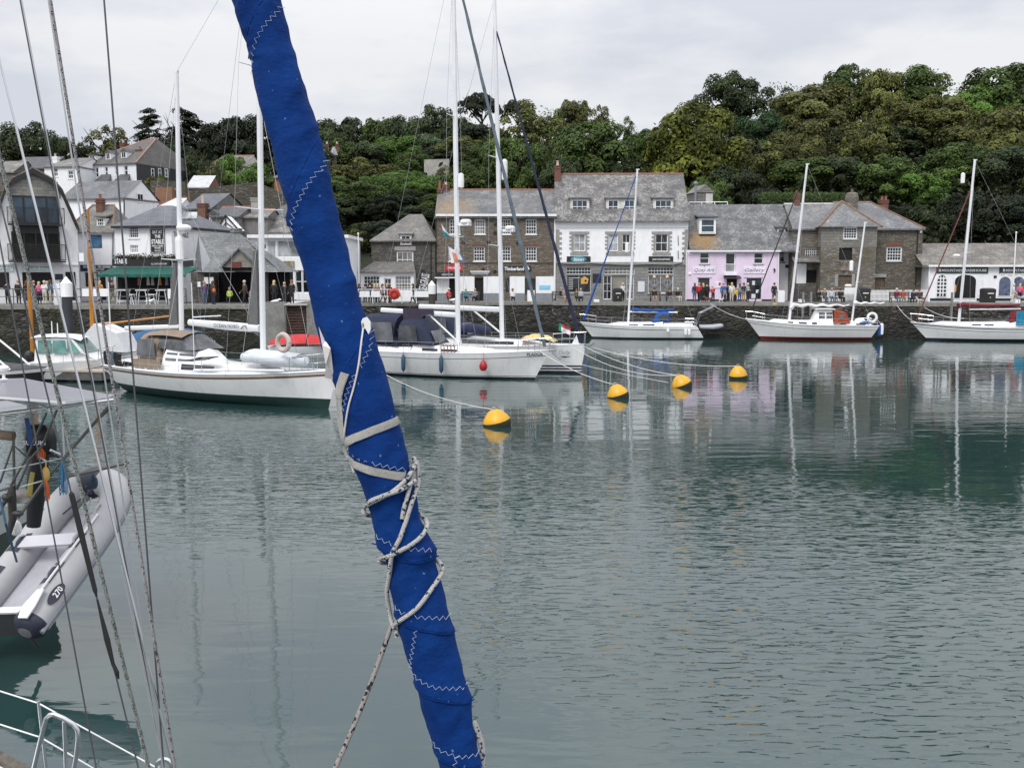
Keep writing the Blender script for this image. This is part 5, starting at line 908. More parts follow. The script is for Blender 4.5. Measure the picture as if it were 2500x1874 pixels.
# ------------------------------------------------------------------ stone shelter with slate roof
T = thing('stone_shelter', 'open stone shelter with swept slate roof and small front gable', 'shelter', (P(580, 735, 76).x, 76, BL)); f = Face(T, (P(580, 735, 76).x, 76), 0)
SHS = slate('shelter_slate', (.095, .102, .105), (.165, .176, .18), (.33, .345, .34), .5, row=.3)
A = f.pt(*Z2(735, 1155)); B = f.pt(*Z2(1410, 1165)); a0 = f.pt(*Z2(560, 1040))[0]; r0 = f.pt(*Z2(680, 818), 4); r1 = f.pt(*Z2(1055, 815), 4); ze = A[1]
m = f.mb(); m.loft([[(A[0], -.6, ze), (A[0] + (B[0] - A[0]) * .5, -.6, ze), (B[0] + .2, -.6, ze)], [(A[0] + .1, 1.2, ze + .9), (A[0] + (B[0] - A[0]) * .48, 1.2, ze + .95), (B[0] - .6, 1.2, ze + .95)], [(r0[0], 4, r0[1]), ((r0[0] + r1[0]) / 2, 4, r0[1]), (r1[0], 4, r1[1])]])
m.poly([(A[0], -.6, ze), (r0[0], 4, r0[1]), (a0 - .3, 3.0, ze + .4), (a0, .4, ze - .1)]); m.poly([(B[0] + .2, -.6, ze), (B[0] + .2, 6, ze), (r1[0], 4, r1[1])]); m.build('roof', SHS, T)
g0 = f.pt(*Z2(900, 1115), -.8); g1 = f.pt(*Z2(1200, 1115), -.8); ga = f.pt(*Z2(1048, 958), -.8); m = f.mb()
m.prism([(g0[0], -.8, g0[1]), (g1[0], -.8, g1[1]), (ga[0], -.8, ga[1])], (0, .1, 0)); m.build('front_gable', M('gable_render', (.22, .21, .18), .9, .2, 3), T)
m = f.mb(); m.prism([(g0[0] - .15, -1, g0[1] - .1), (ga[0], -1, ga[1] + .05), (ga[0], -1, ga[1] + .2), (g0[0] - .25, -1, g0[1])], (0, 4, 0)); m.prism([(g1[0] + .15, -1, g1[1] - .1), (ga[0], -1, ga[1] + .05), (ga[0], -1, ga[1] + .2), (g1[0] + .25, -1, g1[1])], (0, 4, 0)); m.build('gable_roof', SHS, T)
f.panel(Z2, 1000, 1067, 1090, 1120, 'plaque', M('dark_red_plaque', (.13, .03, .025), .6), -.9, -.82)
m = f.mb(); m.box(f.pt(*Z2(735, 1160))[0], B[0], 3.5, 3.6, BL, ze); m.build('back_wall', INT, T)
m = f.mb(); a1, b1, _, _ = f.rect(Z2, 622, 1155, 742, 1390); m.box(a1, b1, -.2, 3.4, BL, ze - .02); m.build('stone_pier', CS, T)
for x in (1170, 1290): a1, b1, _, _ = f.rect(Z2, x, 1160, x + 14, 1390); m = f.mb(); m.box(a1, b1, -.1, .2, BL, ze); m.build('timber_post', M('dark_timber', (.05, .045, .04)), T)
f.chimney(Z2, 975, 765, 1050, 850, 4.0, rubble('chimney_stone', (.2, .2, .2), (.3, .3, .3), (.15, .15, .15)), 0)
for x in (742, 790): f.panel(Z2, x, 1203, x + 36, 1262, 'notice_board', M('poster_paper', (.66, .68, .70), .6, .1, 8), -.3, -.24)
f.panel(Z2, 680, 1243, 708, 1290, 'wall_sign', WHITE, -.28, -.22)
# ------------------------------------------------------------------ white cafe behind the sail
T = thing('white_cafe', 'white flat-fronted cafe with wide upper windows beside the stone shelter', 'building', (P(720, 735, 87).x, 87, BL)); f = Face(T, (P(720, 735, 87).x, 87), 0)
a, b, _, d = f.rect(Z2, 1155, 852, 2010, 1200)
f.window(Z2, 1300, 872, 1375, 1025, 1, 1, pane=GLASSP); f.window(Z2, 1390, 872, 1600, 1025, 1, 1, pane=GLASSP); f.window(Z2, 1212, 905, 1290, 955, 1, 1); f.window(Z2, 1700, 872, 1990, 1025, 3, 1, pane=GLASSP)
for x in (1400, 1475, 1550, 1615): f.window(Z2, x, 1140, x + 62, 1345, 1, 2, name='shop_window', pane=GLASS)
f.wall(a, b, BL, d, WALLW, 8); m = f.mb(); m.box(a - .2, b + .3, -.5, 8, d, d + .28); m.build('flat_roof', WHITE, T)
s_ = f.panel(Z2, 1320, 1040, 1400, 1120, 'sign', M('pale_grey_sign', (.55, .56, .57))); f.text(Z2, 1328, 1060, 1385, 1085, 'CAFE', GREYP, s_); f.panel(Z2, 1447, 1058, 1545, 1120, 'menu_picture', M('menu_print', (.25, .21, .12), .6, .6, 4))
T, f = house('half_timbered_house', 'slate-roofed house with black half-timbered gable behind the shelter', Z2, 930, 792, 1530, 860, 648, 97, 7, -.1, WALLW, SLATEL, drop=3)
a, b, c, d, zr, dp = f.dim; gx = Face(T, (P(*Z2(940, 790), 93).x, 93), 0); p0 = gx.pt(*Z2(848, 780)); p1 = gx.pt(*Z2(1045, 780)); pa = gx.pt(*Z2(925, 652)); m = gx.mb(); m.prism([(p0[0], 0, p0[1]), (p1[0], 0, p1[1]), (pa[0], 0, pa[1])], (0, 2, 0)); m.build('timbered_gable', WALLW, T)
m = gx.mb(); t3 = lambda p, k: (p[0], -.06, p[1] + k)
m.bar(t3(p0, 0), t3(pa, .05), .12); m.bar(t3(p1, 0), t3(pa, .05), .12); m.bar(t3(pa, 0), (pa[0], -.05, p0[1]), .08); m.bar((p0[0] + .5, -.04, p0[1] + .25), (pa[0], -.04, p0[1] + .7), .07); m.bar((p1[0] - .6, -.04, p0[1] + .25), (pa[0], -.04, p0[1] + .7), .07); m.build('timber_frame', BLACK, T)
# ------------------------------------------------------------------ roofs and walls further up
T, f = house('dormer_cottage', 'dark slate cottage with small gabled dormer among the rooftops', Z2, 800, 650, 1045, 720, 570, 96, 6, -.1, M('grey_stone_wall', (.17, .165, .16), .9, .25), SLATED, ridge=TERRA, drop=4); dormer(f, Z2, 772, 640, 862, 705, .2, M('grey_stone_wall', (.17, .165, .16), .9, .25), SLATED, 4, 2, back=2, gable=True)
T, f = house('blue_slate_house', 'blue-slated roof with a gable end above the pub', Z2, 560, 580, 800, 650, 455, 99, 7, -.25, M('grey_stone_wall', (.17, .165, .16), .9, .25), MATS['blue_slate'], drop=4); f.chimney(Z2, 668, 540, 740, 650, -.6, BRICK, 1, M('buff_pot', (.55, .42, .33)), .9)
house('pale_roof_house', 'pale flat-looking roof peeping above the pub ridge', Z2, 330, 560, 505, 620, 490, 104, 5, .0, WALLW, M('pale_roofing', (.62, .60, .60), .8), ridge=TERRA, drop=4, hl=1)
T, f = house('stone_stack_house', 'old rooftop with a tall stone chimney stack left of the second mast', Z2, 1040, 655, 1300, 720, 590, 97, 6, 0, M('grey_stone_wall', (.17, .165, .16), .9, .25), SLATEL, ridge=TERRA, drop=4); f.chimney(Z2, 1152, 490, 1212, 650, 1.5, M('render_stack', (.33, .32, .30), .9, .2), 0)
house('brown_gable_house', 'dark brown gabled roof just left of the blue sail', Z2, 1280, 660, 1500, 720, 545, 100, 7, -.5, M('brown_stone_wall', (.11, .09, .07), .9, .25), SLATED, ridge=TERRA, drop=4); house('white_roofed_house', 'white-roofed building half hidden by the blue sail', Z2, 1400, 640, 1560, 700, 560, 106, 7, 0, WALLW, M('pale_roofing', (.62, .60, .60), .8), drop=4)
house('grey_cottage', 'grey slate-roofed cottage on the hill between the ketch masts', Z2, 755, 205, 1085, 260, 112, 150, 8, -.15, CREAM, SLATEL, [(980, 212, 1000, 245, 2, 2), (1008, 212, 1030, 245, 2, 2)], hl=1.2, ridge=TERRA, drop=4)
o, f = house('greenhouse', 'white glass-roofed outhouse on the hillside terrace', Z2, 580, 390, 770, 430, 290, 124, 6, .0, M('brick_low_wall', (.22, .11, .07), .9, .2), M('white_glazing', (.45, .46, .47), .3), drop=3)
house('orange_brick_house', 'orange brick house behind the left edge of the blue sail', Z2, 1362, 300, 1450, 400, 250, 130, 6, 0, M('orange_brick', (.24, .125, .075), .9, .15), SLATEG, drop=3, hl=1)
for x0, x1, k in ((1778, 1868, 'left-hand'), (1868, 1922, 'right-hand')):
 T = thing('stone_gable_house', '%s of two pale-roofed stone gables in the trees beside the blue sail' % k, 'house', (P(*Z2((x0 + x1) / 2, 180), 152).x, 152, 20)); f = Face(T, (P(*Z2(x0, 180), 152).x, 152), .35)
 a, b, c, d = f.rect(Z2, x0 + 20, 100, x1, 200); f.wall(a, b, c - 4, d, BR, 6); q = f.pt(*Z2(x0 + (x1 - x0) * .62, 30)); m = f.mb(); m.prism([(a - .2, -.2, d - .1), ((a + b) / 2, -.2, q[1]), (b + .2, -.2, d - .1)], (0, 6.4, 0), 0); m.build('roof', M('pale_slates', (.42, .43, .45), .6, .12, 2), T); f.chimney(Z2, x0 + 50, 5, x0 + 75, 45, 1.5, BRICK, 1, M('buff_pot', (.55, .42, .33)), .4)
RW = rubble('retaining_stone', (.08, .072, .06), (.14, .128, .11), (.06, .055, .045), 1.8, 5, .05, stain=(.07, .07, .04))
def rwall(label, Z, x0, y0, x1, y1, yt1, Y, mat=None):
 A, B = P(*Z(x0, y0), Y), P(*Z(x1, yt1), Y); c = P(*Z(x0, y1), Y).z - 3; m = MB(); m.prism([(A.x, Y, c), (B.x, Y, c), B, A], (0, .8, 0)); o = m.build('retaining_wall', mat or RW, None, (A.x, Y, c)); tag(o, label, 'wall')
rwall('brown stone retaining wall below the slate-hung terrace end', Z2, 245, 330, 560, 560, 345, 118); rwall('long sloping stone retaining wall behind the rooftops between the masts', Z2, 600, 420, 1210, 600, 345, 122); rwall('stone terrace wall right of the second ketch mast', Z2, 1210, 350, 1480, 560, 470, 121)
rwall('orange-brown brick wall under the terrace garden', Z2, 290, 395, 440, 470, 395, 116, MATS['orange_brick'])
rwall('ruined pale stone wall in the trees left of the silver mast', Z3, 745, 40, 990, 120, 32, 140, M('pale_ruin', (.36, .35, .32), .9, .3, 1.5))
hm2 = MB(); LV = []; random.seed(21)
for i in range(2500): x = random.uniform(P(880, 430, 130).x, P(1100, 430, 130).x); LV.append((Vector((x, 130 + random.uniform(-1, 1), P(0, 430, 130).z - abs(random.gauss(0, 2.0)))), Vector((0, -1, .6)) + rnd_dir() * .7, .2, random.uniform(.6, 1.3)))
o = bpy.data.objects.new('garden_hedge', leaf_mesh('garden_hedge', LV)); COL.objects.link(o); o.color = (.055, .11, .022, 1); tag(o, 'bright green clipped hedge on the slope left of the silver mast', 'hedge')
LV = []
for i in range(1800): x = random.uniform(P(1855, 480, 103).x, P(2060, 480, 103).x); LV.append((Vector((x, 103 + random.uniform(-.8, .8), P(0, 470, 103).z - abs(random.gauss(0, 1.0)))), Vector((0, -1, .6)) + rnd_dir() * .7, .14, random.uniform(.6, 1.3)))
o = bpy.data.objects.new('garden_hedge', leaf_mesh('garden_hedge', LV)); COL.objects.link(o); o.color = (.045, .075, .02, 1); tag(o, 'low green hedge behind the ridge between gallery and stone house', 'hedge')
# ================================================================== boats
ANTI = M('green_antifouling', (.008, .036, .031), .6, .2); ANTIR = M('red_antifouling', (.14, .012, .010), .6, .2); ANTIB = M('black_boottop', (.012, .014, .02), .5, .2)
STRIPE = M('blue_grey_stripe', (.06, .07, .10), .5); CANV = M('navy_canvas', (.012, .018, .045), .85, .25, 4, bump=.01, bs=8); CLEARP = glassmat('clear_vinyl', (.09, .095, .105), .1)
TAN = M('tan_canvas', (.24, .185, .14), .9, .15, 4, bump=.01, bs=8); CABW = glassmat('cabin_window', (.02, .022, .026), .08)
RUSTC = M('rust_canvas', (.27, .055, .022), .9, .2, 4); REDC = M('dark_red_canvas', (.13, .008, .014), .9, .2, 4); BLUC = M('blue_canvas', (.012, .07, .28), .9, .2, 4)
ROPEW = M('white_rope', (.66, .67, .66), .8, .12, 20)
class Boat:
 def __init__(s, name, label, bow, stern, cat='sailing boat'):
  # bow, stern: world (x, y) of deck ends; local x runs from stern (0) to bow (L), y to port, z up from the water
  b, st = Vector((*bow, 0)), Vector((*stern, 0)); d = b - st; s.L = d.length; a = math.atan2(d.y, d.x)
  s.xf = Matrix.Translation(st) @ Matrix.Rotation(a, 4, 'Z'); s.root = thing(name, label, cat, (st.x, st.y, 0))
 def mb(s): return MB(s.xf)
 def hull(s, B, fb, fm, fs, bands, draft=.45, rake=1.0, sover=.5, sw=.72, e0=.3, N=26, fullbow=2.0, mats=None):
  L = s.L; s.B = B; s.sheer = lambda t: fm + ((fb - fm) * ((t - .35) / .65) ** 2 if t > .35 else (fs - fm) * ((.35 - t) / .35) ** 2)
  s.hb = lambda t: B / 2 * ((1 - max(0, (t - .42) / .58) ** fullbow) if t > .42 else sw + (1 - sw) * math.sin(math.pi / 2 * t / .42))
  lev = [lambda sh, z=z, k=k: (sh - z if k == 's' else z) for k, z, _ in bands]; mi = [m for _, _, m in bands]
  rows = [[], []]; NR = len(bands)
  allr = []
  for i in range(N + 1):
   t = i / N; t = t if i < N else .9995; sh = s.sheer(t); e = e0 + (1.0 - e0) * max(0, (t - .5) / .5) ** 2; row = []
   zs = [-draft] + [f_(sh) for f_ in lev]
   for z in zs:
    q = max(0.0, (z + draft) / (sh + draft)); w = s.hb(t) * q ** e; x = t * L - rake * t ** 5 * (1 - q) ** .9 + sover * (1 - t) ** 7 * (1 - q); row.append((x, w, z))
   allr.append(row)
  m = s.mb()
  for sg in (1, -1): m.loft([[(x, sg * y, z) for x, y, z in r] for r in allr], lambda i, j: mi[j])
  m.poly([(x, y, z) for x, y, z in allr[0]] + [(x, -y, z) for x, y, z in allr[0][::-1]], mi[-2] if len(mi) > 1 else 0)
  o = m.build('hull', mats, s.root, smooth=True)
  d = s.mb(); d.loft([[(r[-1][0], r[-1][1] * k * .985, r[-1][2] - .03 + .06 * (1 - k * k)) for k in (1, .6, 0, -.6, -1)] for r in allr]); d.build('deck', DECK, s.root, smooth=True); return o
 def rail(s, h, mat, w=.05, t0=0, t1=1, n=24, name='toe_rail'):
  for sg in (1, -1):
   m = s.mb(); pts = [((t0 + (t1 - t0) * i / n) * s.L, sg * s.hb(min(.999, t0 + (t1 - t0) * i / n)) * 1.003, s.sheer(t0 + (t1 - t0) * i / n) + h) for i in range(n + 1)]
   m.tube(pts, w, 6); m.build(name, mat, s.root)
 def cabin(s, x0, x1, w0, w1, h0, h1, mat=None, wins=(), name='coachroof', front=.9, side=.15, back=.1, wm=None):
  m = s.mb(); rows = []; n = 10
  for i in range(n + 1):
   k = i / n; x = x0 + (x1 - x0) * k; w = w0 + (w1 - w0) * k; zb = s.sheer(x / s.L) - .05; h = h0 + (h1 - h0) * k
   if i == 0: rows.append([(x0, w * sg, zb + hh) for sg, hh in ((1, 0), (1, 0.01), (.8, .02), (0, .03), (-.8, .02), (-1, .01), (-1, 0))]); x = x0 + back
   rows.append([(x, w, zb), (x, w - side * .4, zb + h * .7), (x, w - side, zb + h), (x, 0, zb + h * 1.12), (x, -w + side, zb + h), (x, -w + side * .4, zb + h * .7), (x, -w, zb)])
  x = x1 + front; zb = s.sheer(x / s.L) - .05; rows.append([(x, w1 * .7 * sg, zb) for sg in (1, .95, .8, 0, -.8, -.95, -1)])
  m.loft(rows); o = m.build(name, mat or GEL, s.root, smooth=True)
  for a, b, z0, z1 in wins:
   for sg in (1, -1):
    g = s.mb(); P4 = []
    for x, zf in ((a, z0), (b, z0), (b, z1), (a, z1)):
     k = (x - x0) / (x1 - x0); w = w0 + (w1 - w0) * k; h = h0 + (h1 - h0) * k; y = (w - side * .4 * zf / .7 if zf < .7 else w - side * .4 - side * .6 * (zf - .7) / .3) + .012; P4.append((x, sg * y, s.sheer(x / s.L) - .05 + h * zf))
    g.prism(P4, (0, sg * .012, 0)); g.build('window', wm or CABW, o)
  return o
 def mast(s, x, z0, H, r=.085, rake=0, spread=(), mat=None, name='mast'):
  m = s.mb(); tx = x - rake; m.tube([(x, 0, z0), ((x + tx) / 2, 0, (z0 + H) / 2), (tx, 0, H)], [r, r, r * .8], 8, flat=1.0); m.box(tx - .18, tx + .12, -.05, .05, H, H + .08); o = m.build(name, mat or ALU, s.root, smooth=True); s.mx = lambda z: x - rake * (z - z0) / (H - z0); s.mt = (tx, 0, H)
  for z, w, sweep in spread:
   for sg in (1, -1): q = s.mb(); q.tube([(s.mx(z), 0, z), (s.mx(z) - sweep, sg * w, z + .06)], [.035, .025], 6); q.build('spreader', mat or ALU, o)
  return o
 def stay(s, a, b, r=.009, mat=None, name='stay'): m = s.mb(); m.tube([a, b], r, 4); return m.build(name, mat or WIRE, s.root)
 def shrouds(s, x, H, spread, w=None, aft=.4, r=.009):
  w = w or s.B / 2 * .92
  for sg in (1, -1):
   pts = [(x - aft, sg * w, s.sheer(x / s.L))] + [(s.mx(z) - sw_, sg * sp, z + .06) for z, sp, sw_ in spread] + [(s.mx(H), 0, H)]
   m = s.mb(); m.tube(pts, r, 4); m.build('shroud', WIRE, s.root); m = s.mb(); m.tube([(x + .5, sg * w, s.sheer(x / s.L)), (s.mx(spread[0][0] if spread else H), 0, (spread[0][0] if spread else H) - .1)], r, 4); m.build('shroud', WIRE, s.root)
 def lines(s, n, h=.62, t0=.06, t1=.86, r=.012):
  for sg in (1, -1):
   tp = []
   for i in range(n):
    t = t0 + (t1 - t0) * i / (n - 1); p = Vector((t * s.L, sg * s.hb(t) * .96, s.sheer(t))); m = s.mb(); m.tube([p, p + Vector((0, 0, h))], r, 5); m.build('stanchion', STEEL, s.root); tp.append(p)
   for k in (.5, 1): m = s.mb(); m.tube([p + Vector((0, 0, h * k)) for p in tp], .007, 4); m.build('lifeline', WIRE, s.root)
 def pulpit(s, h=.62, t=.86):
  m = s.mb(); L = s.L; z = s.sheer(.98)
  w = s.hb(t) * .96; m.tube([(t * L, w, s.sheer(t) + h), (.95 * L, s.hb(.95) * .9, z + h + .03), (L + .05, .1, z + h + .06), (L + .05, -.1, z + h + .06), (.95 * L, -s.hb(.95) * .9, z + h + .03), (t * L, -w, s.sheer(t) + h)], .02, 6)
  m.tube([(t * L, w, s.sheer(t) + h * .5), (.95 * L, s.hb(.95) * .9, z + h * .5), (.95 * L, -s.hb(.95) * .9, z + h * .5), (t * L, -w, s.sheer(t) + h * .5)], .014, 6)
  for x, y in ((t * L, w), (.93 * L, s.hb(.93) * .9), (L - .08, .08)):
   for sg in (1, -1): m.tube([(x, sg * y, s.sheer(min(1, x / L))), (x + .03, sg * y, s.sheer(min(1, x / L)) + h)], .018, 6)
  m.build('pulpit', STEEL, s.root)
 def pushpit(s, h=.62):
  m = s.mb(); z = s.sheer(0); w = s.hb(0) * .92
  for k in (.5, 1): m.tube([(.9, s.hb(.07) * .95, z + h * k), (.1, w, z + h * k), (.05, w * .6, z + h * k), (.05, -w * .6, z + h * k), (.1, -w, z + h * k), (.9, -s.hb(.07) * .95, z + h * k)], .017, 6)
  for x, y in ((.9, s.hb(.07) * .95), (.1, w), (.05, w * .6)):
   for sg in (1, -1): m.tube([(x, sg * y, z), (x, sg * y, z + h)], .017, 6)
  m.build('pushpit', STEEL, s.root)
 def hood(s, x0, x1, w, z, h, mat, n=10, wins=True, name='sprayhood', top_back=.0, slope=.75):
  # folding hood: low at the front (x1), full height from the middle to the back (x0)
  prof = [(x1, .02), (x1 - (x1 - x0) * .18, h * .55), (x1 - (x1 - x0) * slope * .55, h * .95), (x1 - (x1 - x0) * slope, h), (x0, h * .96 - top_back)]
  rows = []
  for x, hh in prof: rows.append([(x, w * math.cos(a) * (1 - .1 * (hh / h)), z + hh * (math.sin(a) ** .55 if math.sin(a) > 0 else 0)) for a in [math.pi * j / n for j in range(n + 1)]])
  m = s.mb(); m.loft(rows); o = m.build(name, mat, s.root, smooth=True)
  if wins:
   for sg in (1, -1):
    g = s.mb(); a0, a1 = prof[2][0], prof[4][0]; g.prism([(a0 + .05, sg * (w * 1.0), z + .18), (a1 - .1 + .2, sg * (w * 1.0), z + .18), (a1 + .15, sg * w * .975, z + h * .72), (a0 - .1, sg * w * .975, z + h * .74)], (0, sg * .015, 0)); g.build('clear_panel', CLEARP, o)
   g = s.mb(); (xa, ha), (xb, hb_) = prof[0], prof[1]; g.prism([(xa + .03, w * .6, z + .12), (xa + .03, -w * .6, z + .12), (xb + .08, -w * .55, z + hb_ * .95), (xb + .08, w * .55, z + hb_ * .95)], (.02, 0, .01)); g.build('clear_panel', CLEARP, o)
  return o
 def part(s, name, mat, fn, smooth=False): m = s.mb(); fn(m); return m.build(name, mat, s.root, smooth=smooth)
def sag(a, b, drop, n=14): a, b = Vector(a), Vector(b); return [a.lerp(b, i / n) - Vector((0, 0, drop * 4 * (i / n) * (1 - i / n))) for i in range(n + 1)]
def usolve(b, u, z):
 lo, hi = -2.0, b.L + 2; f_ = lambda x: (lambda q: CU + FPX * q.x / q.dot(_F))(b.xf @ Vector((x, 0, z)) - CAM)
 for _ in range(40):
  md = (lo + hi) / 2
  if f_(md) < u: lo = md
  else: hi = md
 return lo
def xy(u, v, z=0.0): p = PZ(u, v, z); return (p.x, p.y)
# ------------------------------------------------------------------ the white ketch in front of the pub
K = Boat('ketch_yacht', 'large white ketch with brown rubbing strake, tan cockpit canopy and green waterline', xy(826, 905, 1.62), xy(304, 888, 1.2))
K.hull(4.0, 1.62, 1.22, 1.22, [('w', .12, 0), ('w', .42, 1), ('s', .20, 2), ('s', .10, 3), ('s', .03, 2), ('s', 0, 2)], rake=.75, sover=1.6, sw=.62, e0=.34, mats=[ANTI, ANTI, GEL, TEAK, GEL], draft=.5)
K.rail(.03, GEL, .045); K.lines(9, .65); K.pushpit(.68); K.pulpit(.68)
L = K.L
K.cabin(L * .36, L * .70, 1.05, .62, .52, .34, wins=((L * .39, L * .53, .25, .75),), front=1.2)
# centre cockpit coaming and deckhouse with screen
K.cabin(L * .07, L * .24, 1.1, 1.25, .38, .42, wins=((L * .10, L * .19, .3, .75),), name='aft_cabin', front=.2)
dh = K.cabin(L * .30, L * .44, 1.12, .85, 1.0, .92, wins=((L * .315, L * .36, .5, .86), (L * .368, L * .435, .5, .86)), name='deckhouse', front=1.5, side=.3, wm=CLEARP)
K.hood(L * .17, L * .29, 1.08, K.sheer(.25) + .42, 1.3, TAN, name='cockpit_canopy', slope=.3)
K.hood(L * .26, L * .44, .95, K.sheer(.35) + .95, .72, CLEARP, name='clear_screen', wins=False, slope=.5); K.part('canopy_roof', TAN, lambda m: m.loft([[(L * (.20 + .19 * i / 6), .9 * k, K.sheer(.3) + 1.72 + .07 * math.sin(math.pi * i / 6) - .22 * k * k) for k in (-1, -.6, 0, .6, 1)] for i in range(7)]), True)
K.part('side_curtain', TAN, lambda m: m.loft([[(L * .175 + i * .17, -1.3 - .05 * math.sin(i * 2.1), K.sheer(.2) + .05 + (.06 * math.sin(i * 3) if j == 0 else 0) + j * .42) for i in range(13)] for j in range(2)]))
M1 = [(8.3, 1.35, .1), (14.2, 1.0, .1)]
xm = usolve(K, 643, 1.6); rk = xm - usolve(K, 628, 20); K.mast(xm, 1.5, 21.5, .125, rk, M1); K.shrouds(xm, 21.0, M1, 1.75); K.stay((xm - rk, 0, 21.4), (L - .1, 0, 1.7), .012); K.stay((xm - rk, 0, 21.4), (L * .30, 1.2, 2.2), .009); K.stay((xm - .1, 0, 14.2), (L * .90, 0, 1.6), .01)
bm = K.part('boom', ALU, lambda m: m.tube([(xm - .15, 0, 3.22), (xm - 2.4, 0, 3.28), (xm - 4.9, .05, 3.36)], [.14, .15, .12], 8, flat=1.25), True)
pts, fs = text_pts('OCEAN HOBO'); m = K.mb(); m.add([(xm - 2.95 + 1.65 * p[0], -.19, 3.20 + .17 * p[1]) for p in pts], fs); m.build('lettering', BLACK, bm)
m = K.mb()
for q in (0, 1): m.tube([(xm - 1.15 + q * .02, -.19, 3.18), (xm - .98, -.19, 3.34), (xm - .86, -.19, 3.32), (xm - .78, -.19, 3.20)], .02, 4)
m.build('boom_emblem', BLACK, bm)
xz = usolve(K, 444, 2.2); rz_ = xz - usolve(K, 431, 14.6); M2 = [(6.2, .95, .1), (9.6, .0, .0)]
mz = K.mast(xz, 1.9, 14.6, .115, rz_, M2[:1], name='mizzen_mast'); K.shrouds(xz, 14.3, M2[:1], 1.6); K.stay((xz - rz_, 0, 14.6), (.2, 0, 1.3), .009); K.stay((xz - rz_, 0, 14.6), (xm - rk, 0, 19.6), .009, name='triatic_stay'); K.stay((xz - .1, 0, 9.5), (xm - .6, 1.5, 1.4), .008)
K.part('mizzen_boom', ALU, lambda m: m.tube([(xz - .1, 0, 3.15), (xz - 4.2, 0, 2.95)], .085, 8, flat=1.3), True)
m = K.mb(); m.lathe((xz + .45, 0, 7.55), [(.02, 0), (.30, .02), (.34, .12), (.30, .22), (.1, .28)], 14); m.box(xz + .05, xz + .5, -.05, .05, 7.42, 7.55); m.build('radar_dome', WHITE, mz); m = K.mb(); m.lathe((xz + .22, -.1, 6.15), [(.05, 0), (.19, .1), (.19, .95), (.16, 1.1), (.03, 1.15)], 10); m.build('radar_reflector', WHITE, mz)
for xb, zt, ln_ in ((xz - .30, 7.2, 4.0), (xm - .32, 7.9, 4.6)):   # grey sail bags laced to the masts
 K.part('stowed_sail', M('grey_sailcloth', (.13, .13, .13), .9, .15, 4), lambda m: m.prism([(xb + .1, -.06, 2.9), (xb - .55, -.06, 3.2), (xb - .05, -.06, 2.9 + ln_ * .8), (xb + .12, -.06, 2.9 + ln_ * .8)], (0, .12, 0)))
K.part('backstay_post', ALU, lambda m: m.tube([(.3, -.9, 1.2), (.3, -.9, 5.2)], .03, 6)); K.part('aerial_arm', ALU, lambda m: m.tube([(L * .5, -1.5, 1.3), (L * .5, -1.5, 5.2)], .02, 5)); K.part('aerial_arm', ALU, lambda m: m.tube([(L * .5, -1.5, 3.7), (L * .62, -1.4, 3.8)], .03, 5))
K.part('whisker_pole', ALU, lambda m: m.tube([(L * .52, -1.75, K.sheer(.52) + .18), (L * .86, -1.1, K.sheer(.86) + .14)], .06, 8), True)
K.part('solar_panel', CABW, lambda m: m.prism([(L * .46, -1.5, 1.75), (L * .55, -1.5, 1.85), (L * .57, -1.0, 1.98), (L * .48, -1.0, 1.88)], (0, 0, .04)))
def dinghy_pts(m):
 for sg in (1, -1): m.tube([(L * .66, -.1 + sg * .62, 2.02), (L * .72, -.1 + sg * .68, 2.0), (L * .80, -.1 + sg * .62, 1.94), (L * .85, -.1 + sg * .35, 1.92), (L * .87, -.1, 1.92)], [.19, .22, .22, .2, .18], 10)
 m.loft([[(L * (.66 + .2 * i / 6), -.1 + .6 * k * (1 - .8 * max(0, i / 6 - .6)), 2.22 + .12 * (1 - k * k) - .1 * i / 6) for k in (-1, -.5, 0, .5, 1)] for i in range(7)])
KD = K.part('upturned_dinghy', M('pale_hypalon', (.55, .58, .62), .5, .08), dinghy_pts, True); KD.parent = None; KD.matrix_world = Matrix.Translation(LOC[KD]); tag(KD, 'pale grey inflatable dinghy upside down on the ketch foredeck', 'dinghy')
ring = lambda c, R, r, ax1, ax2, n=20: [c + ax1 * (R * math.cos(2 * math.pi * i / n)) + ax2 * (R * math.sin(2 * math.pi * i / n)) for i in range(n + 1)]
c = Vector((L * .845, -.9, 2.75)); lj = K.mb(); lj.tube(ring(c, .34, .09, Vector((1, 0, 0)), Vector((0, 0, 1))), .10, 8); o = lj.build('lifebuoy', M('faded_pink_buoy', (.50, .43, .40), .8), None, K.xf @ c); tag(o, 'faded pink horseshoe lifebuoy on the ketch bow rail', 'lifebuoy')
# laundry and bags on the ketch stern rail
for i, (t, w_, h_, c_, nm, lb) in enumerate(((.035, .5, .75, (.012, .014, .03), 'wetsuit', 'dark wetsuit hung on the ketch stern rail'), (.075, .45, .6, (.10, .13, .17), 'towel', 'blue-grey towel drying on the ketch stern rail'), (.115, .62, .7, (.012, .012, .013), 'black_cover', 'square black cover on the ketch stern rail'))):
 m = K.mb(); m.loft([[(t * L + w_ * (k / 6 - .5), -K.hb(t) * .93 - .03 - .04 * math.sin(k * 2 + j), 1.22 + .72 - h_ * j / 5) for k in range(7)] for j in range(6)]); o = m.build(nm, M('cloth_' + nm, c_, .9, .3, 8), None, K.xf @ Vector((t * L, -1.4, 1.2)), smooth=True); tag(o, lb, nm.split('_')[-1])
m = K.mb(); m.ell((L * .015, -.9, 1.28), (.16, .16, .13), 8, 6); m.tube([(L * .015, -.9, 1.3), (-.4, -1.0, 1.15)], .04, 6); m.build('stern_winch', M('bronze_dark', (.10, .07, .05), .5), K.root)
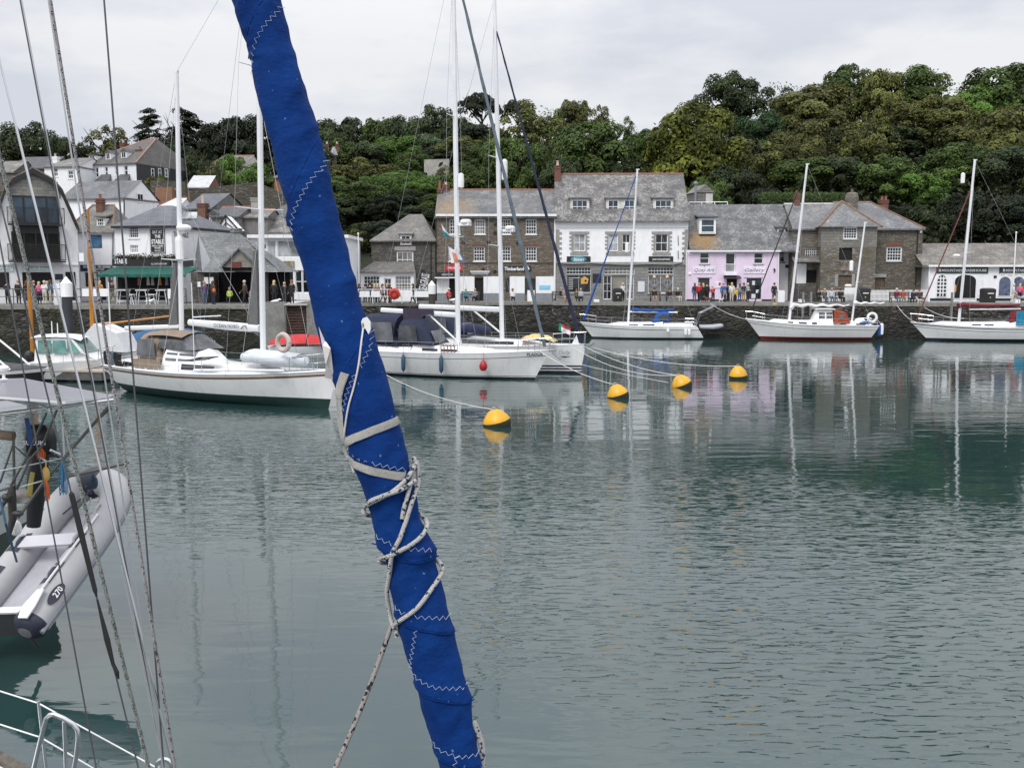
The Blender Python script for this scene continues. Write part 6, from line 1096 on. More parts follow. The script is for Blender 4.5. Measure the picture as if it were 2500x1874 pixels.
# ------------------------------------------------------------------ the two white sloops with navy sprayhoods
A = Boat('sloop_yacht', 'white sloop with red round fender, blue fenders and navy sprayhood', xy(1345, 856, 1.55), (xy(1345, 856, 1.55)[0] - 10.4, xy(1345, 856, 1.55)[1] + 4.6))
A.hull(3.6, 1.57, 1.32, 1.28, [('w', .05, 0), ('w', .10, 1), ('w', .14, 2), ('w', .17, 1), ('s', .30, 2), ('s', .265, 3), ('s', 0, 2)], rake=1.15, sover=.5, sw=.78, mats=[ANTIB, ANTIB, GEL, STRIPE])
A.rail(.02, ALU, .02); A.lines(7, .6); A.pulpit(.62); L = A.L
A.cabin(L * .30, L * .66, 1.0, .55, .46, .26, wins=((L * .36, L * .44, .3, .62), (L * .46, L * .54, .3, .62)), front=1.3)
A.cabin(L * .02, L * .30, 1.25, 1.1, .28, .32, name='cockpit_coaming', front=.1)
A.hood(L * .23, L * .42, 1.12, A.sheer(.3) + .4, 1.45, CANV); A.hood(L * .02, L * .235, 1.2, A.sheer(.1) + .35, 1.75, CANV, name='cockpit_tent', slope=.2)
MA = [(7.6, 1.0, .12), (14.0, .8, .1)]; xa = usolve(A, 1119, 1.5); ra = (xa - usolve(A, 1108, 19.5)) * 21 / 18
A.mast(xa, 1.45, 22.5, .14, ra, MA); A.shrouds(xa, 22, MA, 1.5); A.stay((xa - ra, 0, 22.4), (.2, 0, 1.1))
A.part('boom', ALU, lambda m: m.tube([(xa - .1, 0, 3.35), (xa - 4.9, 0, 3.55)], .11, 8, flat=1.3), True); A.part('kicker_strut', ALU, lambda m: m.tube([(xa - .1, 0, 1.95), (xa - 1.7, 0, 3.25)], .05, 6)); A.part('boom_cloth', M('aubergine_cloth', (.045, .035, .06), .9, .2, 4), lambda m: m.loft([[(xa - 3.4 + k * .28, -.16 - .03 * math.sin(k * 1.7), 3.68 - j * .2 - .10 * math.sin(k * .8) * j) for k in range(8)] for j in range(4)]), True)
GSL = M('grey_blue_sleeve', (.10, .13, .16), .8, .3, 2); fo = Vector((L - .35, 0, 1.75)); to = Vector((xa - ra + .1, 0, 21.9))
A.part('furled_genoa', GSL, lambda m: m.tube([fo.lerp(to, k) + Vector((0, .02 * math.sin(k * 60), 0)) for k in [i / 40 for i in range(41)]], [.06 + .045 * (1 - abs(i / 40 - .3)) + .012 * math.sin(i * 1.9) for i in range(41)], 8), True)
m = A.mb(); m.lathe((xa + .22, 0, 10.2), [(.03, 0), (.16, .06), (.17, .4), (.15, .75), (.03, .82)], 12); m.build('radar_reflector', WHITE, A.root); m = A.mb(); m.box(xa + .1, xa + .75, -.18, .18, 8.2, 8.36); m.lathe((xa + .5, 0, 8.36), [(.3, 0), (.3, .12), (.2, .18)], 12); m.build('radar', WHITE, A.root)
m = A.mb(); a0 = Vector((L - .25, 0, 1.55)); m.tube([a0, a0 + Vector((.55, 0, .02))], .05, 6); m.prism([(L + .1, -.2, 1.5), (L + .5, -.08, 1.15), (L + .55, .08, 1.15), (L + .1, .2, 1.5)], (0, 0, -.06)); m.build('anchor', GREYP, A.root)
pts, fs = text_pts('PLADUS', bold=.02); m = A.mb(); m.add([(L * .90 + .75 * p[0], -(A.hb(.90 + .07 * p[0]) * .985 + .02), A.sheer(.93) - .24 + .15 * p[1]) for p in pts], fs); m.build('name_lettering', BLACK, A.root)
for t, c_, lb in ((.305, 0, 'long blue fender nearest the blue sail on the white sloop'), (.51, 0, 'long blue fender amidships on the white sloop')):
 m = A.mb(); y = -A.hb(t) - .13; z = A.sheer(t); m.lathe((t * L, y, z - 1.05), [(.02, 0), (.04, .05), (.115, .16), (.12, .5), (.115, .82), (.04, .95), (.02, 1.02)], 12); m.tube([(t * L, y, z - .05), (t * L, y * .96, z + .55)], .01, 4); o = m.build('fender', M('blue_fender', (.03, .075, .13), .55, .15), None, A.xf @ Vector((t * L, y, z - 1)), smooth=True); tag(o, lb, 'fender', 'blue fenders on the white sloop')
m = A.mb(); t = .715; y = -A.hb(t) - .2; z = A.sheer(t); m.lathe((t * L, y, z - .92), [(.02, 0), (.14, .04), (.205, .16), (.215, .28), (.17, .42), (.07, .55), (.03, .62)], 14); m.tube([(t * L, y, z - .32), (t * L, y * .93, z + .58)], .01, 4); o = m.build('buoy_fender', M('red_fender', (.38, .012, .02), .45, .15), None, A.xf @ Vector((t * L, y, z - .9)), smooth=True); tag(o, 'red teardrop fender hanging on the side of the white sloop', 'fender')
def pot(m):
 c = Vector((L * .53, -1.35, A.sheer(.53) + .02))
 for i in range(5): m.tube([c + Vector((-.42 + i * .21, -.2, 0)), c + Vector((-.42 + i * .21, -.22, .38)), c + Vector((-.42 + i * .21, .1, .45)), c + Vector((-.42 + i * .21, .2, 0))], .02, 5)
 for z in (.02, .2, .4): m.tube([c + Vector((-.42, -.21, z)), c + Vector((.42, -.21, z))], .022, 5)
o = A.part('lobster_pot', M('rusty_pot', (.20, .11, .07), .9, .3, 8), pot); o.parent = None; o.matrix_world = Matrix.Translation(LOC[o]); tag(o, 'rusty lobster pot on the side deck of the white sloop', 'lobster pot')
# second sloop behind
bx = xy(1430, 843, 1.6); D = Boat('sloop_yacht', 'white sloop with twin navy waterline stripes behind the one with the red fender', bx, (bx[0] - 11.2, bx[1] + 4.6))
D.hull(3.7, 1.65, 1.48, 1.42, [('w', .04, 0), ('w', .14, 1), ('w', .20, 2), ('w', .30, 1), ('w', .36, 2), ('w', .46, 1), ('s', 0, 2)], rake=.35, sover=.3, sw=.85, mats=[NAVY, NAVY, GEL])
D.lines(7, .62); D.pulpit(.66); D.rail(.02, ALU, .02); L = D.L
D.cabin(L * .28, L * .74, 1.1, .6, .55, .3, wins=((L * .40, L * .66, .35, .8),), front=1.2); D.cabin(L * .02, L * .28, 1.3, 1.2, .3, .35, name='cockpit_coaming', front=.1)
D.hood(L * .20, L * .42, 1.2, D.sheer(.3) + .5, 1.45, CANV); D.hood(L * .02, L * .2, 1.25, D.sheer(.1) + .4, 1.7, CANV, name='cockpit_tent', slope=.2)
xd = usolve(D, 1226, 1.9); rdk = (xd - usolve(D, 1208, 20)) * 19.3 / 18.1; MD = [(7.2, .95, .3), (12.2, .75, .25)]
D.mast(xd, 1.8, 21.2, .14, rdk, MD); D.shrouds(xd, 20.6, MD, 1.6); D.stay((xd - rdk, 0, 21), (.2, 0, 1.3))
D.part('boom', ALU, lambda m: m.tube([(xd - .1, 0, 3.55), (xd - 5.4, 0, 3.65)], .12, 8, flat=1.3), True); D.part('kicker_strut', ALU, lambda m: m.tube([(xd - .1, 0, 2.2), (xd - 1.8, 0, 3.45)], .055, 6))
fo = Vector((L - .3, 0, 1.75)); to = Vector((xd - rdk * .9 + .1, 0, 19.2)); D.part('furled_genoa', CANV, lambda m: m.tube([fo.lerp(to, i / 40) + Vector((0, .015 * math.sin(i * 1.7), 0)) for i in range(41)], [.045 + .07 * (1 - i / 40) + .008 * math.sin(i * 2.3) for i in range(41)], 8), True)
m = D.mb(); m.box(xd + .1, xd + .75, -.18, .18, 8.0, 8.16); m.lathe((xd + .5, 0, 8.16), [(.3, 0), (.3, .12), (.2, .18)], 12); m.build('radar', WHITE, D.root); m = D.mb(); m.lathe((xd + .2, -.1, 10.9), [(.05, 0), (.17, .05), (.17, 1.1), (.05, 1.2)], 10); m.build('radar_reflector', WHITE, D.root)
m = D.mb(); m.tube([(L - .3, 0, 1.66), (L + .35, 0, 1.62)], .06, 6); m.prism([(L, -.2, 1.56), (L + .45, -.05, 1.76), (L + .5, .05, 1.78), (L, .2, 1.56)], (0, 0, -.12)); m.build('anchor', GREYP, D.root)
D.part('furler_guard', GEL, lambda m: m.prism([(L - .9, -.05, 1.5), (L - .3, -.05, 1.55), (L - .35, -.05, 2.25), (L - .5, -.05, 2.25)], (0, .1, 0)))
pts, fs = text_pts('Dolly', shear=.3); m = D.mb(); m.add([(L * .885 + .62 * p[0], -(D.hb(.885 + .055 * p[0]) * .985 + .02), D.sheer(.91) - .55 + .26 * p[1]) for p in pts], fs); m.build('name_lettering', GREYP, D.root); m = D.mb(); y = -(D.hb(.91) * .97 + .04); m.prism([(L * .885, y, D.sheer(.91) - .62), (L * .945, y + .12, D.sheer(.91) - .62), (L * .912, y + .06, D.sheer(.91) - .7)], (0, -.01, 0)); m.build('name_emblem', BLACK, D.root)
def cloth_bag(m):
 rows = []
 for j in range(9): rows.append([(L * .70 + 2.1 * i / 12, -1.25 + .9 * j / 8 - .1 * math.sin(i * .5), D.sheer(.75) + .28 + .42 * math.sin(math.pi * i / 12) ** .6 * math.sin(math.pi * (j + .5) / 9) ** .5 + .02 * math.sin(i * 2.3 + j)) for i in range(13)])
 m.loft(rows)
def spotted():
 m_, t, b = newmat('pink_yellow_cloth'); p = pos(t); c = ramp(t, noi(t, p, .7, 2), [(.42, (.62, .50, .20)), (.55, (.66, .36, .38))]); v = nd(t, 'ShaderNodeTexVoronoi', Scale=5.0); ln(t, p, v.inputs['Vector']); k = ramp(t, v.outputs['Distance'], [(.14, (1, 1, 1)), (.2, (0, 0, 0))]); ln(t, mix(t, k, c, (.5, .05, .05)), b.inputs['Base Color']); b.inputs['Roughness'].default_value = .8; return m_
o = D.part('deck_tent', spotted(), cloth_bag, True); o.parent = None; o.matrix_world = Matrix.Translation(LOC[o]); tag(o, 'pink and yellow spotted cloth draped over the foredeck of the rear sloop', 'cloth')
o = D.part('sail_bag', M('navy_bag', (.025, .03, .075), .85, .25, 5, bump=.03, bs=4), lambda m: m.tube([(xd - 2.3, -1.1, 2.45), (xd - 1.6, -1.15, 2.5), (xd - .9, -1.15, 2.45), (xd - .3, -1.1, 2.4)], [.2, .28, .28, .18], 10), True); o.parent = None; o.matrix_world = Matrix.Translation(LOC[o]); tag(o, 'rolled navy sail bag on the coachroof beside the second mast', 'sail bag')
# ------------------------------------------------------------------ three yachts along the far quay
def edge_y(u):
 for (u0, y0, _), (u1, y1, _) in zip(EDGE[3:], EDGE[4:]):
  if u0 <= u <= u1: return y0 + (y1 - y0) * (u - u0) / (u1 - u0)
def quayboat(name, label, ub, us, off=2.3):
 yb, ys = edge_y(ub) - off, edge_y(us) - off; return Boat(name, label, (P(ub, 790, yb).x, yb), (P(us, 790, ys).x, ys))
Q = quayboat('quay_sloop', 'white sloop with blue boom cover moored below the white house', 1416, 1700);
Q.hull(3.2, 1.42, 1.12, 1.1, [('w', .05, 0), ('w', .14, 1), ('s', .34, 2), ('s', .28, 3), ('s', 0, 2)], rake=1.5, sover=-.9, sw=.7, mats=[ANTIB, STRIPE, GEL, STRIPE]); L = Q.L; Q.lines(7, .6); Q.pulpit(.65); Q.pushpit()
Q.cabin(L * .28, L * .66, .95, .5, .42, .28, wins=((L * .36, L * .46, .3, .6), (L * .50, L * .58, .3, .6)), front=1.4); Q.cabin(L * .03, L * .28, 1.1, 1.0, .3, .3, name='cockpit_coaming', front=.1)
Q.hood(L * .24, L * .38, .85, Q.sheer(.3) + .35, .95, BLUC); xq = (Q.xf.inverted() @ P(1534, 770, edge_y(1534) - 2.3)).x; Hq = P(1552, 415, edge_y(1534) - 2.3).z; SQ = [(7.6, .85, .1)]
Q.mast(xq, 1.4, Hq, .10, .62, SQ); Q.shrouds(xq, Hq - .3, SQ, 1.35); Q.stay((xq - .62, 0, Hq), (.1, 0, 1.1))
Q.part('boom', ALU, lambda m: m.tube([(xq - .1, 0, 2.35), (xq - 4.3, 0, 2.3)], .08, 6)); Q.part('boom_cover', BLUC, lambda m: m.tube([(xq - .3 - 3.7 * i / 10, .03 * math.sin(i * 2), 2.55 - .1 * math.sin(math.pi * i / 10)) for i in range(11)], [.2 - .006 * i + .02 * math.sin(i * 2.2) for i in range(11)], 8, flat=.7), True)
fo = Vector((L - .3, 0, 1.6)); to = Vector((xq - .5, 0, Hq - .5)); Q.part('furled_genoa', BLUC, lambda m: m.tube([fo.lerp(to, i / 30) for i in range(31)], [.025 + .07 * max(0, 1 - i / 18) + .02 for i in range(31)], 7), True)
m = Q.mb(); m.lathe((xq + .2, 0, 7.5), [(.05, 0), (.16, .05), (.16, .8), (.05, .9)], 10); m.build('radar_reflector', WHITE, Q.root)
Q.part('stern_solar_panel', GREYP, lambda m: m.prism([(-.2, -.9, 2.2), (-1.6, -.9, 2.9), (-1.6, .9, 2.9), (-.2, .9, 2.2)], (0, 0, .05))); Q.part('gantry', STEEL, lambda m: [m.tube([(.1, y, 1.1), (-.3, y, 2.3), (-1.4, y, 2.8)], .02, 5) for y in (-.8, .8)])
for t, lb in ((.07, 'white fender hanging at the stern of the blue-covered sloop'), (.10, 'second white fender at the stern of the blue-covered sloop'), (.25, 'small round white fender amidships on the blue-covered sloop')):
 m = Q.mb(); h = .55 if t < .2 else .3; y = Q.hb(t) + .12; z = Q.sheer(t); m.lathe((t * L, y, z - .2 - h), [(.02, 0), (.12, .06), (.13, h * .5), (.12, h * .9), (.02, h)], 10); m.tube([(t * L, y, z - .2), (t * L, y * .97, z + .3)], .012, 4); o = m.build('fender', WHITE, None, Q.xf @ Vector((t * L, y, z - 1)), smooth=True); tag(o, lb, 'fender')
RD = M('grey_hypalon', (.42, .44, .48), .5, .1)
def tube_dinghy(bt, cx, cy, cz, ln_, lb, mat, name='inflatable_dinghy', slope=0):
 m = bt.mb()
 for sg in (1, -1): m.tube([(cx, cy + sg * .5, cz), (cx - ln_ * .6, cy + sg * .5, cz + slope * .6), (cx - ln_ * .9, cy + sg * .25, cz + .08 + slope), (cx - ln_, cy, cz + .1 + slope)], [.16, .2, .19, .18], 8)
 m.box(cx - ln_ * .8, cx - .1, cy - .45, cy + .45, cz - .1, cz - .02); o = m.build(name, mat, None, bt.xf @ Vector((cx, cy, cz - .2)), smooth=True); tag(o, lb, 'dinghy'); return o
tube_dinghy(Q, -.3, 0, 1.05, 1.9, 'grey inflatable dinghy hanging astern of the blue-covered sloop', RD)
V = quayboat('quay_ketch', 'white ketch with red waterline and rust-red wheelhouse cover below the stone house', 1820, 2138);
V.hull(3.4, 1.75, 1.25, 1.2, [('w', .08, 0), ('w', .26, 0), ('s', .36, 1), ('s', .32, 2), ('s', 0, 1)], rake=1.7, sover=.9, sw=.66, e0=.38, mats=[ANTIR, GEL, STRIPE]); L = V.L; V.lines(7, .6); V.pulpit(.65); V.pushpit(); V.rail(.04, GEL, .05)
V.cabin(L * .36, L * .78, 1.0, .5, .5, .32, wins=((L * .44, L * .50, .3, .65), (L * .54, L * .60, .3, .65), (L * .64, L * .68, .3, .65)), front=.8); V.cabin(L * .05, L * .24, 1.0, 1.0, .42, .42, name='aft_cabin', wins=((L * .10, L * .17, .3, .6),), front=.2)
V.cabin(L * .34, L * .46, 1.0, .9, 1.35, 1.3, name='wheelhouse', wins=((L * .35, L * .395, .5, .88), (L * .405, L * .45, .5, .88)), front=.6, side=.2, wm=CLEARP); V.part('wheelhouse_roof', GEL, lambda m: m.box(L * .33, L * .475, -1.0, 1.0, V.sheer(.4) + 1.36, V.sheer(.4) + 1.44))
rc = V.part('cockpit_cover', RUSTC, lambda m: m.loft([[(x, 1.05 * k * (1 - .0), V.sheer(.28) + h * (1 - .25 * abs(k) ** 4)) for k in (-1, -.98, -.8, 0, .8, .98, 1)] if True else 0 for x, h in ((L * .21, .45), (L * .25, 1.2), (L * .34, 1.38))]))
for sg in (-1, 1): m = V.mb(); m.prism([(L * .34, sg * 1.06, V.sheer(.3) + .2), (L * .215, sg * 1.06, V.sheer(.3) + .2), (L * .25, sg * 1.03, V.sheer(.3) + 1.05), (L * .345, sg * 1.03, V.sheer(.3) + 1.3)], (0, sg * .02, 0)); o = m.build('cover_side', RUSTC, V.root)
m = V.mb(); m.prism([(L * .30, 1.085, V.sheer(.3) + .55), (L * .265, 1.085, V.sheer(.3) + .55), (L * .265, 1.08, V.sheer(.3) + .95), (L * .30, 1.08, V.sheer(.3) + .95)], (0, .01, 0)); m.build('clear_panel', CLEARP, o)
yv = edge_y(1940) - 2.3; xv = (V.xf.inverted() @ P(1927, 780, yv)).x; Hv = P(1965, 402, yv).z; SV = [(7.5, .9, .1)]
V.mast(xv, 1.6, Hv, .11, 1.1, SV); V.shrouds(xv, Hv - .3, SV, 1.4); V.stay((xv - 1.1, 0, Hv), (.2, 0, 1.2))
fo = Vector((L - .3, 0, 1.95)); to = Vector((xv - .95, 0, Hv - .7)); V.part('furled_genoa', BLACK, lambda m: m.tube([fo.lerp(to, i / 30) for i in range(31)], [.05 if i < 27 else .02 for i in range(31)], 6))
V.part('furled_mainsail', M('white_sailcloth', (.70, .71, .72), .8, .08, 3, bump=.03, bs=5), lambda m: m.tube([(xv - .1 - 4.9 * i / 20, .02 * math.sin(i * 2.1), 2.95 + .06 * math.sin(i * 1.3) - (0.25 if i == 0 else 0)) for i in range(21)], [.32 if i < 2 else .27 - .008 * i + .03 * math.sin(i * 1.9) for i in range(21)], 9, flat=.6), True)
xw = (V.xf.inverted() @ P(2076, 785, yv)).x; Hw = P(2105, 545, yv).z; V.mast(xw, 1.5, Hw, .085, .8, [(4.9, .5, .05)], name='mizzen_mast'); V.part('mizzen_sail', MATS['white_sailcloth'], lambda m: m.tube([(xw - .1 - 2.6 * i / 12, .02 * math.sin(i * 2.1), 3.15 + .05 * math.sin(i * 1.7)) for i in range(13)], [.3 if i < 2 else .18 - .006 * i + .03 * math.sin(i * 1.9) for i in range(13)], 8, flat=.6), True)
m = V.mb(); m.lathe((xw + .2, 0, 5.9), [(.05, 0), (.16, .05), (.16, .8), (.05, .9)], 10); m.build('radar_reflector', WHITE, V.root); m = V.mb(); m.lathe((xw + .4, 0, 4.55), [(.03, 0), (.28, .03), (.3, .14), (.2, .22)], 12); m.build('radar_dome', WHITE, V.root)
for k, (t, nm, mt, sz, lb) in enumerate(((.13, 'deck_canister', WHITE, (.45, .3, .22), 'white liferaft canister on the aft deck of the red-waterline ketch'), (.10, 'blue_bundle', BLUC, (.75, .35, .14), 'blue cloth bundle on the aft deck of the red-waterline ketch'))):
 m = V.mb(); m.ell((t * L, .4 + .3 * k, V.sheer(t) + .45 - .2 * k), sz, 10, 7); o = m.build(nm, mt, None, V.xf @ Vector((t * L, .4, 1.2)), smooth=True); tag(o, lb, 'bundle' if k else 'canister')
for x, z, r, mt, nm, lb in ((.55, 1.95, .36, WHITE, 'lifebuoy', 'white lifebuoy ring on the stern rail of the red-waterline ketch'),):
 c = Vector((x, .9, z)); m = V.mb(); m.tube(ring(c, r, .1, Vector((1, 0, 0)), Vector((0, 0, 1))), .11, 8); o = m.build(nm, mt, None, V.xf @ c); tag(o, lb, 'lifebuoy')
for x, mt, lb in ((-.12, BLUC, 'blue fender on the stern of the red-waterline ketch'), (-.3, WHITE, 'white fender on the stern of the red-waterline ketch')):
 m = V.mb(); m.lathe((x, .8, .35 + .1 * (x < -.2)), [(.02, 0), (.15, .08), (.17, .5), (.15, .95), (.02, 1.02)], 10); m.tube([(x, .8, 1.3), (.1, .8, 1.8)], .012, 4); o = m.build('fender', mt, None, V.xf @ Vector((x, .8, .3)), smooth=True); tag(o, lb, 'fender')
R3 = quayboat('quay_cruiser', 'white sloop with dark red boom cover at the right edge of the harbour', 2222, 2585); R3.hull(3.5, 1.55, 1.2, 1.15, [('w', .05, 0), ('w', .2, 0), ('s', .42, 1), ('s', .38, 2), ('s', .2, 1), ('s', .12, 2), ('s', 0, 1)], rake=1.9, sover=-.5, sw=.75, mats=[NAVY, GEL, STRIPE]); L = R3.L; R3.lines(8, .6); R3.pulpit(.68)
R3.cabin(L * .30, L * .78, 1.1, .5, .5, .3, wins=((L * .46, L * .52, .35, .6), (L * .54, L * .60, .35, .6)), front=1.5); R3.hood(L * .22, L * .36, 1.0, R3.sheer(.3) + .4, 1.0, REDC)
yq = edge_y(2345) - 2.3; x3 = (R3.xf.inverted() @ P(2341, 785, yq)).x; H3 = P(2366, 392, yq).z; S3 = [(7.4, .9, .1)]
R3.mast(x3, 1.6, H3, .12, .65, S3); R3.shrouds(x3, H3 - .3, S3, 1.45); R3.stay((x3 - .65, 0, H3), (.2, 0, 1.2)); R3.part('boom', ALU, lambda m: m.tube([(x3 - .8, 0, 2.65), (x3 - 5.0, 0, 2.7)], .07, 6))
R3.part('boom_cover', REDC, lambda m: m.tube([(x3 + .12 - 5.0 * i / 14, .02 * math.sin(i * 2), 3.05 - .08 * math.sin(i * .2) + (0 if i else -.1)) for i in range(15)], [.45, .42, .34] + [.28 - .01 * i for i in range(12)], 9, flat=.5), True)
fo = Vector((L - .5, 0, 1.7)); to = Vector((x3 - .4, 0, H3 - 2.5)); R3.part('furled_genoa', M('rust_sleeve', (.16, .05, .04), .9), lambda m: m.tube([fo.lerp(to, i / 20) for i in range(21)], .055, 6)); m = R3.mb(); m.lathe((x3 + .25, 0, H3 - 1.9), [(.05, 0), (.17, .05), (.17, .8), (.05, .9)], 10); m.build('radar_reflector', WHITE, R3.root); m = R3.mb(); m.lathe((x3 + .45, 0, 7.1), [(.03, 0), (.28, .03), (.3, .14), (.2, .22)], 12); m.build('radar_dome', WHITE, R3.root)
m = R3.mb(); m.loft([[(x3 - 4.2 - .8 * i / 6, 1.25 + .05 * math.sin(i * 2), R3.sheer(.3) + 1.35 - .24 * j) for i in range(7)] for j in range(6)]); o = m.build('towel', M('turquoise_towel', (.01, .20, .33), .9, .2, 4), None, R3.xf @ Vector((x3 - 4.5, 1.2, 1.3)), smooth=True); tag(o, 'turquoise towel hung on the rail of the dark red covered sloop', 'towel')
c = Vector((x3 - 5.4, 1.45, R3.sheer(.25) + .45)); m = R3.mb(); m.tube(ring(c, .26, .1, Vector((1, 0, 0)), Vector((0, 0, 1))), .1, 8); o = m.build('lifebuoy', M('orange_lifebuoy', (.55, .24, .10), .7), None, R3.xf @ c); tag(o, 'orange lifebuoy beside the turquoise towel', 'lifebuoy')
# ------------------------------------------------------------------ motor boat, speedboat and small craft behind the ketch
G = Boat('motor_cruiser', 'white motor cruiser with green tinted wheelhouse windows at the pontoon', xy(278, 885, .9), xy(82, 885, .9), 'motor boat'); G.hull(2.5, 1.25, 1.0, .95, [('w', .05, 0), ('w', .12, 0), ('s', .5, 1), ('s', .45, 2), ('s', 0, 1)], rake=.8, sover=.0, sw=.9, mats=[NAVY, GEL, GREYP]); L = G.L; G.pulpit(.5); G.lines(4, .5, .5, .86)
def mcab(m): m.loft([[(x, y * k, z) for k in (1, .92, 0, -.92, -1)] for x, y, z in ((L * .10, 1.0, 1.0), (L * .12, .95, 1.9), (L * .10, .98, 2.35), (L * .45, .95, 2.6), (L * .62, .9, 2.35), (L * .68, .85, 1.85), (L * .84, .7, 1.15))])
rows = [[(L * .16, 1.02, 1.0), (L * .155, 1.0, 1.35), (L * .18, .9, 2.2)], [(L * .70, .95, 1.05), (L * .74, .92, 1.35), (L * .60, .82, 2.2)]]
m = G.mb()
for sg in (1, -1): m.poly([(L * .12, sg * 1.0, .95), (L * .86, sg * .75, 1.1), (L * .74, sg * .9, 1.42), (L * .58, sg * .84, 2.25), (L * .14, sg * .88, 2.25)])
m.poly([(L * .86, .75, 1.1), (L * .86, -.75, 1.1), (L * .74, -.9, 1.42), (L * .74, .9, 1.42)]); m.poly([(L * .74, .9, 1.42), (L * .74, -.9, 1.42), (L * .58, -.84, 2.25), (L * .58, .84, 2.25)]); wh = m.build('wheelhouse', GEL, G.root)
m = G.mb(); m.loft([[(x, y * k, z + .14 * (1 - k * k)) for k in (1, .7, 0, -.7, -1)] for x, y, z in ((L * .06, .95, 2.2), (L * .1, 1.0, 2.28), (L * .4, .98, 2.34), (L * .58, .92, 2.28), (L * .68, .8, 2.12))]); m.build('wheelhouse_roof', GEL, G.root, smooth=True)
for sg in (1, -1):
 for x0, x1, xt0, xt1 in ((.17, .33, .17, .33), (.35, .52, .35, .50), (.54, .69, .52, .57)): g = G.mb(); g.prism([(L * x0, sg * .99, 1.48), (L * x1, sg * (.95 - .03 * x1), 1.48), (L * xt1, sg * .865, 2.15), (L * xt0, sg * .90, 2.15)], (0, sg * .012, 0)); g.build('window', GLASSG, wh)
g = G.mb(); g.prism([(L * .735, .8, 1.5), (L * .735, -.8, 1.5), (L * .595, -.75, 2.2), (L * .595, .75, 2.2)], (.02, 0, .01)); g.build('windscreen', GLASSG, wh); G.part('outboard_motor', BLACK, lambda m: (m.ell((-.2, 0, 1.25), (.28, .22, .3), 10, 7), m.box(-.28, -.12, -.1, .1, .2, 1.1)))
for x, h in ((.25, .7), (.32, .6)): G.part('aerial', WHITE, lambda m: m.tube([(L * x, 0, 2.35), (L * x, 0, 2.4 + h)], .025, 5))
pts, fs = text_pts('PADSTOW'); m = G.mb(); m.add([(L * .76 + .8 * p[0], -(G.hb(.78) * .93 + .03), .72 + .16 * p[1]) for p in pts], fs); m.build('name_lettering', GREYP, G.root)
S = Boat('black_speedboat', 'black-hulled rigid inflatable with white rubbing strip at the left edge', xy(118, 908, .75), (xy(118, 908, .75)[0] - 6.2, xy(118, 908, .75)[1] + 1.2), 'motor boat'); S.hull(2.4, .95, .78, .75, [('w', .05, 0), ('s', .16, 0), ('s', .02, 1), ('s', 0, 1)], rake=.9, sover=0, sw=.9, fullbow=2.6, mats=[BLACK, WHITE]); S.part('foredeck_cover', M('black_cover', (.03, .032, .036), .5, .5, 6), lambda m: m.loft([[(S.L * (.3 + .68 * i / 10), S.hb(.3 + .68 * i / 10) * .95 * k, S.sheer(.3 + .68 * i / 10) + .02 + (.62 - .55 * i / 10) * (1 - k * k)) for k in (-1, -.7, -.3, 0, .3, .7, 1)] for i in range(11)]), True)
S.part('steel_arch', WHITE, lambda m: [m.tube([(S.L * .76, y, .9), (S.L * .62, y, 1.6), (S.L * .48, y, 2.25), (S.L * .30, y, 2.35), (S.L * .05, y, 2.3)], .05, 6) for y in (-.8, .8)] + [m.tube([(S.L * .55, -.8, 1.4), (S.L * .48, -.8, .9)], .04, 6), m.tube([(S.L * .6, -.8, 1.65), (S.L * .53, -.8, .9)], .04, 6)])
# small gaffer with orange varnished spars, and covered boats, behind the pontoon
c = xy(236, 868, .4); e = Boat('gaff_dayboat', 'small open boat with orange varnished mast and boom behind the pontoon', (c[0] + 3.2, c[1]), (c[0] - 2.2, c[1]), 'sailing boat'); e.hull(1.9, .8, .6, .6, [('w', .05, 0), ('s', .06, 0), ('s', 0, 1)], rake=.4, mats=[WHITE, TEAK]); VAR = M('orange_varnish', (.42, .17, .02), .35, .15)
e.part('mast', VAR, lambda m: m.tube([(2.0, 0, .5), (2.05, 0, P(250, 512, c[1]).z)], [.16, .11], 8), True); e.part('boom', VAR, lambda m: m.tube([(2.1, -.1, 2.35), (7.2, -.3, 2.95)], .07, 6)); e.part('mizzen_mast', VAR, lambda m: m.tube([(-1.9, 0, .5), (-1.9, 0, 5.3)], .13, 8), True); e.part('white_cover', M('white_tarp', (.66, .67, .69), .8, .08), lambda m: m.prism([(1.0, -1.2, .7), (4.6, -1.2, .7), (4.0, -1.2, 1.9), (2.6, -1.2, 2.5)], (0, 2.4, 0)))
c = xy(420, 850, .5); e = Boat('covered_launch', 'launch under a bright blue cover behind the ketch stern', (c[0] + 3, c[1]), (c[0] - 3.2, c[1]), 'motor boat'); e.hull(2.2, 1.0, .8, .8, [('w', .1, 0), ('s', 0, 0)], mats=[WHITE]); e.part('boat_cover', M('blue_tarp', (.03, .10, .22), .8, .2), lambda m: m.loft([[(.3 + 5.2 * i / 10, 1.0 * k, .85 + 1.1 * math.sin(math.pi * (i + 1) / 13) ** .5 * (1 - k * k * .8)) for k in (-1, -.6, 0, .6, 1)] for i in range(11)]), True)
c = xy(745, 862, .3); e = Boat('red_covered_dinghy', 'dinghy under a red cover with black straps left of the blue sail', (c[0] + 2.2, c[1]), (c[0] - 2.4, c[1]), 'dinghy'); e.hull(1.8, .9, .8, .8, [('w', .1, 0), ('s', 0, 0)], mats=[WHITE]); RC_ = lambda i, k: (.15 + 4.2 * i / 10, .95 * k, .85 + .75 * math.sin(math.pi * (i + 1.5) / 13) ** .7 * (1 - k * k * .8))
e.part('boat_cover', M('red_tarp', (.42, .018, .022), .7, .2), lambda m: m.loft([[RC_(i, k) for k in (-1, -.6, 0, .6, 1)] for i in range(11)]), True)
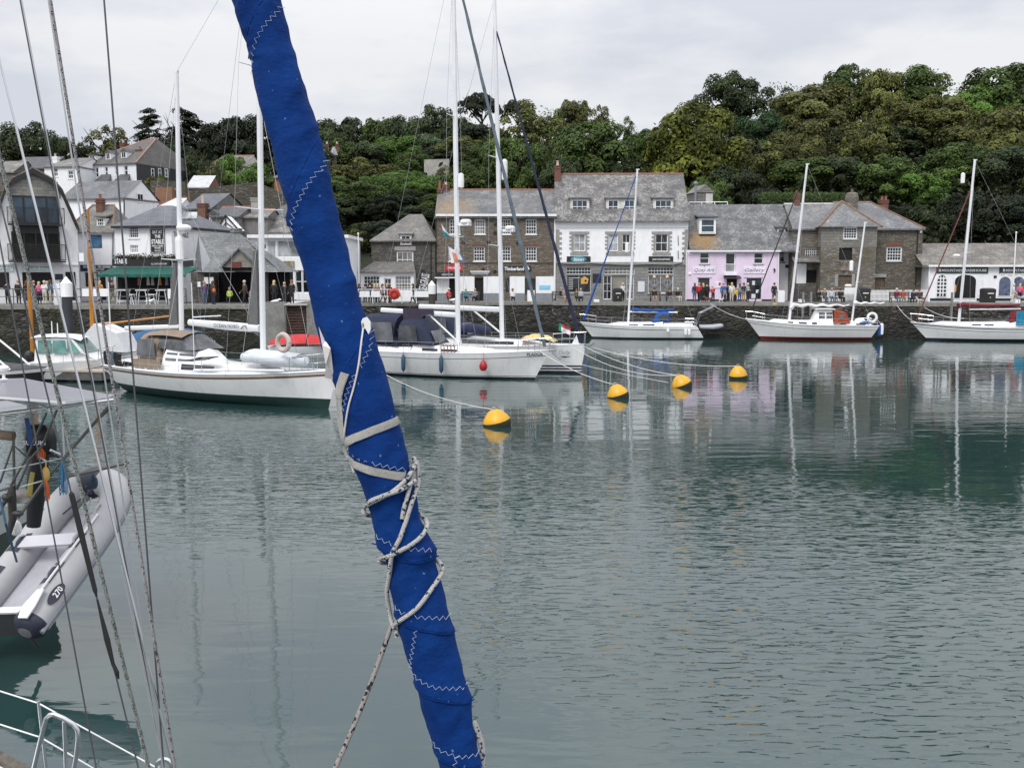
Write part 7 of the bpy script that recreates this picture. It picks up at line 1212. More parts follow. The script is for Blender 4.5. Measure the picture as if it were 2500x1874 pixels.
for i in (3, 6): m = e.mb(); m.tube([Vector(RC_(i, k)) + Vector((0, 0, .03)) for k in (-1, -.6, 0, .6, 1)], .035, 5); m.build('strap', BLACK, e.root)
# ------------------------------------------------------------------ pontoon, piles
PT = P(200, 900, 53); Wd = courses('pontoon_boards', (.34, .29, .23), (.44, .38, .31), (.15, .13, .11), 3.0, .12, .01); CON = M('wet_concrete', (.10, .10, .095), .8, .3, 2, bump=.02, bs=6)
e = thing('pontoon', 'floating pontoon with pale boards and concrete floats beside the steel pile', 'pontoon', (PT.x, 53, 0)); x0, x1 = P(-60, 900, 53).x, P(268, 900, 51.5).x; m = MB(); m.prism([(x0, 52.2, .52), (x1, 50.6, .52), (x1 + .2, 52.6, .52), (x0, 55, .52)], (0, 0, .1)); m.build('decking', M('pontoon_deck', (.42, .37, .31), .85, .15, 3), e); m = MB(); m.prism([(x0, 52.25, .1), (x1 - .1, 50.66, .1), (x1 + .1, 52.5, .1), (x0, 54.9, .1)], (0, 0, .41)); m.build('fender_rail', CON, e)
for k in range(4): q = x1 - 1.3 - k * 2.6; m = MB(); m.box(q - .8, q + .8, 51.2 + .18 * k, 53.2, -.5, .3); m.build('float', CON, e)
def pile(u, vtop, Y, r, label, cap=True, zc=None, mat=None):
 b = P(u, 900, Y); z = P(u, vtop, Y).z; e = thing('pile', label, 'pile', (b.x, Y, 0)); m = MB(); zz = z - (1.0 if cap else 0); m.tube([(b.x, Y, -1), (b.x, Y, 1.9), (b.x, Y, zz)], r, 14); m.build('post', mat or M('black_steel_pile', (.03, .033, .04), .6, .3, 1), e, smooth=True)
 if cap: m = MB(); m.lathe((b.x, Y, zz - .1), [(r * 1.15, 0), (r * 1.15, .75), (r * .9, .8), (.03, 1.1)], 14); m.build('cap', WHITE, e)
 return e
e_ = pile(172, 675, 54, .27, 'black steel pile with white conical cap on the pontoon'); m = MB(); b = P(172, 900, 54); m.tube([(b.x, 54, .5), (b.x, 54, 2.3)], .28, 14); m.build('rusty_foot', M('rusty_steel', (.055, .035, .03), .8, .4, 2), e_)
pile(1056, 685, 82, .28, 'dark timber pile with white cap in front of the brown shop', mat=M('dark_timber', (.05, .045, .04)))
# ------------------------------------------------------------------ yellow mooring buoys and lines
YB = M('yellow_buoy', (.68, .36, .012), .45, .12, 2, dirt=.35); buoys = []
for u, v, w_, tilt, hh, lb in ((1216, 1030, 64, .25, .8, 'nearest yellow mooring buoy, in front of the sloop with the red fender'), (1512, 962, 49, .35, .86, 'yellow mooring buoy with faint lettering, second nearest'), (1668, 936, 46, .45, .84, 'yellow mooring buoy with two lines, second farthest'), (1803, 916, 41, .1, .95, 'farthest yellow mooring buoy, cone-shaped, out towards the red-waterline ketch')):
 p = PZ(u, v + 8, 0); R = w_ * p.y / FPX / 2 * 1.08; e = thing('mooring_buoy', lb, 'buoy', (p.x, p.y, 0), 'yellow mooring buoys'); ax = Vector((math.sin(-tilt) * .9, -.1, 1)).normalized(); q = R * 1.72 * hh
 m = MB(); m.lathe((p.x, p.y, -.1), [(R * .95, 0), (R * 1.02, .12), (R * 1.0, .3), (R * .84, q * .62), (R * .52, q * .88), (R * .3, q * .98), (.05, q)], 20, [1, 1, 0, 0, 0, 0, 0], axis=ax); m.build('float', [YB, M('weedy_waterline', (.02, .022, .012), .9, .4)], e, smooth=True)
 t = Vector((p.x, p.y, -.1)) + ax * q; m = MB(); m.tube(ring(t + Vector((0, 0, .03)), .07, .02, Vector((1, 0, 0)), Vector((0, 0, 1)), 10), .018, 5); m.build('shackle', WIRE, e); buoys.append(t)
def wline(a, b, lb, dr=.25, r=.018, mat=None, nm='mooring_line'): m = MB(); m.tube(sag(a, b, dr), r, 5); o = m.build(nm, mat or ROPEW, None, Vector(a)); tag(o, lb, 'rope'); return o
bA = A.xf @ Vector((A.L - .6, -.2, 1.55)); bD = D.xf @ Vector((D.L - .2, 0, 1.6))
wline(P(*Z9(320, 750), 53.5), buoys[0], 'slack white line from the near sloop to the nearest buoy', .25); wline(bA, buoys[1], 'white line from the near sloop bow to the second buoy', .2); wline(bD, buoys[2], 'upper white line from the rear sloop bow to its buoy', .25); wline(bD + Vector((-.5, -.6, -.1)), buoys[2] + Vector((-.1, 0, 0)), 'paired white line sagging to the same buoy as the upper one', .45); wline(D.xf @ Vector((D.L - 1.0, -.6, .75)), buoys[2] + Vector((-.5, 0, -.35)), 'low wet line trailing across the water to the second farthest buoy', .05, .014); wline(bD + Vector((.2, 0, 0)), buoys[3], 'long white line from the rear sloop to the farthest buoy', .35)
for (u0, v0, Y0), pb, lb in (((1735, 742, 88), V.xf @ Vector((V.L - 1, .8, 1.6)), 'bow line of the red-waterline ketch up to the quay'), ((2190, 745, 87), R3.xf @ Vector((R3.L - .6, .3, 1.5)), 'bow line of the dark red covered sloop up to the quay'), ((2250, 746, 87), R3.xf @ Vector((R3.L * .66, .8, 1.9)), 'white spring line of the dark red covered sloop up to the quay')): wline(P(u0, v0, Y0), pb, lb, .3, .022)
# flags
def flag(name, lb, pts, mats, Y, cols):
 m = MB(); rows = []; a, b, c_, d = [P(*Z3(*p), Y) for p in pts]                # top-left, top-right, bottom-right, bottom-left
 for j in range(9): rows.append([a.lerp(d, j / 8).lerp(b.lerp(c_, j / 8), i / 10) + Vector((0, .06 * math.sin(i * .9 + j * .4), 0)) for i in range(11)])
 m.loft(rows, cols); o = m.build(name, mats, None, a); tag(o, lb, 'flag'); return o
FW = M('flag_white', (.70, .69, .72), .8, .06); FT = M('flag_teal', (.02, .20, .26), .8); FD = M('flag_slate', (.13, .14, .20), .8, .2); FR = M('flag_pink', (.58, .24, .17), .8, .3, 6)
flag('courtesy_flag', 'white and teal pennant flying left of the silver mast', ((912, 665), (985, 770), (1005, 795), (945, 798)), [FW, FT], 52, lambda i, j: 1 if i > 3 else 0)
flag('club_flag', 'faded white and slate flag with a pink figure beside the silver mast', ((982, 892), (1110, 960), (1170, 1050), (1012, 1055)), [FW, FD, FR], 52, lambda i, j: 1 if (i > 5 and j > 4) or j > 7 else (2 if 1 < j < 5 and i > 1 else 0))
m = MB(); m.tube([P(*Z3(985, 885), 52.05), P(*Z3(993, 1480), 52.05)], .012, 5); tag(m.build('flag_halyard', WIRE, None, P(*Z3(993, 1480), 52.05)), 'thin halyard line carrying the faded club flag', 'line')
m = MB(); s0 = D.xf @ Vector((L * .86, -.6, 2.0)); a = P(*Z9(1805, 308), 53); rows = [[a + Vector((.07 * i, .05 * math.sin(i + j * .5), -.08 * j - .03 * i)) for i in range(10)] for j in range(6)]; m.loft(rows, lambda i, j: (0 if j < 2 else (1 if i < 2 else 2))); tag(m.build('ensign', [M('flag_green', (.01, .20, .10), .8), M('flag_red', (.40, .04, .06), .8), FW], None, a), 'small green, red and white flag on the rear sloop pulpit', 'flag');
# ================================================================== foreground: furled blue sail with its lashings
EDG = [(-60, 560, 666), (0, 573, 680), (122, 612, 710), (190, 625, 731), (272, 643, 760), (380, 671, 786), (450, 688, 802), (563, 716, 832), (644, 739, 852), (726, 759, 878), (780, 772, 893), (804, 781, 908), (886, 803, 931), (967, 826, 954), (1076, 848, 981), (1144, 870, 997), (1208, 894, 1013), (1263, 911, 1022), (1300, 921, 1042), (1338, 930, 1066), (1352, 940, 1064), (1377, 946, 1061), (1453, 958, 1083), (1527, 971, 1105), (1629, 1003, 1129), (1706, 1029, 1146), (1782, 1049, 1158), (1869, 1078, 1172), (1960, 1106, 1196)]
def sail_edges(v):
 for (v0, l0, r0), (v1, l1, r1) in zip(EDG, EDG[1:]):
  if v <= v1: k = (v - v0) / (v1 - v0); return l0 + (l1 - l0) * k, r0 + (r1 - r0) * k
 return EDG[-1][1:]
def sail_pt(u, v, out=0.0, back=False):
 l, r = sail_edges(v); hw = (r - l) / 2; uc = (l + r) / 2; Y = 3.55 - .35 * v / 1874; k = Y / FPX; x = max(-1.0, min(1.0, (u - uc) / hw)); rad = hw * k
 c = P(uc, v, Y); y = math.sqrt(max(0, 1 - x * x)) * (-1 if not back else 1); over = (u - uc) / hw - x
 return c + Vector((x * (rad + out) + over * rad, y * (rad * .92 + out), 0))
# seams: edges where one turn of cloth laps over the next (pixel polylines)
SEAMS = [[Z14(475, -60), Z14(408, 0), Z14(330, 130), Z14(275, 280), Z14(240, 420), Z14(228, 530)], [Z14(825, 1255), Z14(760, 1450), Z15(350, 100), Z15(260, 340), Z15(225, 470), Z15(225, 560)], [Z16(420, 240), Z16(330, 420), Z16(262, 560), Z16(205, 760)], [Z16(285, 1300), Z16(420, 1345), Z16(600, 1400), Z16(770, 1450)], [Z17(225, 830), Z17(420, 880), Z17(480, 925), Z17(640, 945), Z17(805, 945)], [Z18(730, 190), Z18(900, 235), Z18(1100, 280), Z18(1280, 345)], [Z18(915, 840), Z18(1060, 895), Z18(1250, 945), Z18(1440, 1000)], [Z18(1100, 1470), Z18(1250, 1530), Z18(1400, 1580), Z18(1540, 1625)]]
def seam_off(u, v):
 o = 0.0
 for i, s in enumerate(SEAMS):
  for (u0, v0), (u1, v1) in zip(s, s[1:]):
   dx, dy = u1 - u0, v1 - v0; L2 = dx * dx + dy * dy; t = ((u - u0) * dx + (v - v0) * dy) / L2
   if -.08 <= t <= 1.08:
    nx, ny = -dy, dx; ln_ = math.sqrt(L2); dist = ((u - u0) * nx + (v - v0) * ny) / ln_
    if i < 3: dist = -dist                       # the raised side faces right of the upper seams, above the lower ones
    else: dist = -dist
    if 0 <= dist < 70: o = max(o, .0068 * (1 - dist / 70) ** 1.4)
    break
 return o
def wrinkle(u, v, a=None):
 l, r = sail_edges(v); x = max(-1, min(1, (u - (l + r) / 2) / ((r - l) / 2))); a = 2 * math.pi - math.acos(x) if a is None else a; o = 0.0
 tw = a * 1.0 + v * .0045
 o += .0065 * mnoise.noise(Vector((math.cos(tw) * 1.6, math.sin(tw) * 1.6, v * .011))) + .002 * mnoise.noise(Vector((math.cos(a) * 3 + v * .006, math.sin(a) * 3, v * .03)))
 o += .030 * mnoise.ridged_multi_fractal(Vector((u * .0045 - v * .003, v * .010 + u * .007, 3)), 1.0, 2.0, 2, 1.0, 2.0) * .35 * (.5 + .5 * mnoise.noise(Vector((u * .01, v * .004, 9))))
 if 1180 < v < 1480: o += .0035 * math.sin(v * .05 + x * 3) * mnoise.noise(Vector((x * 2, v * .02, 5))) - .004 * math.exp(-((v - 1345) / 9) ** 2)
 return o
m = MB(); NV, NA = 420, 96; rows = []
for i in range(NV + 1):
 v = -60 + 2020 * i / NV; l, r = sail_edges(v); row = []
 for j in range(NA):
  a = 2 * math.pi * j / NA; x = math.cos(a); front = math.sin(a) < 0; u = (l + r) / 2 + x * (r - l) / 2
  p = sail_pt(u, v, 0, not front); o = seam_off(u, v) if front else 0
  o += wrinkle(u, v, a)
  c = sail_pt((l + r) / 2, v, 0); cc = c + Vector((0, (r - l) / 2 * .92 * 3.4 / FPX, 0)); d = (p - cc); d.z = 0
  row.append(p + d.normalized() * o)
 rows.append(row)
e = thing('furled_sail', 'furled sail in royal blue sun cover running diagonally through the foreground', 'sail', sail_pt(1170, 1950))
def sailmat():
 m_, t, b = newmat('royal_blue_acrylic'); p = pos(t)
 c = ramp(t, noi(t, p, 9, 5, .6), [(.3, (.001, .018, .110)), (.7, (.002, .036, .180))]); f = noi(t, p, 420, 2, .6); c = mix(t, .25, c, ramp(t, f, [(.35, (.001, .010, .07)), (.65, (.003, .042, .21))]))
 k = ramp(t, noi(t, p, 55, 2, .4), [(.74, (0, 0, 0)), (.78, (1, 1, 1))]); c = mix(t, k, c, (.10, .17, .32)); ln(t, c, b.inputs['Base Color']); b.inputs['Roughness'].default_value = .82; b.inputs['Specular IOR Level'].default_value = .12
 b.inputs['Sheen Weight'].default_value = .04; b.inputs['Sheen Tint'].default_value = (.3, .5, 1, 1)
 h = nd(t, 'ShaderNodeMath', operation='MULTIPLY_ADD'); ln(t, noi(t, pos(t, 1, 1, 1.6), 26, 4, .55), h.inputs[0]); h.inputs[1].default_value = 9.0; ln(t, f, h.inputs[2]); bmp(t, b, h.outputs[0], .0006, 1.0); return m_
m.loft(rows, close=True); MATS_SAIL = sailmat(); m.build('cloth', MATS_SAIL, e, smooth=1)
def poly_at(pl, t):
 d = [math.hypot(b[0] - a[0], b[1] - a[1]) for a, b in zip(pl, pl[1:])]; s = t * sum(d)
 for (a, b), q in zip(zip(pl, pl[1:]), d):
  if s <= q or (a, b) == (pl[-2], pl[-1]): k = s / q; return (a[0] + (b[0] - a[0]) * k, a[1] + (b[1] - a[1]) * k), ((b[0] - a[0]) / q, (b[1] - a[1]) / q)
  s -= q
for pl in SEAMS: m = MB(); m.tube([(lambda q: sail_pt(*q, .0045 + wrinkle(*q)))(poly_at(pl, min(.9999, i / 40))[0]) for i in range(41)], .0022, 6); m.build('hem', MATS_SAIL, e, smooth=True)
THREAD = M('white_thread', (.42, .48, .62), .8, .1); WEB = speck('cream_webbing', (.76, .74, .70), (.58, .56, .52), 300, .8, .9)
def stitch(pl, step=7.5, amp=4.2):
 tot = sum(math.hypot(b[0] - a[0], b[1] - a[1]) for a, b in zip(pl, pl[1:])); n = int(tot / step); pts = []
 for i in range(n + 1):
  (u, v), (dx, dy) = poly_at(pl, min(.9999, i / n)); s = amp if i % 2 else -amp; u, v = u - dy * s, v + dx * s; pts.append(sail_pt(u, v, .0022 + seam_off(u, v) + wrinkle(u, v)))
 m = MB(); m.tube(pts, .00085, 4); return m.build('zigzag_stitching', THREAD, e)
for pl in ([Z14(492, 70), Z14(470, 160), Z14(420, 240), Z14(370, 330), Z14(325, 430), Z14(290, 560), Z14(275, 640), Z14(270, 700)], [Z14(880, 1440), Z14(850, 1560), Z15(480, 60), Z15(400, 230), Z15(320, 410), Z15(270, 580), Z15(262, 690)], [Z16(470, 200), Z16(460, 340), Z16(395, 520)], [Z16(355, 575), Z16(310, 690), Z16(255, 860), Z16(228, 1000), Z16(240, 1160)], [Z16(295, 1290), Z16(420, 1340), Z16(560, 1365), Z16(680, 1405), Z16(790, 1440)], [Z17(240, 705), Z17(330, 745), Z17(430, 780)], [Z17(555, 815), Z17(640, 825), Z17(750, 855)], [Z17(432, 1365), Z17(500, 1385), Z17(545, 1390)], [Z17(620, 1405), Z17(760, 1425), Z17(910, 1470)], [Z18(945, 255), Z18(920, 400), Z18(890, 560), Z18(875, 690)], [Z18(878, 695), Z18(960, 735), Z18(1100, 785), Z18(1250, 810), Z18(1395, 850)], [Z18(1060, 1340), Z18(1200, 1410), Z18(1330, 1450), Z18(1515, 1490)], [Z18(1325, 1440), Z18(1310, 1500), Z18(1300, 1565)]): stitch(pl)
def ribbon(pl, wpx, name, mat, out=.006, n=26):
 m = MB(); rows = []
 for i in range(n + 1):
  (u, v), (dx, dy) = poly_at(pl, min(.9999, i / n)); rows.append([sail_pt(u - dy * wpx * k, v + dx * wpx * k, out - .002 + seam_off(u, v) + wrinkle(u, v) + (.0022 if abs(k) < .45 else 0)) for k in (.5, .42, 0, -.42, -.5)])
 m.loft(rows); return m.build(name, mat, e, smooth=True)
ribbon([Z16(283, 565), Z16(245, 680), Z16(205, 850), Z16(215, 1000), Z16(248, 1190)], 19, 'webbing_strap', WEB); ribbon([Z16(250, 1215), Z16(360, 1140), Z16(520, 1065), Z16(690, 1005)], 20, 'webbing_strap', WEB, .008); ribbon([Z16(262, 1220), Z16(265, 1300), Z16(340, 1375), Z16(520, 1425), Z16(762, 1490)], 20, 'webbing_strap', WEB)
# white clew patch peeping out on the left edge
m = MB(); PA = [Z16(*q) for q in ((-8, 175), (45, 290), (120, 325), (180, 350), (150, 500), (140, 620), (170, 790), (130, 650), (95, 480), (60, 360), (20, 270))]; cz = [sail_pt(u, v, .03) if i in (2, 3, 4, 5) else P(u, v, 3.33) for i, (u, v) in enumerate(PA)]; m.prism(cz, (0, .004, 0)); m.build('clew_patch', M('white_dacron', (.66, .62, .62), .7, .1, 20), e)
b0 = sail_pt(*Z16(420, 165), .014); Y0 = b0.y; bp = lambda x, y, o=0: (lambda q: Vector((q.x, Y0 + o, q.z)))(P(*Z16(x, y), Y0 + o))
m = MB(); m.prism([bp(x, y, -.012) for x, y in ((375, 130), (388, 100), (420, 88), (455, 135), (458, 200), (440, 242), (412, 190), (385, 200))], (0, .02, 0)); bk = m.build('block', M('white_plastic', (.75, .75, .74), .4, .05), e)
m = MB(); m.prism([bp(x, y, -.015) for x, y in ((385, 145), (394, 140), (398, 185), (388, 190))], (0, .002, 0)); m.build('block_slot', BLACK, bk)
CORD = M('pale_cord', (.56, .52, .50), .8, .12, 30)
def cord(pts, r, name, mat, out, parent, n=3, sm=True):
 P3 = [sail_pt(q[0], q[1], out + (wrinkle(q[0], q[1]) - .004 if len(q) < 3 else 0), len(q) > 2) for q in pts]; Q = []
 for i in range(len(P3) - 1):                              # Catmull-Rom through the points
  a, b, c, d = P3[max(i - 1, 0)], P3[i], P3[i + 1], P3[min(i + 2, len(P3) - 1)]
  for k in range(6): t = k / 6; Q.append(.5 * (2 * b + (c - a) * t + (2 * a - 5 * b + 4 * c - d) * t * t + (3 * b - a - 3 * c + d) * t ** 3))
 Q.append(P3[-1]); m = MB(); m.tube(Q, r, 10); return m.build(name, mat, parent, None if parent else Q[0], smooth=True)
o = cord([Z16(*q) for q in ((396, 150), (392, 300), (380, 500), (350, 680), (315, 850), (295, 1000), (280, 1150), (272, 1280), (300, 1390), (345, 1480))], .0034, 'thin_cord', CORD, .011, None); tag(o, 'thin pale cord running down the blue sail from the white block', 'cord')
ROPE = speck('flecked_rope', (.62, .60, .58), (.015, .05, .11), 105, .84)
BK_ = lambda x, y: (*Z17(x, y), 1)
RP = lambda pts, lb, out=.016, r=.0078: tag(cord(pts, r, 'lashing_rope', ROPE, out, None), lb, 'rope')
RP([Z17(*q) for q in ((535, 60), (575, 100), (592, 180), (590, 290), (560, 420), (525, 560), (490, 720), (440, 860), (418, 1050), (398, 1250), (400, 1420), (425, 1530), (462, 1590), (478, 1640))], 'blue-flecked white rope running straight down the lower blue sail')
RP([Z17(*q) for q in ((560, 130), (552, 230), (528, 330), (505, 470), (495, 560))], 'short doubled part of the flecked rope below the knot', .014, .0078)
RP([Z17(*q) for q in ((570, 110), (510, 215), (420, 310), (330, 370), (250, 430), (190, 510))] + [BK_(196, 570), BK_(300, 640)], 'flecked rope wrapped round the sail at the knot', .017)
RP([Z17(*q) for q in ((552, 250), (470, 295), (380, 330), (300, 375), (255, 415))], 'white rope end lying along the topmost wrap', .027)
RP([BK_(520, 560), BK_(648, 640)] + [Z17(*q) for q in ((662, 690), (600, 755), (500, 825), (400, 895), (342, 955))] + [BK_(346, 1005), BK_(440, 1050)], 'middle wrap of flecked rope round the blue sail', .019)
RP([BK_(640, 950), BK_(775, 1010)] + [Z17(*q) for q in ((808, 1055), (800, 1100), (740, 1200), (640, 1330), (520, 1450), (440, 1570))], 'lowest wrap of flecked rope crossing the blue sail', .016)
a, b = Z17(440, 1570), Z18(120, 1720); m = MB(); A0 = sail_pt(*a, .022); B0 = P(*b, 3.05); m.tube(sag(A0, B0, .02), .0083, 10); tag(m.build('hanging_rope', speck('black_flecked_rope', (.42, .38, .36), (.012, .014, .02), 100, .8), None, B0, smooth=True), 'black-flecked rope end slanting down left from the blue sail', 'rope')
m = MB(); m.tube([P(*Z18(x, y), 3.22) for x, y in ((1470, 1215), (1500, 1290), (1545, 1400), (1560, 1520), (1560, 1700))], .011, 10); tag(m.build('edge_rope', ROPE, None, P(*Z18(1560, 1700), 3.2), smooth=True), 'white flecked rope along the right edge of the sail foot', 'rope')
# ------------------------------------------------------------------ shrouds, stays and halyards at the left
WDK = M('dark_wire', (.10, .10, .11), .5, .2, metal=.5)
def rig(a, b, Y, r, mat, lb, nm='shroud', ext=.06, cat='rigging line'):
 A_, B_ = P(*a, Y), P(*b, Y * .97); d = B_ - A_; m = MB(); n = 12; m.tube([A_ - d * ext + d * (1 + 2 * ext) * i / n for i in range(n + 1)], r * .85, 8); o = m.build(nm, mat, None, B_, smooth=True); tag(o, lb, cat); return o
BRAID = speck('green_grey_braid', (.48, .50, .47), (.09, .11, .10), 240, .6); SPK = speck('speckled_halyard', (.52, .49, .50), (.03, .03, .05), 190, .78)
rig((-5, 130), (424, 1874), 4.6, .0068, STEEL, 'bright steel shroud from the left edge to the bottom beside the speckled halyard'); rig((49, 0), (400, 1874), 4.7, .0042, WDK, 'thin dark stay nearest the top left corner', 'stay'); rig((53, 0), (404, 1874), 4.7, .003, WIRE, 'very thin stay paired with the top left one', 'stay')
rig((123, 0), (428, 1874), 4.4, .0085, SPK, 'thick speckled halyard crossing the terrace house roof', 'halyard', cat='rope'); rig((118, 0), (398, 1874), 4.5, .0045, WIRE, 'thin wire close to the left of the speckled halyard', 'stay')
rig((254, 0), (400, 1874), 4.6, .0052, WDK, 'steep dark shroud crossing the white pub', 'shroud'); rig((0, 386), (363, 1874), 4.2, .0105, BRAID, 'thick green-grey braided halyard from the left edge', 'halyard', cat='rope')
rig((0, 491), (338, 1874), 4.4, .0046, WDK, 'dark stay carrying the black sleeve', 'stay'); rig((0, 594), (235, 1874), 4.3, .0042, WDK, 'lowest dark stay at the left edge', 'stay')
for k, (a, b) in enumerate((((296, 1380), (399, 1874)), ((326, 1500), (402, 1874)))): rig(a, b, 4.6, .0028, WIRE, ('left' if not k else 'right') + ' one of the two thin control lines gathered at the bottom left', 'control_line', .0)
def on(v, du=0): t = (v - 491) / 1383; return P(338 * t + du, v, 4.36 - .1 * t)
m = MB(); m.tube([on(v) for v in (1200, 1206, 1300, 1440, 1448, 1456)], [.006, .013, .014, .011, .007, .005], 8, flat=.5); m.tube([on(v) for v in (1462, 1500, 1560, 1620, 1632)], [.005, .008, .014, .009, .005], 8, flat=.5); m.tube([on(1620, 1), on(1640, 4), on(1656, 5)], [.008, .012, .004], 6); tag(m.build('black_sleeve', M('black_webbing', (.012, .012, .013), .7, .2), None, on(1456)), 'twisted black strap wound round a stay above the dinghy', 'strap')
# ------------------------------------------------------------------ bow of the boat in the near corner: rail, lifelines, deck edge
e = thing('near_boat', 'corner of a near boat with polished steel rail, lifelines and white deck edge', 'boat', P(60, 1900, 6.6)); Yn = 6.6
q = lambda x, y, Y=Yn: P(*Z13(x, y), Y)
def bend(pts, r, name, par, mat=STEEL): m = MB(); m.tube(pts, r, 12); return m.build(name, mat, par, smooth=True)
bend([q(415, 935, 6.9), q(505, 1720, 6.9)], .0125, 'stanchion', e)
bend([q(350, 1730), q(440, 1340), q(475, 1200), q(500, 1120), q(540, 1082), q(590, 1075), q(690, 1120), q(790, 1180), q(838, 1240), q(845, 1330), q(825, 1520), q(785, 1730)], .017, 'rail_hoop', e); bend([q(692, 1155), q(715, 1730)], .013, 'rail_upright', e)
for pts in (((-300, 730), (0, 825), (415, 955), (1000, 1275), (1760, 1690)), ((-300, 1090), (0, 1185), (440, 1325), (800, 1535), (1080, 1700))): bend([q(x, y, 6.9) for x, y in pts], .0055, 'lifeline', e, M('white_lifeline', (.70, .70, .70), .5))
m = MB(); A_, B_ = q(-260, 1330, 6.9), q(560, 1760, 6.9); dn = Vector((0, 0, -.16)); m.prism([A_, B_, B_ + Vector((-.05, -.06, -.005)), A_ + Vector((-.05, -.06, -.005))], (0, 0, -.055)); m.build('toe_rail', M('weathered_teak', (.12, .105, .09), .85, .35, 25), e)
m = MB(); m.loft([[A_ + Vector((0, .0, -.05)), B_ + Vector((0, 0, -.05))], [A_ + Vector((-.25, -.35, -.06)), B_ + Vector((-.25, -.35, -.06))], [A_ + Vector((-1.2, -1.5, -.05)), B_ + Vector((-1.2, -1.5, -.05))]]); m.build('deck', GEL, e, smooth=True)
m = MB(); m.loft([[A_ + Vector((.03, .02, -.05)), B_ + Vector((.03, .02, -.05))], [A_ + Vector((-.1, -.1, -1.0)), B_ + Vector((-.1, -.1, -1.0))], [A_ + Vector((-.5, -.4, -2.2)), B_ + Vector((-.5, -.4, -2.2))]]); m.build('hull_side', GEL, e, smooth=True)
m = MB(); m.tube(ring(q(1780, 1640, 6.4), .05, .02, Vector((1, 0, 0)), Vector((0, 0, 1))), .018, 6); m.tube([q(1700, 1760, 6.4), q(1780, 1690, 6.4)], .02, 6); m.build('line_eye', STEEL, e)
# ------------------------------------------------------------------ stern arch of the next boat: solar panels, tubes
e = thing('cruising_boat', 'cruising boat at the left edge with steel stern arch carrying two solar panels', 'sailing boat', P(0, 1500, 15)); w = lambda x, y, Y: P(*Z11(x, y), Y * 1.32)
xs_ = P(45, 1400, 16).x; m = MB(); m.loft([[(xs_ - .5, y, -.3), (xs_ - .15, y, .5), (xs_, y, 1.35), (xs_ - 3, y, 1.4), (xs_ - 10, y, 1.6)] for y in (15.2, 15.6, 16.8, 17.4)]); m.poly([(xs_ - .5, 15.2, -.3), (xs_ - .15, 15.2, .5), (xs_, 15.2, 1.35), (xs_ - 10, 15.2, 1.6), (xs_ - 10, 15.2, -.3)]); m.build('hull', M('dark_green_hull', (.02, .035, .03), .3, .2), e)
SOL = M('solar_glass', (.20, .20, .23), .3, .06, 2)
def panel(name, pts, lip):
 m = MB(); m.prism(pts, (0, 0, -.035)); o = m.build(name, lip, e); m = MB(); c = sum(pts, Vector()) / len(pts); m.prism([c + (p - c) * .985 + Vector((0, 0, .004)) for p in pts], (0, 0, -.003)); m.build('glass', SOL, o)
FRM = M('panel_frame', (.62, .63, .65), .4, .05); panel('solar_panel', [w(-500, 205, 11.2), w(235, 178, 11.2), w(1120, 345, 9.6), w(660, 410, 9.0), w(-400, 330, 9.0)], FRM); panel('solar_panel', [w(-500, 360, 9.2), w(-60, 372, 9.2), w(270, 455, 8.7), w(0, 490, 8.5), w(-500, 520, 8.4)], FRM)
T_ = lambda pts, r=.016, nm='tube', mt=STEEL: bend([w(*p_) for p_ in pts], r, nm, e, mt)
DKS = M('dull_tube', (.16, .155, .15), .4, .2, metal=.7)
T_([(-500, 620, 9.2), (0, 535, 9.2), (590, 470, 9.2), (1160, 395, 9.5), (1185, 375, 9.7), (1120, 350, 9.9)], .02); T_([(410, 455, 9.3), (500, 495, 9.0)], .018)
T_([(575, 500, 9.4), (430, 860, 9.4), (300, 1000, 9.4), (170, 1300, 9.5)], .016, mt=DKS); T_([(470, 530, 9.6), (380, 730, 9.6), (270, 980, 9.6), (110, 1260, 9.6), (0, 1560, 9.6)], .015, mt=DKS)
T_([(1115, 450, 9.7), (720, 900, 9.6), (450, 1220, 9.5), (180, 1590, 9.4)], .02, mt=DKS); T_([(1130, 480, 9.7), (960, 620, 9.7)], .012, mt=DKS); T_([(620, 440, 9.5), (650, 950, 9.5)], .016); T_([(-300, 1395, 9.5), (0, 1312, 9.5), (150, 1265, 9.5)], .018, mt=DKS); T_([(480, 1215, 9.6), (990, 1105, 9.9), (1300, 1030, 10.1)], .022, mt=DKS)
T_([(0, 1115, 9.5), (160, 1085, 9.5), (640, 985, 9.6)], .008, mt=ROPEW, nm='guard_line'); T_([(180, 1285, 9.5), (430, 1215, 9.5)], .009, mt=ROPEW, nm='guard_line'); T_([(510, 905, 9.5), (640, 970, 9.6)], .016); T_([(0, 1235, 9.6), (130, 850, 9.6), (300, 1000, 9.6)], .015, mt=DKS); T_([(135, 800, 9.7), (145, 1250, 9.7)], .018, mt=DKS)
m = MB(); m.lathe(w(40, 200, 10.6), [(.05, 0), (.06, .02), (.02, .03), (.02, .12), (.07, .14), (.08, .18), (.06, .21), (.01, .22)], 14); m.build('gps_dome', WHITE, e, smooth=True)
m = MB(); m.tube([w(-300, 760, 9.8), w(0, 750, 9.8), (w(140, 765, 9.8))], .065, 12); o = m.build('outrigger_roll', M('faded_tan_canvas', (.24, .18, .13), .9, .2, 10), None, w(0, 800, 9.8), smooth=True); tag(o, 'rolled tan canvas on the stern arch at the left edge', 'canvas roll')
m = MB(); c = w(225, 1370, 9.6); m.lathe(c, [(.01, -.01), (.10, -.008), (.105, .0), (.01, .01)], 20, axis=(.25, -.75, .6)); tag(m.build('wind_vane_disc', M('grey_disc', (.30, .29, .28), .5, .1), None, c), 'round grey plate on the self-steering gear', 'plate')
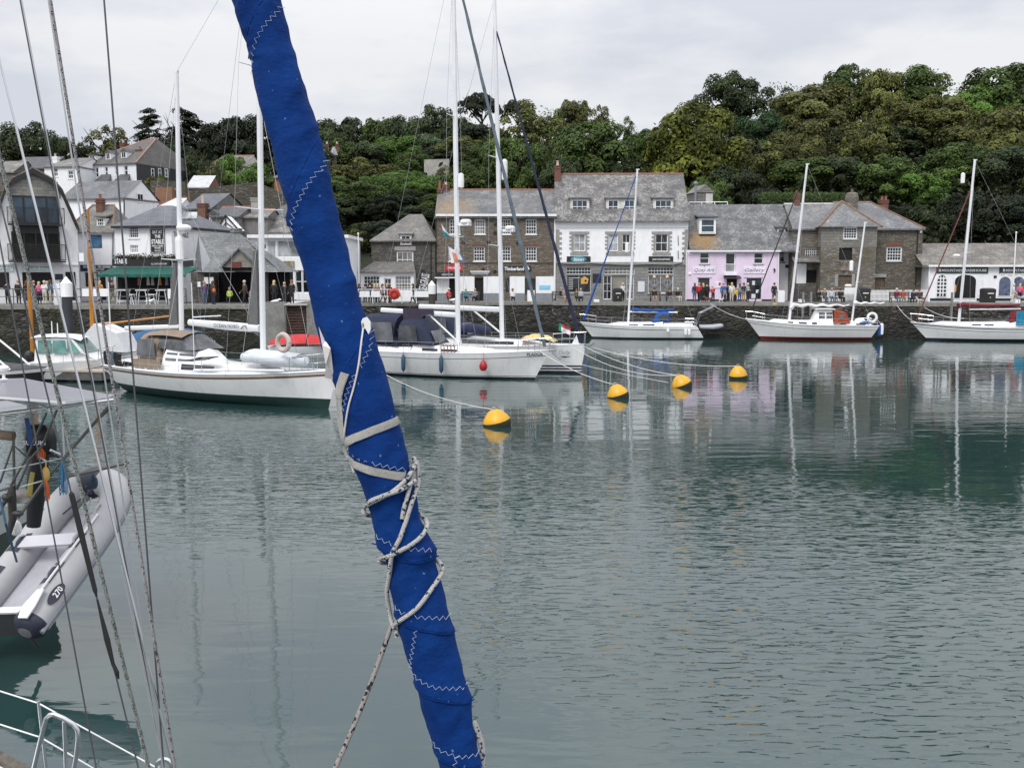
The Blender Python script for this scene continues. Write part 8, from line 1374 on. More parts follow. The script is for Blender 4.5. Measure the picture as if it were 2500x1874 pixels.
e2 = thing('self_steering_gear', 'dark self-steering gear hanging on the stern below the round plate', 'steering gear', w(100, 1700, 9.5)); m = MB(); m.tube([w(130, 1260, 9.5), w(120, 1400, 9.5), w(130, 1600, 9.5), w(90, 1760, 9.5)], [.03, .055, .05, .03], 10); m.ell(w(60, 1380, 9.4), (.06, .05, .05), 8, 6); m.ell(w(180, 1545, 9.4), (.08, .05, .04), 8, 6); m.tube([w(20, 1460, 9.4), w(120, 1350, 9.4)], .03, 8); m.build('casting', M('dark_casting', (.045, .04, .04), .5, .4, 8), e2, smooth=True); m = MB(); m.ell(w(150, 1600, 9.6) + Vector((0, 0, -.12)), (.09, .05, .11), 10, 8); m.build('servo_blade', WHITE, e2, smooth=True)
m = MB(); m.tube([w(-10, 1370, 9.2), w(20, 1480, 9.2), w(55, 1640, 9.2), P(*Z12(150, 810), 13.3)], .016, 8); tag(m.build('blue_strop', M('blue_strop', (.05, .12, .20), .8, .2, 10), None, w(55, 1640, 9.2), smooth=True), 'blue strop running down to the dinghy stern', 'strop')
# outboard motor on its bracket
e3 = thing('outboard_motor', 'black outboard motor clamped to the stern rail with white maker lettering', 'outboard motor', w(330, 1400, 9.9)); c = w(400, 830, 9.9)
m = MB(); m.loft([[c + Vector((x * sx, y * sx * .8, z)) for x, y in ((-.3, -.1), (-.2, -.26), (.1, -.28), (.3, -.16), (.34, .1), (.1, .28), (-.2, .24))] for z, sx in ((-.2, .42), (-.12, .6), (.06, .62), (.18, .55), (.25, .36), (.26, .03))], close=True); m.build('cowling', M('black_cowl', (.014, .015, .017), .3, .2), e3, smooth=True)
m = MB(); m.tube([c + Vector((0, 0, -.18)), c + Vector((-.06, 0, -.55)), c + Vector((-.14, 0, -1.15))], [.12, .13, .09], 10); m.build('leg', BLACK, e3, smooth=True); m = MB(); m.tube([c + Vector((.16, -.1, -.16)), c + Vector((.3, -.15, -.15)), c + Vector((.37, -.15, -.22)), c + Vector((.36, -.15, -.3))], .02, 8); m.build('tiller', BLACK, e3); m = MB(); m.tube([c + Vector((.06, -.18, -.15)), c + Vector((.16, -.19, -.21))], .013, 6); m.build('handle', WHITE, e3)
pts, fs = text_pts('SUZUKI', bold=.03); m = MB(); m.add([c + Vector((-.13 + .30 * p[0], -.19, .0 + .06 * p[1])) for p in pts], fs); m.build('lettering', WHITE, e3)
m = MB(); m.tube([w(270, 580, 9.3), w(300, 770, 9.3), w(310, 850, 9.3)], .03, 8, flat=.35); pp = m.build('blue_paddle', M('blue_paddle', (.012, .06, .22), .5, .2), None, w(310, 850, 9.3)); tag(pp, 'blue paddle blade standing in front of the outboard motor', 'paddle')
OR = M('orange_line', (.65, .13, .015), .8, .2); BLN = M('blue_line', (.07, .22, .40), .8, .2); YL = M('yellow_bag', (.62, .38, .10), .8, .2)
def coil(x, y, Y, n, ln_, spread, mat, nm, lb):
 random.seed(x); c = w(x, y, Y); m = MB()
 for i in range(n): a = random.uniform(-spread, spread); b = random.uniform(-.04, .04); k = random.uniform(.8, 1.1) * ln_; m.tube([c, c + Vector((a, b, -k * .5)), c + Vector((a * .9, b, -k)), c + Vector((a * .3, b - .02, -k * .9)), c + Vector((a * .2, b, -k * .3))], .006, 5)
 tag(m.build(nm, mat, None, c), lb, 'rope coil')
coil(425, 890, 9.5, 7, .13, .06, OR, 'rope_coil', 'small orange rope coil under the outboard cowling'); coil(460, 1190, 9.4, 9, .28, .045, OR, 'rope_coil', 'long orange rope coil hanging from the stern rail'); coil(625, 1010, 9.5, 12, .42, .055, BLN, 'rope_coil', 'pale blue rope coil hanging from the stern rail')
m = MB(); cY = w(465, 1150, 9.45); m.ell(cY, (.05, .04, .10), 10, 8); m.tube([cY + Vector((0, 0, .07)), cY + Vector((.01, 0, .16))], .01, 6); tag(m.build('throw_bag', YL, None, cY, smooth=True), 'yellow throw-line bag on the stern rail', 'bag'); m = MB(); m.tube([w(330, 1130, 9.6), w(310, 1250, 9.6), w(295, 1370, 9.6)], [.03, .035, .04], 8, flat=.4); tag(m.build('paddle_blade', M('yellow_paddle', (.45, .36, .10), .6, .2), None, w(295, 1370, 9.6)), 'yellow paddle hanging behind the black outboard leg', 'paddle')
# ------------------------------------------------------------------ grey inflatable dinghy slung on the davits
HYP = M('light_hypalon', (.40, .40, .415), .5, .05, 4); HYPN = M('navy_hypalon', (.022, .024, .045), .5, .2, 4); HYPD = M('hypalon_band', (.20, .21, .24), .6, .1)
n0, n1, f0 = P(*Z12(330, 1310), 13.2), P(*Z12(1120, 250), 15.2), P(*Z12(-130, 985), 14.3); fx = (n1 - n0).normalized(); fy = (f0 - n0); fy = (fy - fx * fy.dot(fx)).normalized(); fz = fx.cross(fy).normalized(); fz = -fz if fz.z < 0 else fz; LN = (n1 - n0).length; WB = 1.2; R = .235
X = Matrix(((fx.x, fy.x, fz.x, n0.x), (fx.y, fy.y, fz.y, n0.y), (fx.z, fy.z, fz.z, n0.z), (0, 0, 0, 1)))
e = thing('inflatable_dinghy', 'light grey inflatable dinghy with navy ends hanging from the stern davits', 'dinghy', n0)
path = lambda sd: [Vector((x, (0 if sd < 0 else WB) + sd * dy, z)) for x, dy, z in ((-.28, 0, 0), (-.1, 0, 0), (.5, 0, 0), (1.1, 0, 0), (LN * .76, 0, .02), (LN * .94, -.06, .06), (LN * 1.06, -.22, .12), (LN * 1.12, -.48, .15))]
def dense(pl, k=6):
 Q = []
 for i in range(len(pl) - 1):
  a, b, c_, d = pl[max(i - 1, 0)], pl[i], pl[i + 1], pl[min(i + 2, len(pl) - 1)]
  for t in [j / k for j in range(k)]: Q.append(.5 * (2 * b + (c_ - a) * t + (2 * a - 5 * b + 4 * c_ - d) * t * t + (3 * b - a - 3 * c_ + d) * t ** 3))
 return Q + [pl[-1]]
for sd in (-1, 1):
 pl = dense(path(sd)); m = MB(X); m.tube(pl, [R * (.35 + .65 * min(1, i / 5)) ** .8 if i < 5 else R for i in range(len(pl))], 20); o = m.build('side_tube', HYP, e, smooth=True)
 m = MB(X); m.tube(pl[:7], [(R * (.35 + .65 * min(1, i / 5)) ** .8 if i < 5 else R) + .004 for i in range(7)], 20); m.build('tube_end', HYPN, o, smooth=True)
 y0 = 0 if sd < 0 else WB; s = -1 if sd < 0 else 1
 m = MB(X); m.tube([Vector((p.x, p.y + s * R * .93, p.z - .06)) for p in pl[3:-6]], .034, 8); m.build('rubbing_strake', HYPD, o, smooth=True)
 for x in (.62, LN * .55, LN * .80): m = MB(X); m.loft([[(x - .2 + .4 * i / 4, y0 + math.cos(a) * (R + .006) * -s * -1 * 0 + s * math.sin(a) * (R + .006), math.cos(a) * (R + .006)) for a in (-.62, -.3, 0, .3)] for i in range(5)]); pd_ = m.build('handle_patch', HYPN, o, smooth=True); m = MB(X); m.tube([(x - .12, y0 - s * .04, R + .005), (x - .05, y0 - s * .04, R + .05), (x + .05, y0 - s * .04, R + .05), (x + .12, y0 - s * .04, R + .005)], .02, 6); m.build('grab_handle', HYP, pd_)
m = MB(X); bow = dense([path(-1)[-2], path(-1)[-1], Vector((LN * 1.13, WB / 2, .16)), path(1)[-1], path(1)[-2]]); m.tube(bow[5:-4], R * 1.012, 18); m.build('bow_tube', HYPN, e, smooth=True)
m = MB(X); m.loft([[(x, y, -.12) for y in (.1, WB / 2, WB - .1)] for x in (.05, LN * .5, LN * .95)]); m.build('floor', M('dinghy_floor', (.38, .38, .42), .7, .06, 6, bump=.004, bs=60), e); m = MB(X); m.loft([[(x, y, -.13 - .16 * (1 - abs(y - WB / 2) / (WB / 2))) for y in (-.02, WB * .25, WB / 2, WB * .75, WB + .02)] for x in (-.05, LN * .5, LN * .98)]); m.build('underside', HYPD, e)
m = MB(X); m.box(-.06, .0, .12, WB - .12, -.3, .16); tr = m.build('transom', M('grey_transom', (.05, .052, .06), .5, .15), e); m = MB(X); m.box(-.08, .02, .14, WB - .14, .165, .2); m.build('transom_cap', WHITE, tr); m = MB(X); m.tube([(-.06, .3, -.3), (-.06, .3, -.55)], .03, 8); m.build('drain_tube', BLACK, tr)
m = MB(X); m.box(LN * .50, LN * .50 + .24, .05, WB - .05, R * .8, R * .8 + .035); m.build('thwart', M('seat_board', (.50, .50, .54), .5, .05), e)
m = MB(X); m.tube([(.05, -.07, R + .03), (LN * .74, -.05, R + .03)], .018, 8); oo = m.build('oar', M('white_oar', (.70, .71, .72), .4, .05), e); m = MB(X); m.prism([(.25, -.14, R + .035), (-.05, -.19, R + .02), (-.22, -.15, R - .02), (-.22, -.0, R - .01), (-.05, .04, R + .02), (.25, -.02, R + .035)], (0, 0, .02)); m.build('oar_blade', MATS['white_oar'], oo)
m = MB(X); c = Vector((.30, -R * .87, R * .52)); nv = Vector((0, -.86, .5)).normalized(); ux = Vector((1, 0, 0)); uy = nv.cross(ux); uy = uy if uy.z > 0 else -uy; m.poly([c + ux * (.19 * math.cos(a)) + uy * (.075 * math.sin(a)) + nv * .012 for a in [2 * math.pi * i / 24 for i in range(24)]]); bd = m.build('size_badge', HYPN, e); pts, fs = text_pts('270', bold=.02); m = MB(X); m.add([c + ux * (-.05 + .17 * p[0]) + uy * (-.042 + .084 * p[1]) + nv * .016 for p in pts], fs); m.build('lettering', WHITE, bd)
m = MB(); s0 = w(940, 1150, 10.0); m.tube([s0, w(960, 1280, 10.6), X @ Vector((LN * .85, WB * .75, .1))], .014, 6); m.ell(w(950, 1230, 10.3), (.06, .04, .1), 8, 6); tag(m.build('bow_fall', M('blue_black_tackle', (.03, .06, .10), .7, .4, 20), None, s0), 'blue and black tackle hoisting the dinghy bow', 'tackle'); m = MB(); m.tube([w(920, 1390, 10.6), X @ Vector((LN * .78, WB * .45, -.1))], .01, 6); tag(m.build('dinghy_painter', ROPEW, None, w(920, 1390, 10.6)), 'short white painter inside the dinghy bow', 'rope')
# ================================================================== quayside furniture
IRON = M('dark_rail_iron', (.07, .07, .075), .5, .2, metal=.4)
def railing(lb, u0, u1, Y, hs, n, z=3.4, mat=IRON, r=.03):
 a, b = P(u0, 740, Y), P(u1, 740, Y); e = thing('railing', lb, 'railing', (a.x, Y, z))
 for h in hs: m = MB(); m.tube([(a.x, Y, z + h), (b.x, Y, z + h)], r, 6); m.build('rail', mat, e)
 for i in range(n): x = a.x + (b.x - a.x) * i / (n - 1); m = MB(); m.tube([(x, Y, z), (x, Y, z + hs[0] + .05)], r * 1.2, 6); m.build('post', mat, e)
railing('dark iron quay railing in front of the gabled cafe and the pub', -60, 455, 71.2, (1.15, .6), 12); railing('pale railing carrying white boards in front of the stone cottage', 875, 1052, 85.6, (1.2, .6), 6, 3.12, WHITE)
def slab(name, lb, cat, Z, x0, y0, x1, y1, Y, d, mat, base=None, bev=0):
 a, b = P(*Z(x0, y1), Y), P(*Z(x1, y0), Y); z0 = a.z if base is None else base; m = MB(); m.box(a.x, b.x, Y, Y + d, z0, b.z - bev)
 if bev: m.prism([(a.x, Y, b.z - bev + .002), (b.x, Y, b.z - bev + .002), (b.x - bev, Y, b.z), (a.x + bev, Y, b.z)], (0, d, 0))
 return tag(m.build(name, mat, None, (a.x, Y, z0)), lb, cat)
slab('white_board', 'blank white board on the quay railing before the boat-trip shop', 'board', Z1, 665, 1508, 880, 1570, 71.1, .05, WHITE); slab('white_board', 'tall white panel at the end of the railing in front of the pub tables', 'board', Z1, 1360, 1510, 1400, 1590, 71.1, .05, WHITE); slab('a_board', 'white menu stand in the cafe queue', 'sign', Z1, 440, 1465, 480, 1615, 71.6, .3, WHITE, 3.4)
for k, (x0, x1) in enumerate(((112, 210), (225, 312), (505, 632), (650, 800))): slab('barrier_board', '%s white board on the pale railing by the stone cottage' % ('first', 'second', 'third', 'fourth')[k], 'board', Z3, x0, 1328, x1, 1388, 85.5, .05, WHITE)
e = thing('lifebuoy_box', 'red lifebuoy housing on the pale railing by the stone cottage', 'lifebuoy box', P(*Z3(450, 1440), 85.3)); m = MB(); a, b = P(*Z3(405, 1402), 85.3), P(*Z3(500, 1312), 85.3); RB = M('lifebuoy_red', (.52, .045, .02), .5); c = (a + b) / 2; m.lathe(c + Vector((0, .15, 0)), [(.52, 0), (.52, .2), (.42, .26)], 8, axis=(0, -1, 0)); m.build('housing', RB, e); m = MB(); m.tube(ring(c + Vector((0, -.12, 0)), .26, .05, Vector((1, 0, 0)), Vector((0, 0, 1))), .07, 8); m.build('ring', M('lifebuoy_dark', (.30, .02, .015), .6), e)
m = MB(); q0 = P(*Z1(655, 1600), 71.3); m.tube([(q0.x, 71.3, 3.4), (q0.x, 71.3, P(*Z1(655, 1222), 71.3).z)], .06, 6); sp_ = thing('sign_post', 'grey post with blank white square sign before the gabled cafe', 'sign', (q0.x, 71.3, 3.4)); m.build('post', GREYP, sp_); m = MB(); a, b = P(*Z1(640, 1287), 71.2), P(*Z1(676, 1218), 71.2); m.box(a.x, b.x, 71.2, 71.24, a.z, b.z); m.build('plate', WHITE, sp_)
def table(Z, x0, x1, yt, Y, lb, h=1.0, nm='pub_table', cat='table'):
 a, b = P(*Z(x0, yt), Y), P(*Z(x1, yt), Y); e = thing(nm, lb, cat, ((a.x + b.x) / 2, Y, 3.4)); m = MB(); m.box(a.x, b.x, Y - .35, Y + .35, a.z - .05, a.z); m.build('table_top' if cat == 'table' else 'seat', WHITE, e)
 for x in (a.x + .1, b.x - .1):
  for y in (-.25, .25): m = MB(); m.tube([(x, Y + y, a.z - .05), (x + (.14 if x < (a.x + b.x) / 2 else -.14) * -1, Y + y, 3.4)], .025, 5); m.build('leg', WHITE, e)
for k, (x0, x1) in enumerate(((955, 1045), (1108, 1195), (1270, 1352))): table(Z1, x0, x1, 1517, 73.2, '%s white pub table under the green awning from the left' % ('first', 'second', 'third')[k])
for k, (x0, x1) in enumerate(((1045, 1085), (1195, 1260))): table(Z1, x0, x1, 1552, 72.6, '%s white bench in front of the pub tables' % ('small', 'longer')[k], .5, 'pub_bench', 'bench')
def bin_(Z, x0, y0, x1, y1, Y, lb):
 a, b = P(*Z(x0, y1), Y), P(*Z(x1, y0), Y); e = thing('litter_bin', lb, 'litter bin', ((a.x + b.x) / 2, Y, 3.1), 'black litter bins on the quay'); w_ = b.x - a.x; m = MB(); m.box(a.x, b.x, Y, Y + w_, 3.1, b.z - .35); m.build('body', BLACK, e); m = MB(); m.loft([[(a.x - .02, Y - .02, b.z - .36), (b.x + .02, Y - .02, b.z - .36), (b.x + .02, Y + w_, b.z - .36), (a.x - .02, Y + w_, b.z - .36)], [(a.x, Y, b.z - .1), (b.x, Y, b.z - .1), (b.x, Y + w_, b.z - .1), (a.x, Y + w_, b.z - .1)], [(a.x + .2, Y + .2, b.z), (b.x - .2, Y + .2, b.z), (b.x - .2, Y + w_ - .2, b.z), (a.x + .2, Y + w_ - .2, b.z)]], close=True); m.poly([(a.x + .2, Y + .2, b.z), (b.x - .2, Y + .2, b.z), (b.x - .2, Y + w_ - .2, b.z), (a.x + .2, Y + w_ - .2, b.z)]); m.build('hood', BLACK, e); m = MB(); m.box(a.x + w_ * .25, b.x - w_ * .2, Y - .04, Y - .021, b.z - .52, b.z - .44); m.build('slot_label', WHITE, e); m = MB(); m.ell(((a.x + b.x) / 2, Y - .02, b.z - .85), (.06, .02, .09), 8, 5); m.build('crest', M('gold_crest', (.5, .36, .1)), e)
bin_(Z6, 358, 1090, 455, 1238, 89.3, 'black litter bin in front of the white picket fence'); bin_(Z6, 1452, 1092, 1558, 1245, 88.5, 'black litter bin before the outdoor shop posters'); bin_(Z4, 862, 1410, 960, 1575, 91.6, 'black litter bin before the white shop doorway')
BW = M('bench_timber', (.10, .085, .07), .8, .25, 6)
def bench(Z, x0, x1, Y, lb, z=3.1):
 a, b = P(*Z(x0, 1500), Y).x, P(*Z(x1, 1500), Y).x; e = thing('bench', lb, 'bench', ((a + b) / 2, Y, z))
 for y in (-.15, .02, .19): m = MB(); m.box(a, b, Y + y - .07, Y + y + .07, z + .42, z + .46); m.build('seat_slat', BW, e)
 for h in (.58, .72, .86): m = MB(); m.box(a, b, Y + .28, Y + .32, z + h, z + h + .1); m.build('back_slat', BW, e)
 for x in (a + .08, b - .08): m = MB(); m.box(x - .03, x + .03, Y - .2, Y + .34, z + .3, z + .41); m.box(x - .03, x + .03, Y - .2, Y - .13, z, z + .3); m.box(x - .03, x + .03, Y + .27, Y + .34, z, z + .9); m.build('leg_frame', IRON, e)
bench(Z4, 205, 400, 92, 'timber bench left of the white shop window'); bench(Z4, 1250, 1370, 92.4, 'timber bench under the diamond-emblem window'); bench(Z4, 1420, 1600, 92.2, 'timber bench beside the pink gallery corner'); bench(Z5, 1470, 1620, 89.6, 'timber bench with three sitters before the picket fence'); bench(Z5, 1700, 1800, 89.4, 'short bench with a lone dark sitter near the litter bin'); bench(Z6, 610, 790, 88.4, 'bench with two red-clad sitters before the fence'); bench(Z6, 800, 910, 88.2, 'bench at the right end of the picket fence'); bench(Z3, 1110, 1290, 91.5, 'bench in front of the brown shop door')
# white picket fence, picket by picket
a, b = P(*Z5(1545, 1400), 91.2), P(*Z6(958, 1150), 90.2); fe = thing('picket_fence', 'white picket fence in front of the stone house', 'fence', (a.x, a.y, 3.1)); n = 84; d = (b - a) / n; pk = None
for i in range(n):
 p = a + d * i; h = .95 + .03 * math.sin(i * 2.3)
 if pk is None: m = MB(); m.prism([(p.x, p.y, 3.15), (p.x + .075, p.y, 3.15), (p.x + .075, p.y, 3.15 + h), (p.x + .0375, p.y, 3.22 + h), (p.x, p.y, 3.15 + h)], (0, .03, 0)); pk = m.build('picket', WHITE, fe)
 else: o = pk.copy(); COL.objects.link(o); o.parent = fe; o.location = pk.location + d * i; o.scale = (1, 1, 1)
for z in (3.4, 3.85): m = MB(); m.bar((a.x, a.y + .06, z), (b.x, b.y + .06, z), .05, .08); m.build('fence_rail', WHITE, fe)
slab('fence_notice', 'white notice sheet on the picket fence', 'notice', Z6, 222, 1088, 335, 1142, 90.2, .02, WHITE)
st = thing('stone_steps', 'dark stone steps rising to the whitewashed doorway of the stone house', 'steps', (P(*Z5(1390, 1480), 91.5).x, 91.5, 3.1)); a, b = P(*Z5(1305, 1400), 92).x, P(*Z5(1480, 1400), 92).x
for i in range(7): m = MB(); m.box(a, b, 91.3 + i * .3, 93.8, 3.1 + i * .24, 3.1 + i * .24 + .235); m.build('step', CS, st)
slab('white_kiosk', 'plain white cabinet beside the pink gallery', 'cabinet', Z5, 1086, 1347, 1162, 1475, 90.3, .8, WHITE, 3.1, .05); slab('white_plinth', 'white plinth block before the brown shop', 'block', Z3, 1760, 1322, 1830, 1440, 90.2, .7, WHITE, 3.1); slab('white_barrel', 'squat white tub at the foot of the stone steps', 'tub', Z5, 1318, 1442, 1372, 1490, 89.2, .5, WHITE, 3.1, .04); slab('white_barrel', 'squat white tub near the woman in pink', 'tub', Z6, 1725, 1190, 1772, 1236, 87.4, .5, WHITE, 3.1, .04); slab('white_barrel', 'squat white tub left of the litter bin at the white shop', 'tub', Z4, 655, 1530, 712, 1576, 91, .5, WHITE, 3.1, .04)
YK = M('yellow_timber', (.55, .42, .18), .8, .15); slab('yellow_kerb', 'yellow painted timber baulk on the quay edge by the white cabinet', 'baulk', Z5, 1032, 1480, 1212, 1500, 88.0, .3, YK); slab('yellow_kerb', 'yellow painted timber baulk on the quay edge by the brown shop', 'baulk', Z3, 1712, 1438, 1846, 1456, 89.4, .3, YK)
for Z, x, y0, y1, Y, lb in ((Z5, 1357, 1365, 1640, 86.6, 'left'), (Z5, 1440, 1365, 1640, 86.5, 'right')): slab('ladder_post', lb + ' grey timber post of the pair against the quay by the stone house', 'post', Z, x - 12, y0, x + 12, y1, Y, .25, M('grey_timber', (.20, .20, .20), .9, .3, 5))
slab('ladder_post', 'tall grey timber post left of the third yacht mast', 'post', Z6, 1158, 1130, 1182, 1395, 85.4, .25, MATS['grey_timber'])
for Z, x, y0, y1, Y, lb in ((Z3, 110, 772, 1430, 89, 'white flagpole beside the stone cottage'), (Z6, 1700, 610, 1210, 90.5, 'white flagpole in front of the outdoor shop')): p, q_ = P(*Z(x, y1), Y), P(*Z(x, y0), Y); m = MB(); m.tube([(p.x, Y, 3.1), (p.x, Y, q_.z)], [.07, .045], 8); m.ell((p.x, Y, q_.z + .06), .09, 8, 6); tag(m.build('flagpole', WHITE, None, (p.x, Y, 3.1)), lb, 'flagpole')
# slip with concrete cheek and timber gate
slab('concrete_cheek', 'rough grey concrete wall of the slip beside the timber gate', 'wall', Z2, 1290, 1425, 1452, 1700, 70.6, .7, M('rough_concrete', (.20, .20, .19), .9, .35, 1.2, bump=.05, bs=5), -.5); slab('concrete_cheek', 'concrete pier right of the timber gate behind the blue sail', 'wall', Z2, 1655, 1425, 1800, 1700, 70.6, .7, MATS['rough_concrete'], -.5); slab('concrete_lintel', 'pale concrete beam over the timber gate', 'beam', Z2, 1448, 1440, 1660, 1457, 70.5, .5, M('pale_concrete', (.42, .42, .40), .9, .2))
g = thing('timber_gate', 'slatted brown timber gate in the slip left of the blue sail', 'gate', P(*Z2(1550, 1700), 70.9)); a, b = P(*Z2(1452, 1600), 70.9).x, P(*Z2(1652, 1600), 70.9).x; zt = P(0, Z2(0, 1458)[1], 70.9).z
for i in range(15): m = MB(); m.box(a, b, 70.9, 70.96, zt - .13 - i * .2, zt - .13 - i * .2 + .12); m.build('slat', M('gate_timber', (.075, .04, .03), .9, .3, 4), g)
# ================================================================== people
SKIN = M('skin', (.45, .27, .20), .6, .1); SHOE = M('dark_shoes', (.03, .03, .03), .6); SHOEW = M('pale_shoes', (.6, .6, .6), .6)
CLO = {}
def clo(c):
 if c not in CLO: CLO[c] = M('clothes_%d' % len(CLO), c, .9, .2, 6)
 return CLO[c]
bk, wh, nv, rd, pk_, bl, yl, gy, br_, kh, dn, lm, ol, tl, mr, cr_ = (.02, .02, .022), (.68, .68, .70), (.02, .025, .05), (.45, .02, .03), (.62, .10, .25), (.02, .12, .40), (.62, .42, .03), (.22, .22, .24), (.07, .045, .035), (.26, .23, .16), (.08, .13, .22), (.38, .55, .10), (.10, .10, .06), (.04, .20, .24), (.14, .02, .03), (.55, .50, .42)
BODY = ['pel', 'spi', 'che', 'nec', 'hdb', 'hed']
def person(x, Y, z, h, pose, top, bot, hair, lb, face=0, shorts=False, hat=None, bag=None):
 J = {'pel': (0, 0, .53, .085), 'spi': (0, .005, .64, .075), 'che': (0, .01, .76, .09), 'nec': (0, .005, .845, .035), 'hdb': (0, -.005, .885, .045), 'hed': (0, -.012, .945, .058)}
 for s, k in ((1, 'l'), (-1, 'r')):
  J.update({'sh' + k: (s * .1, .01, .805, .042), 'el' + k: (s * .135, .025, .645, .031), 'wr' + k: (s * .13, -.03, .515, .023), 'ha' + k: (s * .125, -.05, .455, .026), 'hi' + k: (s * .05, 0, .49, .062), 'kn' + k: (s * .055, -.01, .275, .045), 'an' + k: (s * .058, .012, .055, .028), 'to' + k: (s * .065, -.075, .025, .026)})
 if pose == 'walk':
  for k, s in (('l', 1), ('r', -1)): a = J['kn' + k]; J['kn' + k] = (a[0], -.03 - s * .05, .28, a[3]); a = J['an' + k]; J['an' + k] = (a[0], .02 - s * .13, .06, a[3]); a = J['to' + k]; J['to' + k] = (a[0], -.06 - s * .13, .03, a[3]); a = J['wr' + k]; J['wr' + k] = (a[0], -.03 + s * .09, .52, a[3]); a = J['ha' + k]; J['ha' + k] = (a[0], -.05 + s * .13, .46, a[3])
 if pose in ('hold', 'sit'):
  for k, s in (('l', 1), ('r', -1)): J['wr' + k] = (s * .06, -.13, .63 if pose == 'hold' else .60, .023); J['ha' + k] = (s * .03, -.16, .655 if pose == 'hold' else .58, .026)
 if pose == 'bend':
  for n in ('spi', 'che', 'nec', 'hdb', 'hed'): a = J[n]; q = (a[2] - .53) * .5; J[n] = (a[0], a[1] - q, .53 + (a[2] - .53) * .82, a[3])
  for k, s in (('l', 1), ('r', -1)): J['sh' + k] = (s * .1, -.13, .755, .042); J['el' + k] = (s * .11, -.19, .62, .03); J['wr' + k] = (s * .06, -.26, .58, .023); J['ha' + k] = (s * .04, -.3, .57, .026)
 dz = 0
 if pose == 'sit':
  dz = -.255
  for k, s in (('l', 1), ('r', -1)): J['kn' + k] = (s * .075, -.24, .53, .045); J['an' + k] = (s * .07, -.235, .30, .028); J['to' + k] = (s * .075, -.315, .275, .026)
 names = list(J); vs = [(J[n][0] * h, J[n][1] * h, (J[n][2] + dz) * h) for n in names]; ix = {n: i for i, n in enumerate(names)}
 ed = [('pel', 'spi'), ('spi', 'che'), ('che', 'nec'), ('nec', 'hdb'), ('hdb', 'hed')]
 for k in 'lr': ed += [('che', 'sh' + k), ('sh' + k, 'el' + k), ('el' + k, 'wr' + k), ('wr' + k, 'ha' + k), ('pel', 'hi' + k), ('hi' + k, 'kn' + k), ('kn' + k, 'an' + k), ('an' + k, 'to' + k)]
 me = bpy.data.meshes.new('p'); me.from_pydata(vs, [(ix[a], ix[b]) for a, b in ed], []); o = bpy.data.objects.new('p', me); COL.objects.link(o); o.modifiers.new('s', 'SKIN'); o.modifiers.new('u', 'SUBSURF').levels = 1
 for i, n in enumerate(names): me.skin_vertices[0].data[i].radius = (J[n][3] * h * (1.25 if n in ('pel', 'spi', 'che') else 1), J[n][3] * h * (.85 if n in ('pel', 'spi', 'che') else 1)); me.skin_vertices[0].data[i].use_root = n == 'pel'
 nm = bpy.data.meshes.new_from_object(o.evaluated_get(bpy.context.evaluated_depsgraph_get())); bpy.data.objects.remove(o); nm.name = 'person'
 reg = {'hed': 0, 'hdb': 0, 'nec': 0, 'ha': 0, 'wr': 1, 'el': 1, 'sh': 1, 'che': 1, 'spi': 1, 'pel': 2, 'hi': 2, 'kn': 0 if shorts else 2, 'an': 0 if shorts else 2, 'to': 3}
 P_ = [Vector(v) for v in vs]; nm.materials.clear()
 for mt in (SKIN, clo(top), clo(bot), SHOEW if top in (wh, dn) else SHOE): nm.materials.append(mt)
 sg = [(P_[ix[a]], P_[ix[b]], a, b) for a, b in ed]
 for f in nm.polygons:
  c = f.center; best = None
  for pa, pb, a, b in sg:
   d = pb - pa; t = max(0, min(1, (c - pa).dot(d) / d.length_squared)); q = (c - pa - d * t).length - .02 * h
   if best is None or q < best[0]: best = (q, a if t < .5 else b)
  n = best[1]; f.material_index = reg[n if n in reg else n[:2]]; f.use_smooth = True
 ob = bpy.data.objects.new('person', nm); COL.objects.link(ob); ob.location = (x, Y, z); ob.rotation_euler = (0, 0, face); tag(ob, lb, 'person'); LOC[ob] = Vector((0, 0, 0))
 hd = P_[ix['hed']]; m = MB(); m.ell(hd + Vector((0, .012 * h, .016 * h)), (.064 * h, .066 * h, .062 * h), 10, 7); hc = {'w': (.55, .55, .55), 'b': (.50, .38, .20), 'k': (.03, .022, .018), 'n': (.10, .06, .035), 'r': (.25, .10, .04), 'g': (.3, .3, .3), 's': (.42, .26, .19)}[hair]
 if hair in 'bnr' and pose != 'bend': m.tube([hd + Vector((0, .03 * h, .02 * h)), hd + Vector((0, .05 * h, -.08 * h)), hd + Vector((0, .055 * h, -.15 * h))], [.05 * h, .055 * h, .03 * h], 8)
 m.build('hair', M('hair_' + hair, hc, .8), ob, smooth=True)
 m = MB(); m.ell(hd + Vector((0, -.062 * h, -.012 * h)), (.011 * h, .014 * h, .016 * h), 6, 5); m.build('nose', SKIN, ob)
 if hat: m = MB(); m.lathe(hd + Vector((0, 0, .025 * h)), [(.085 * h, 0), (.068 * h, .012 * h), (.064 * h, .04 * h), (.02 * h, .058 * h)], 12); m.build('hat', clo(hat), ob)
 if bag: m = MB(); m.ell(Vector((-.12 * h, .05 * h, .60 * h)), (.07 * h, .07 * h, .10 * h), 8, 6); m.build('shoulder_bag', clo(bag), ob)
 return ob
F = math.pi
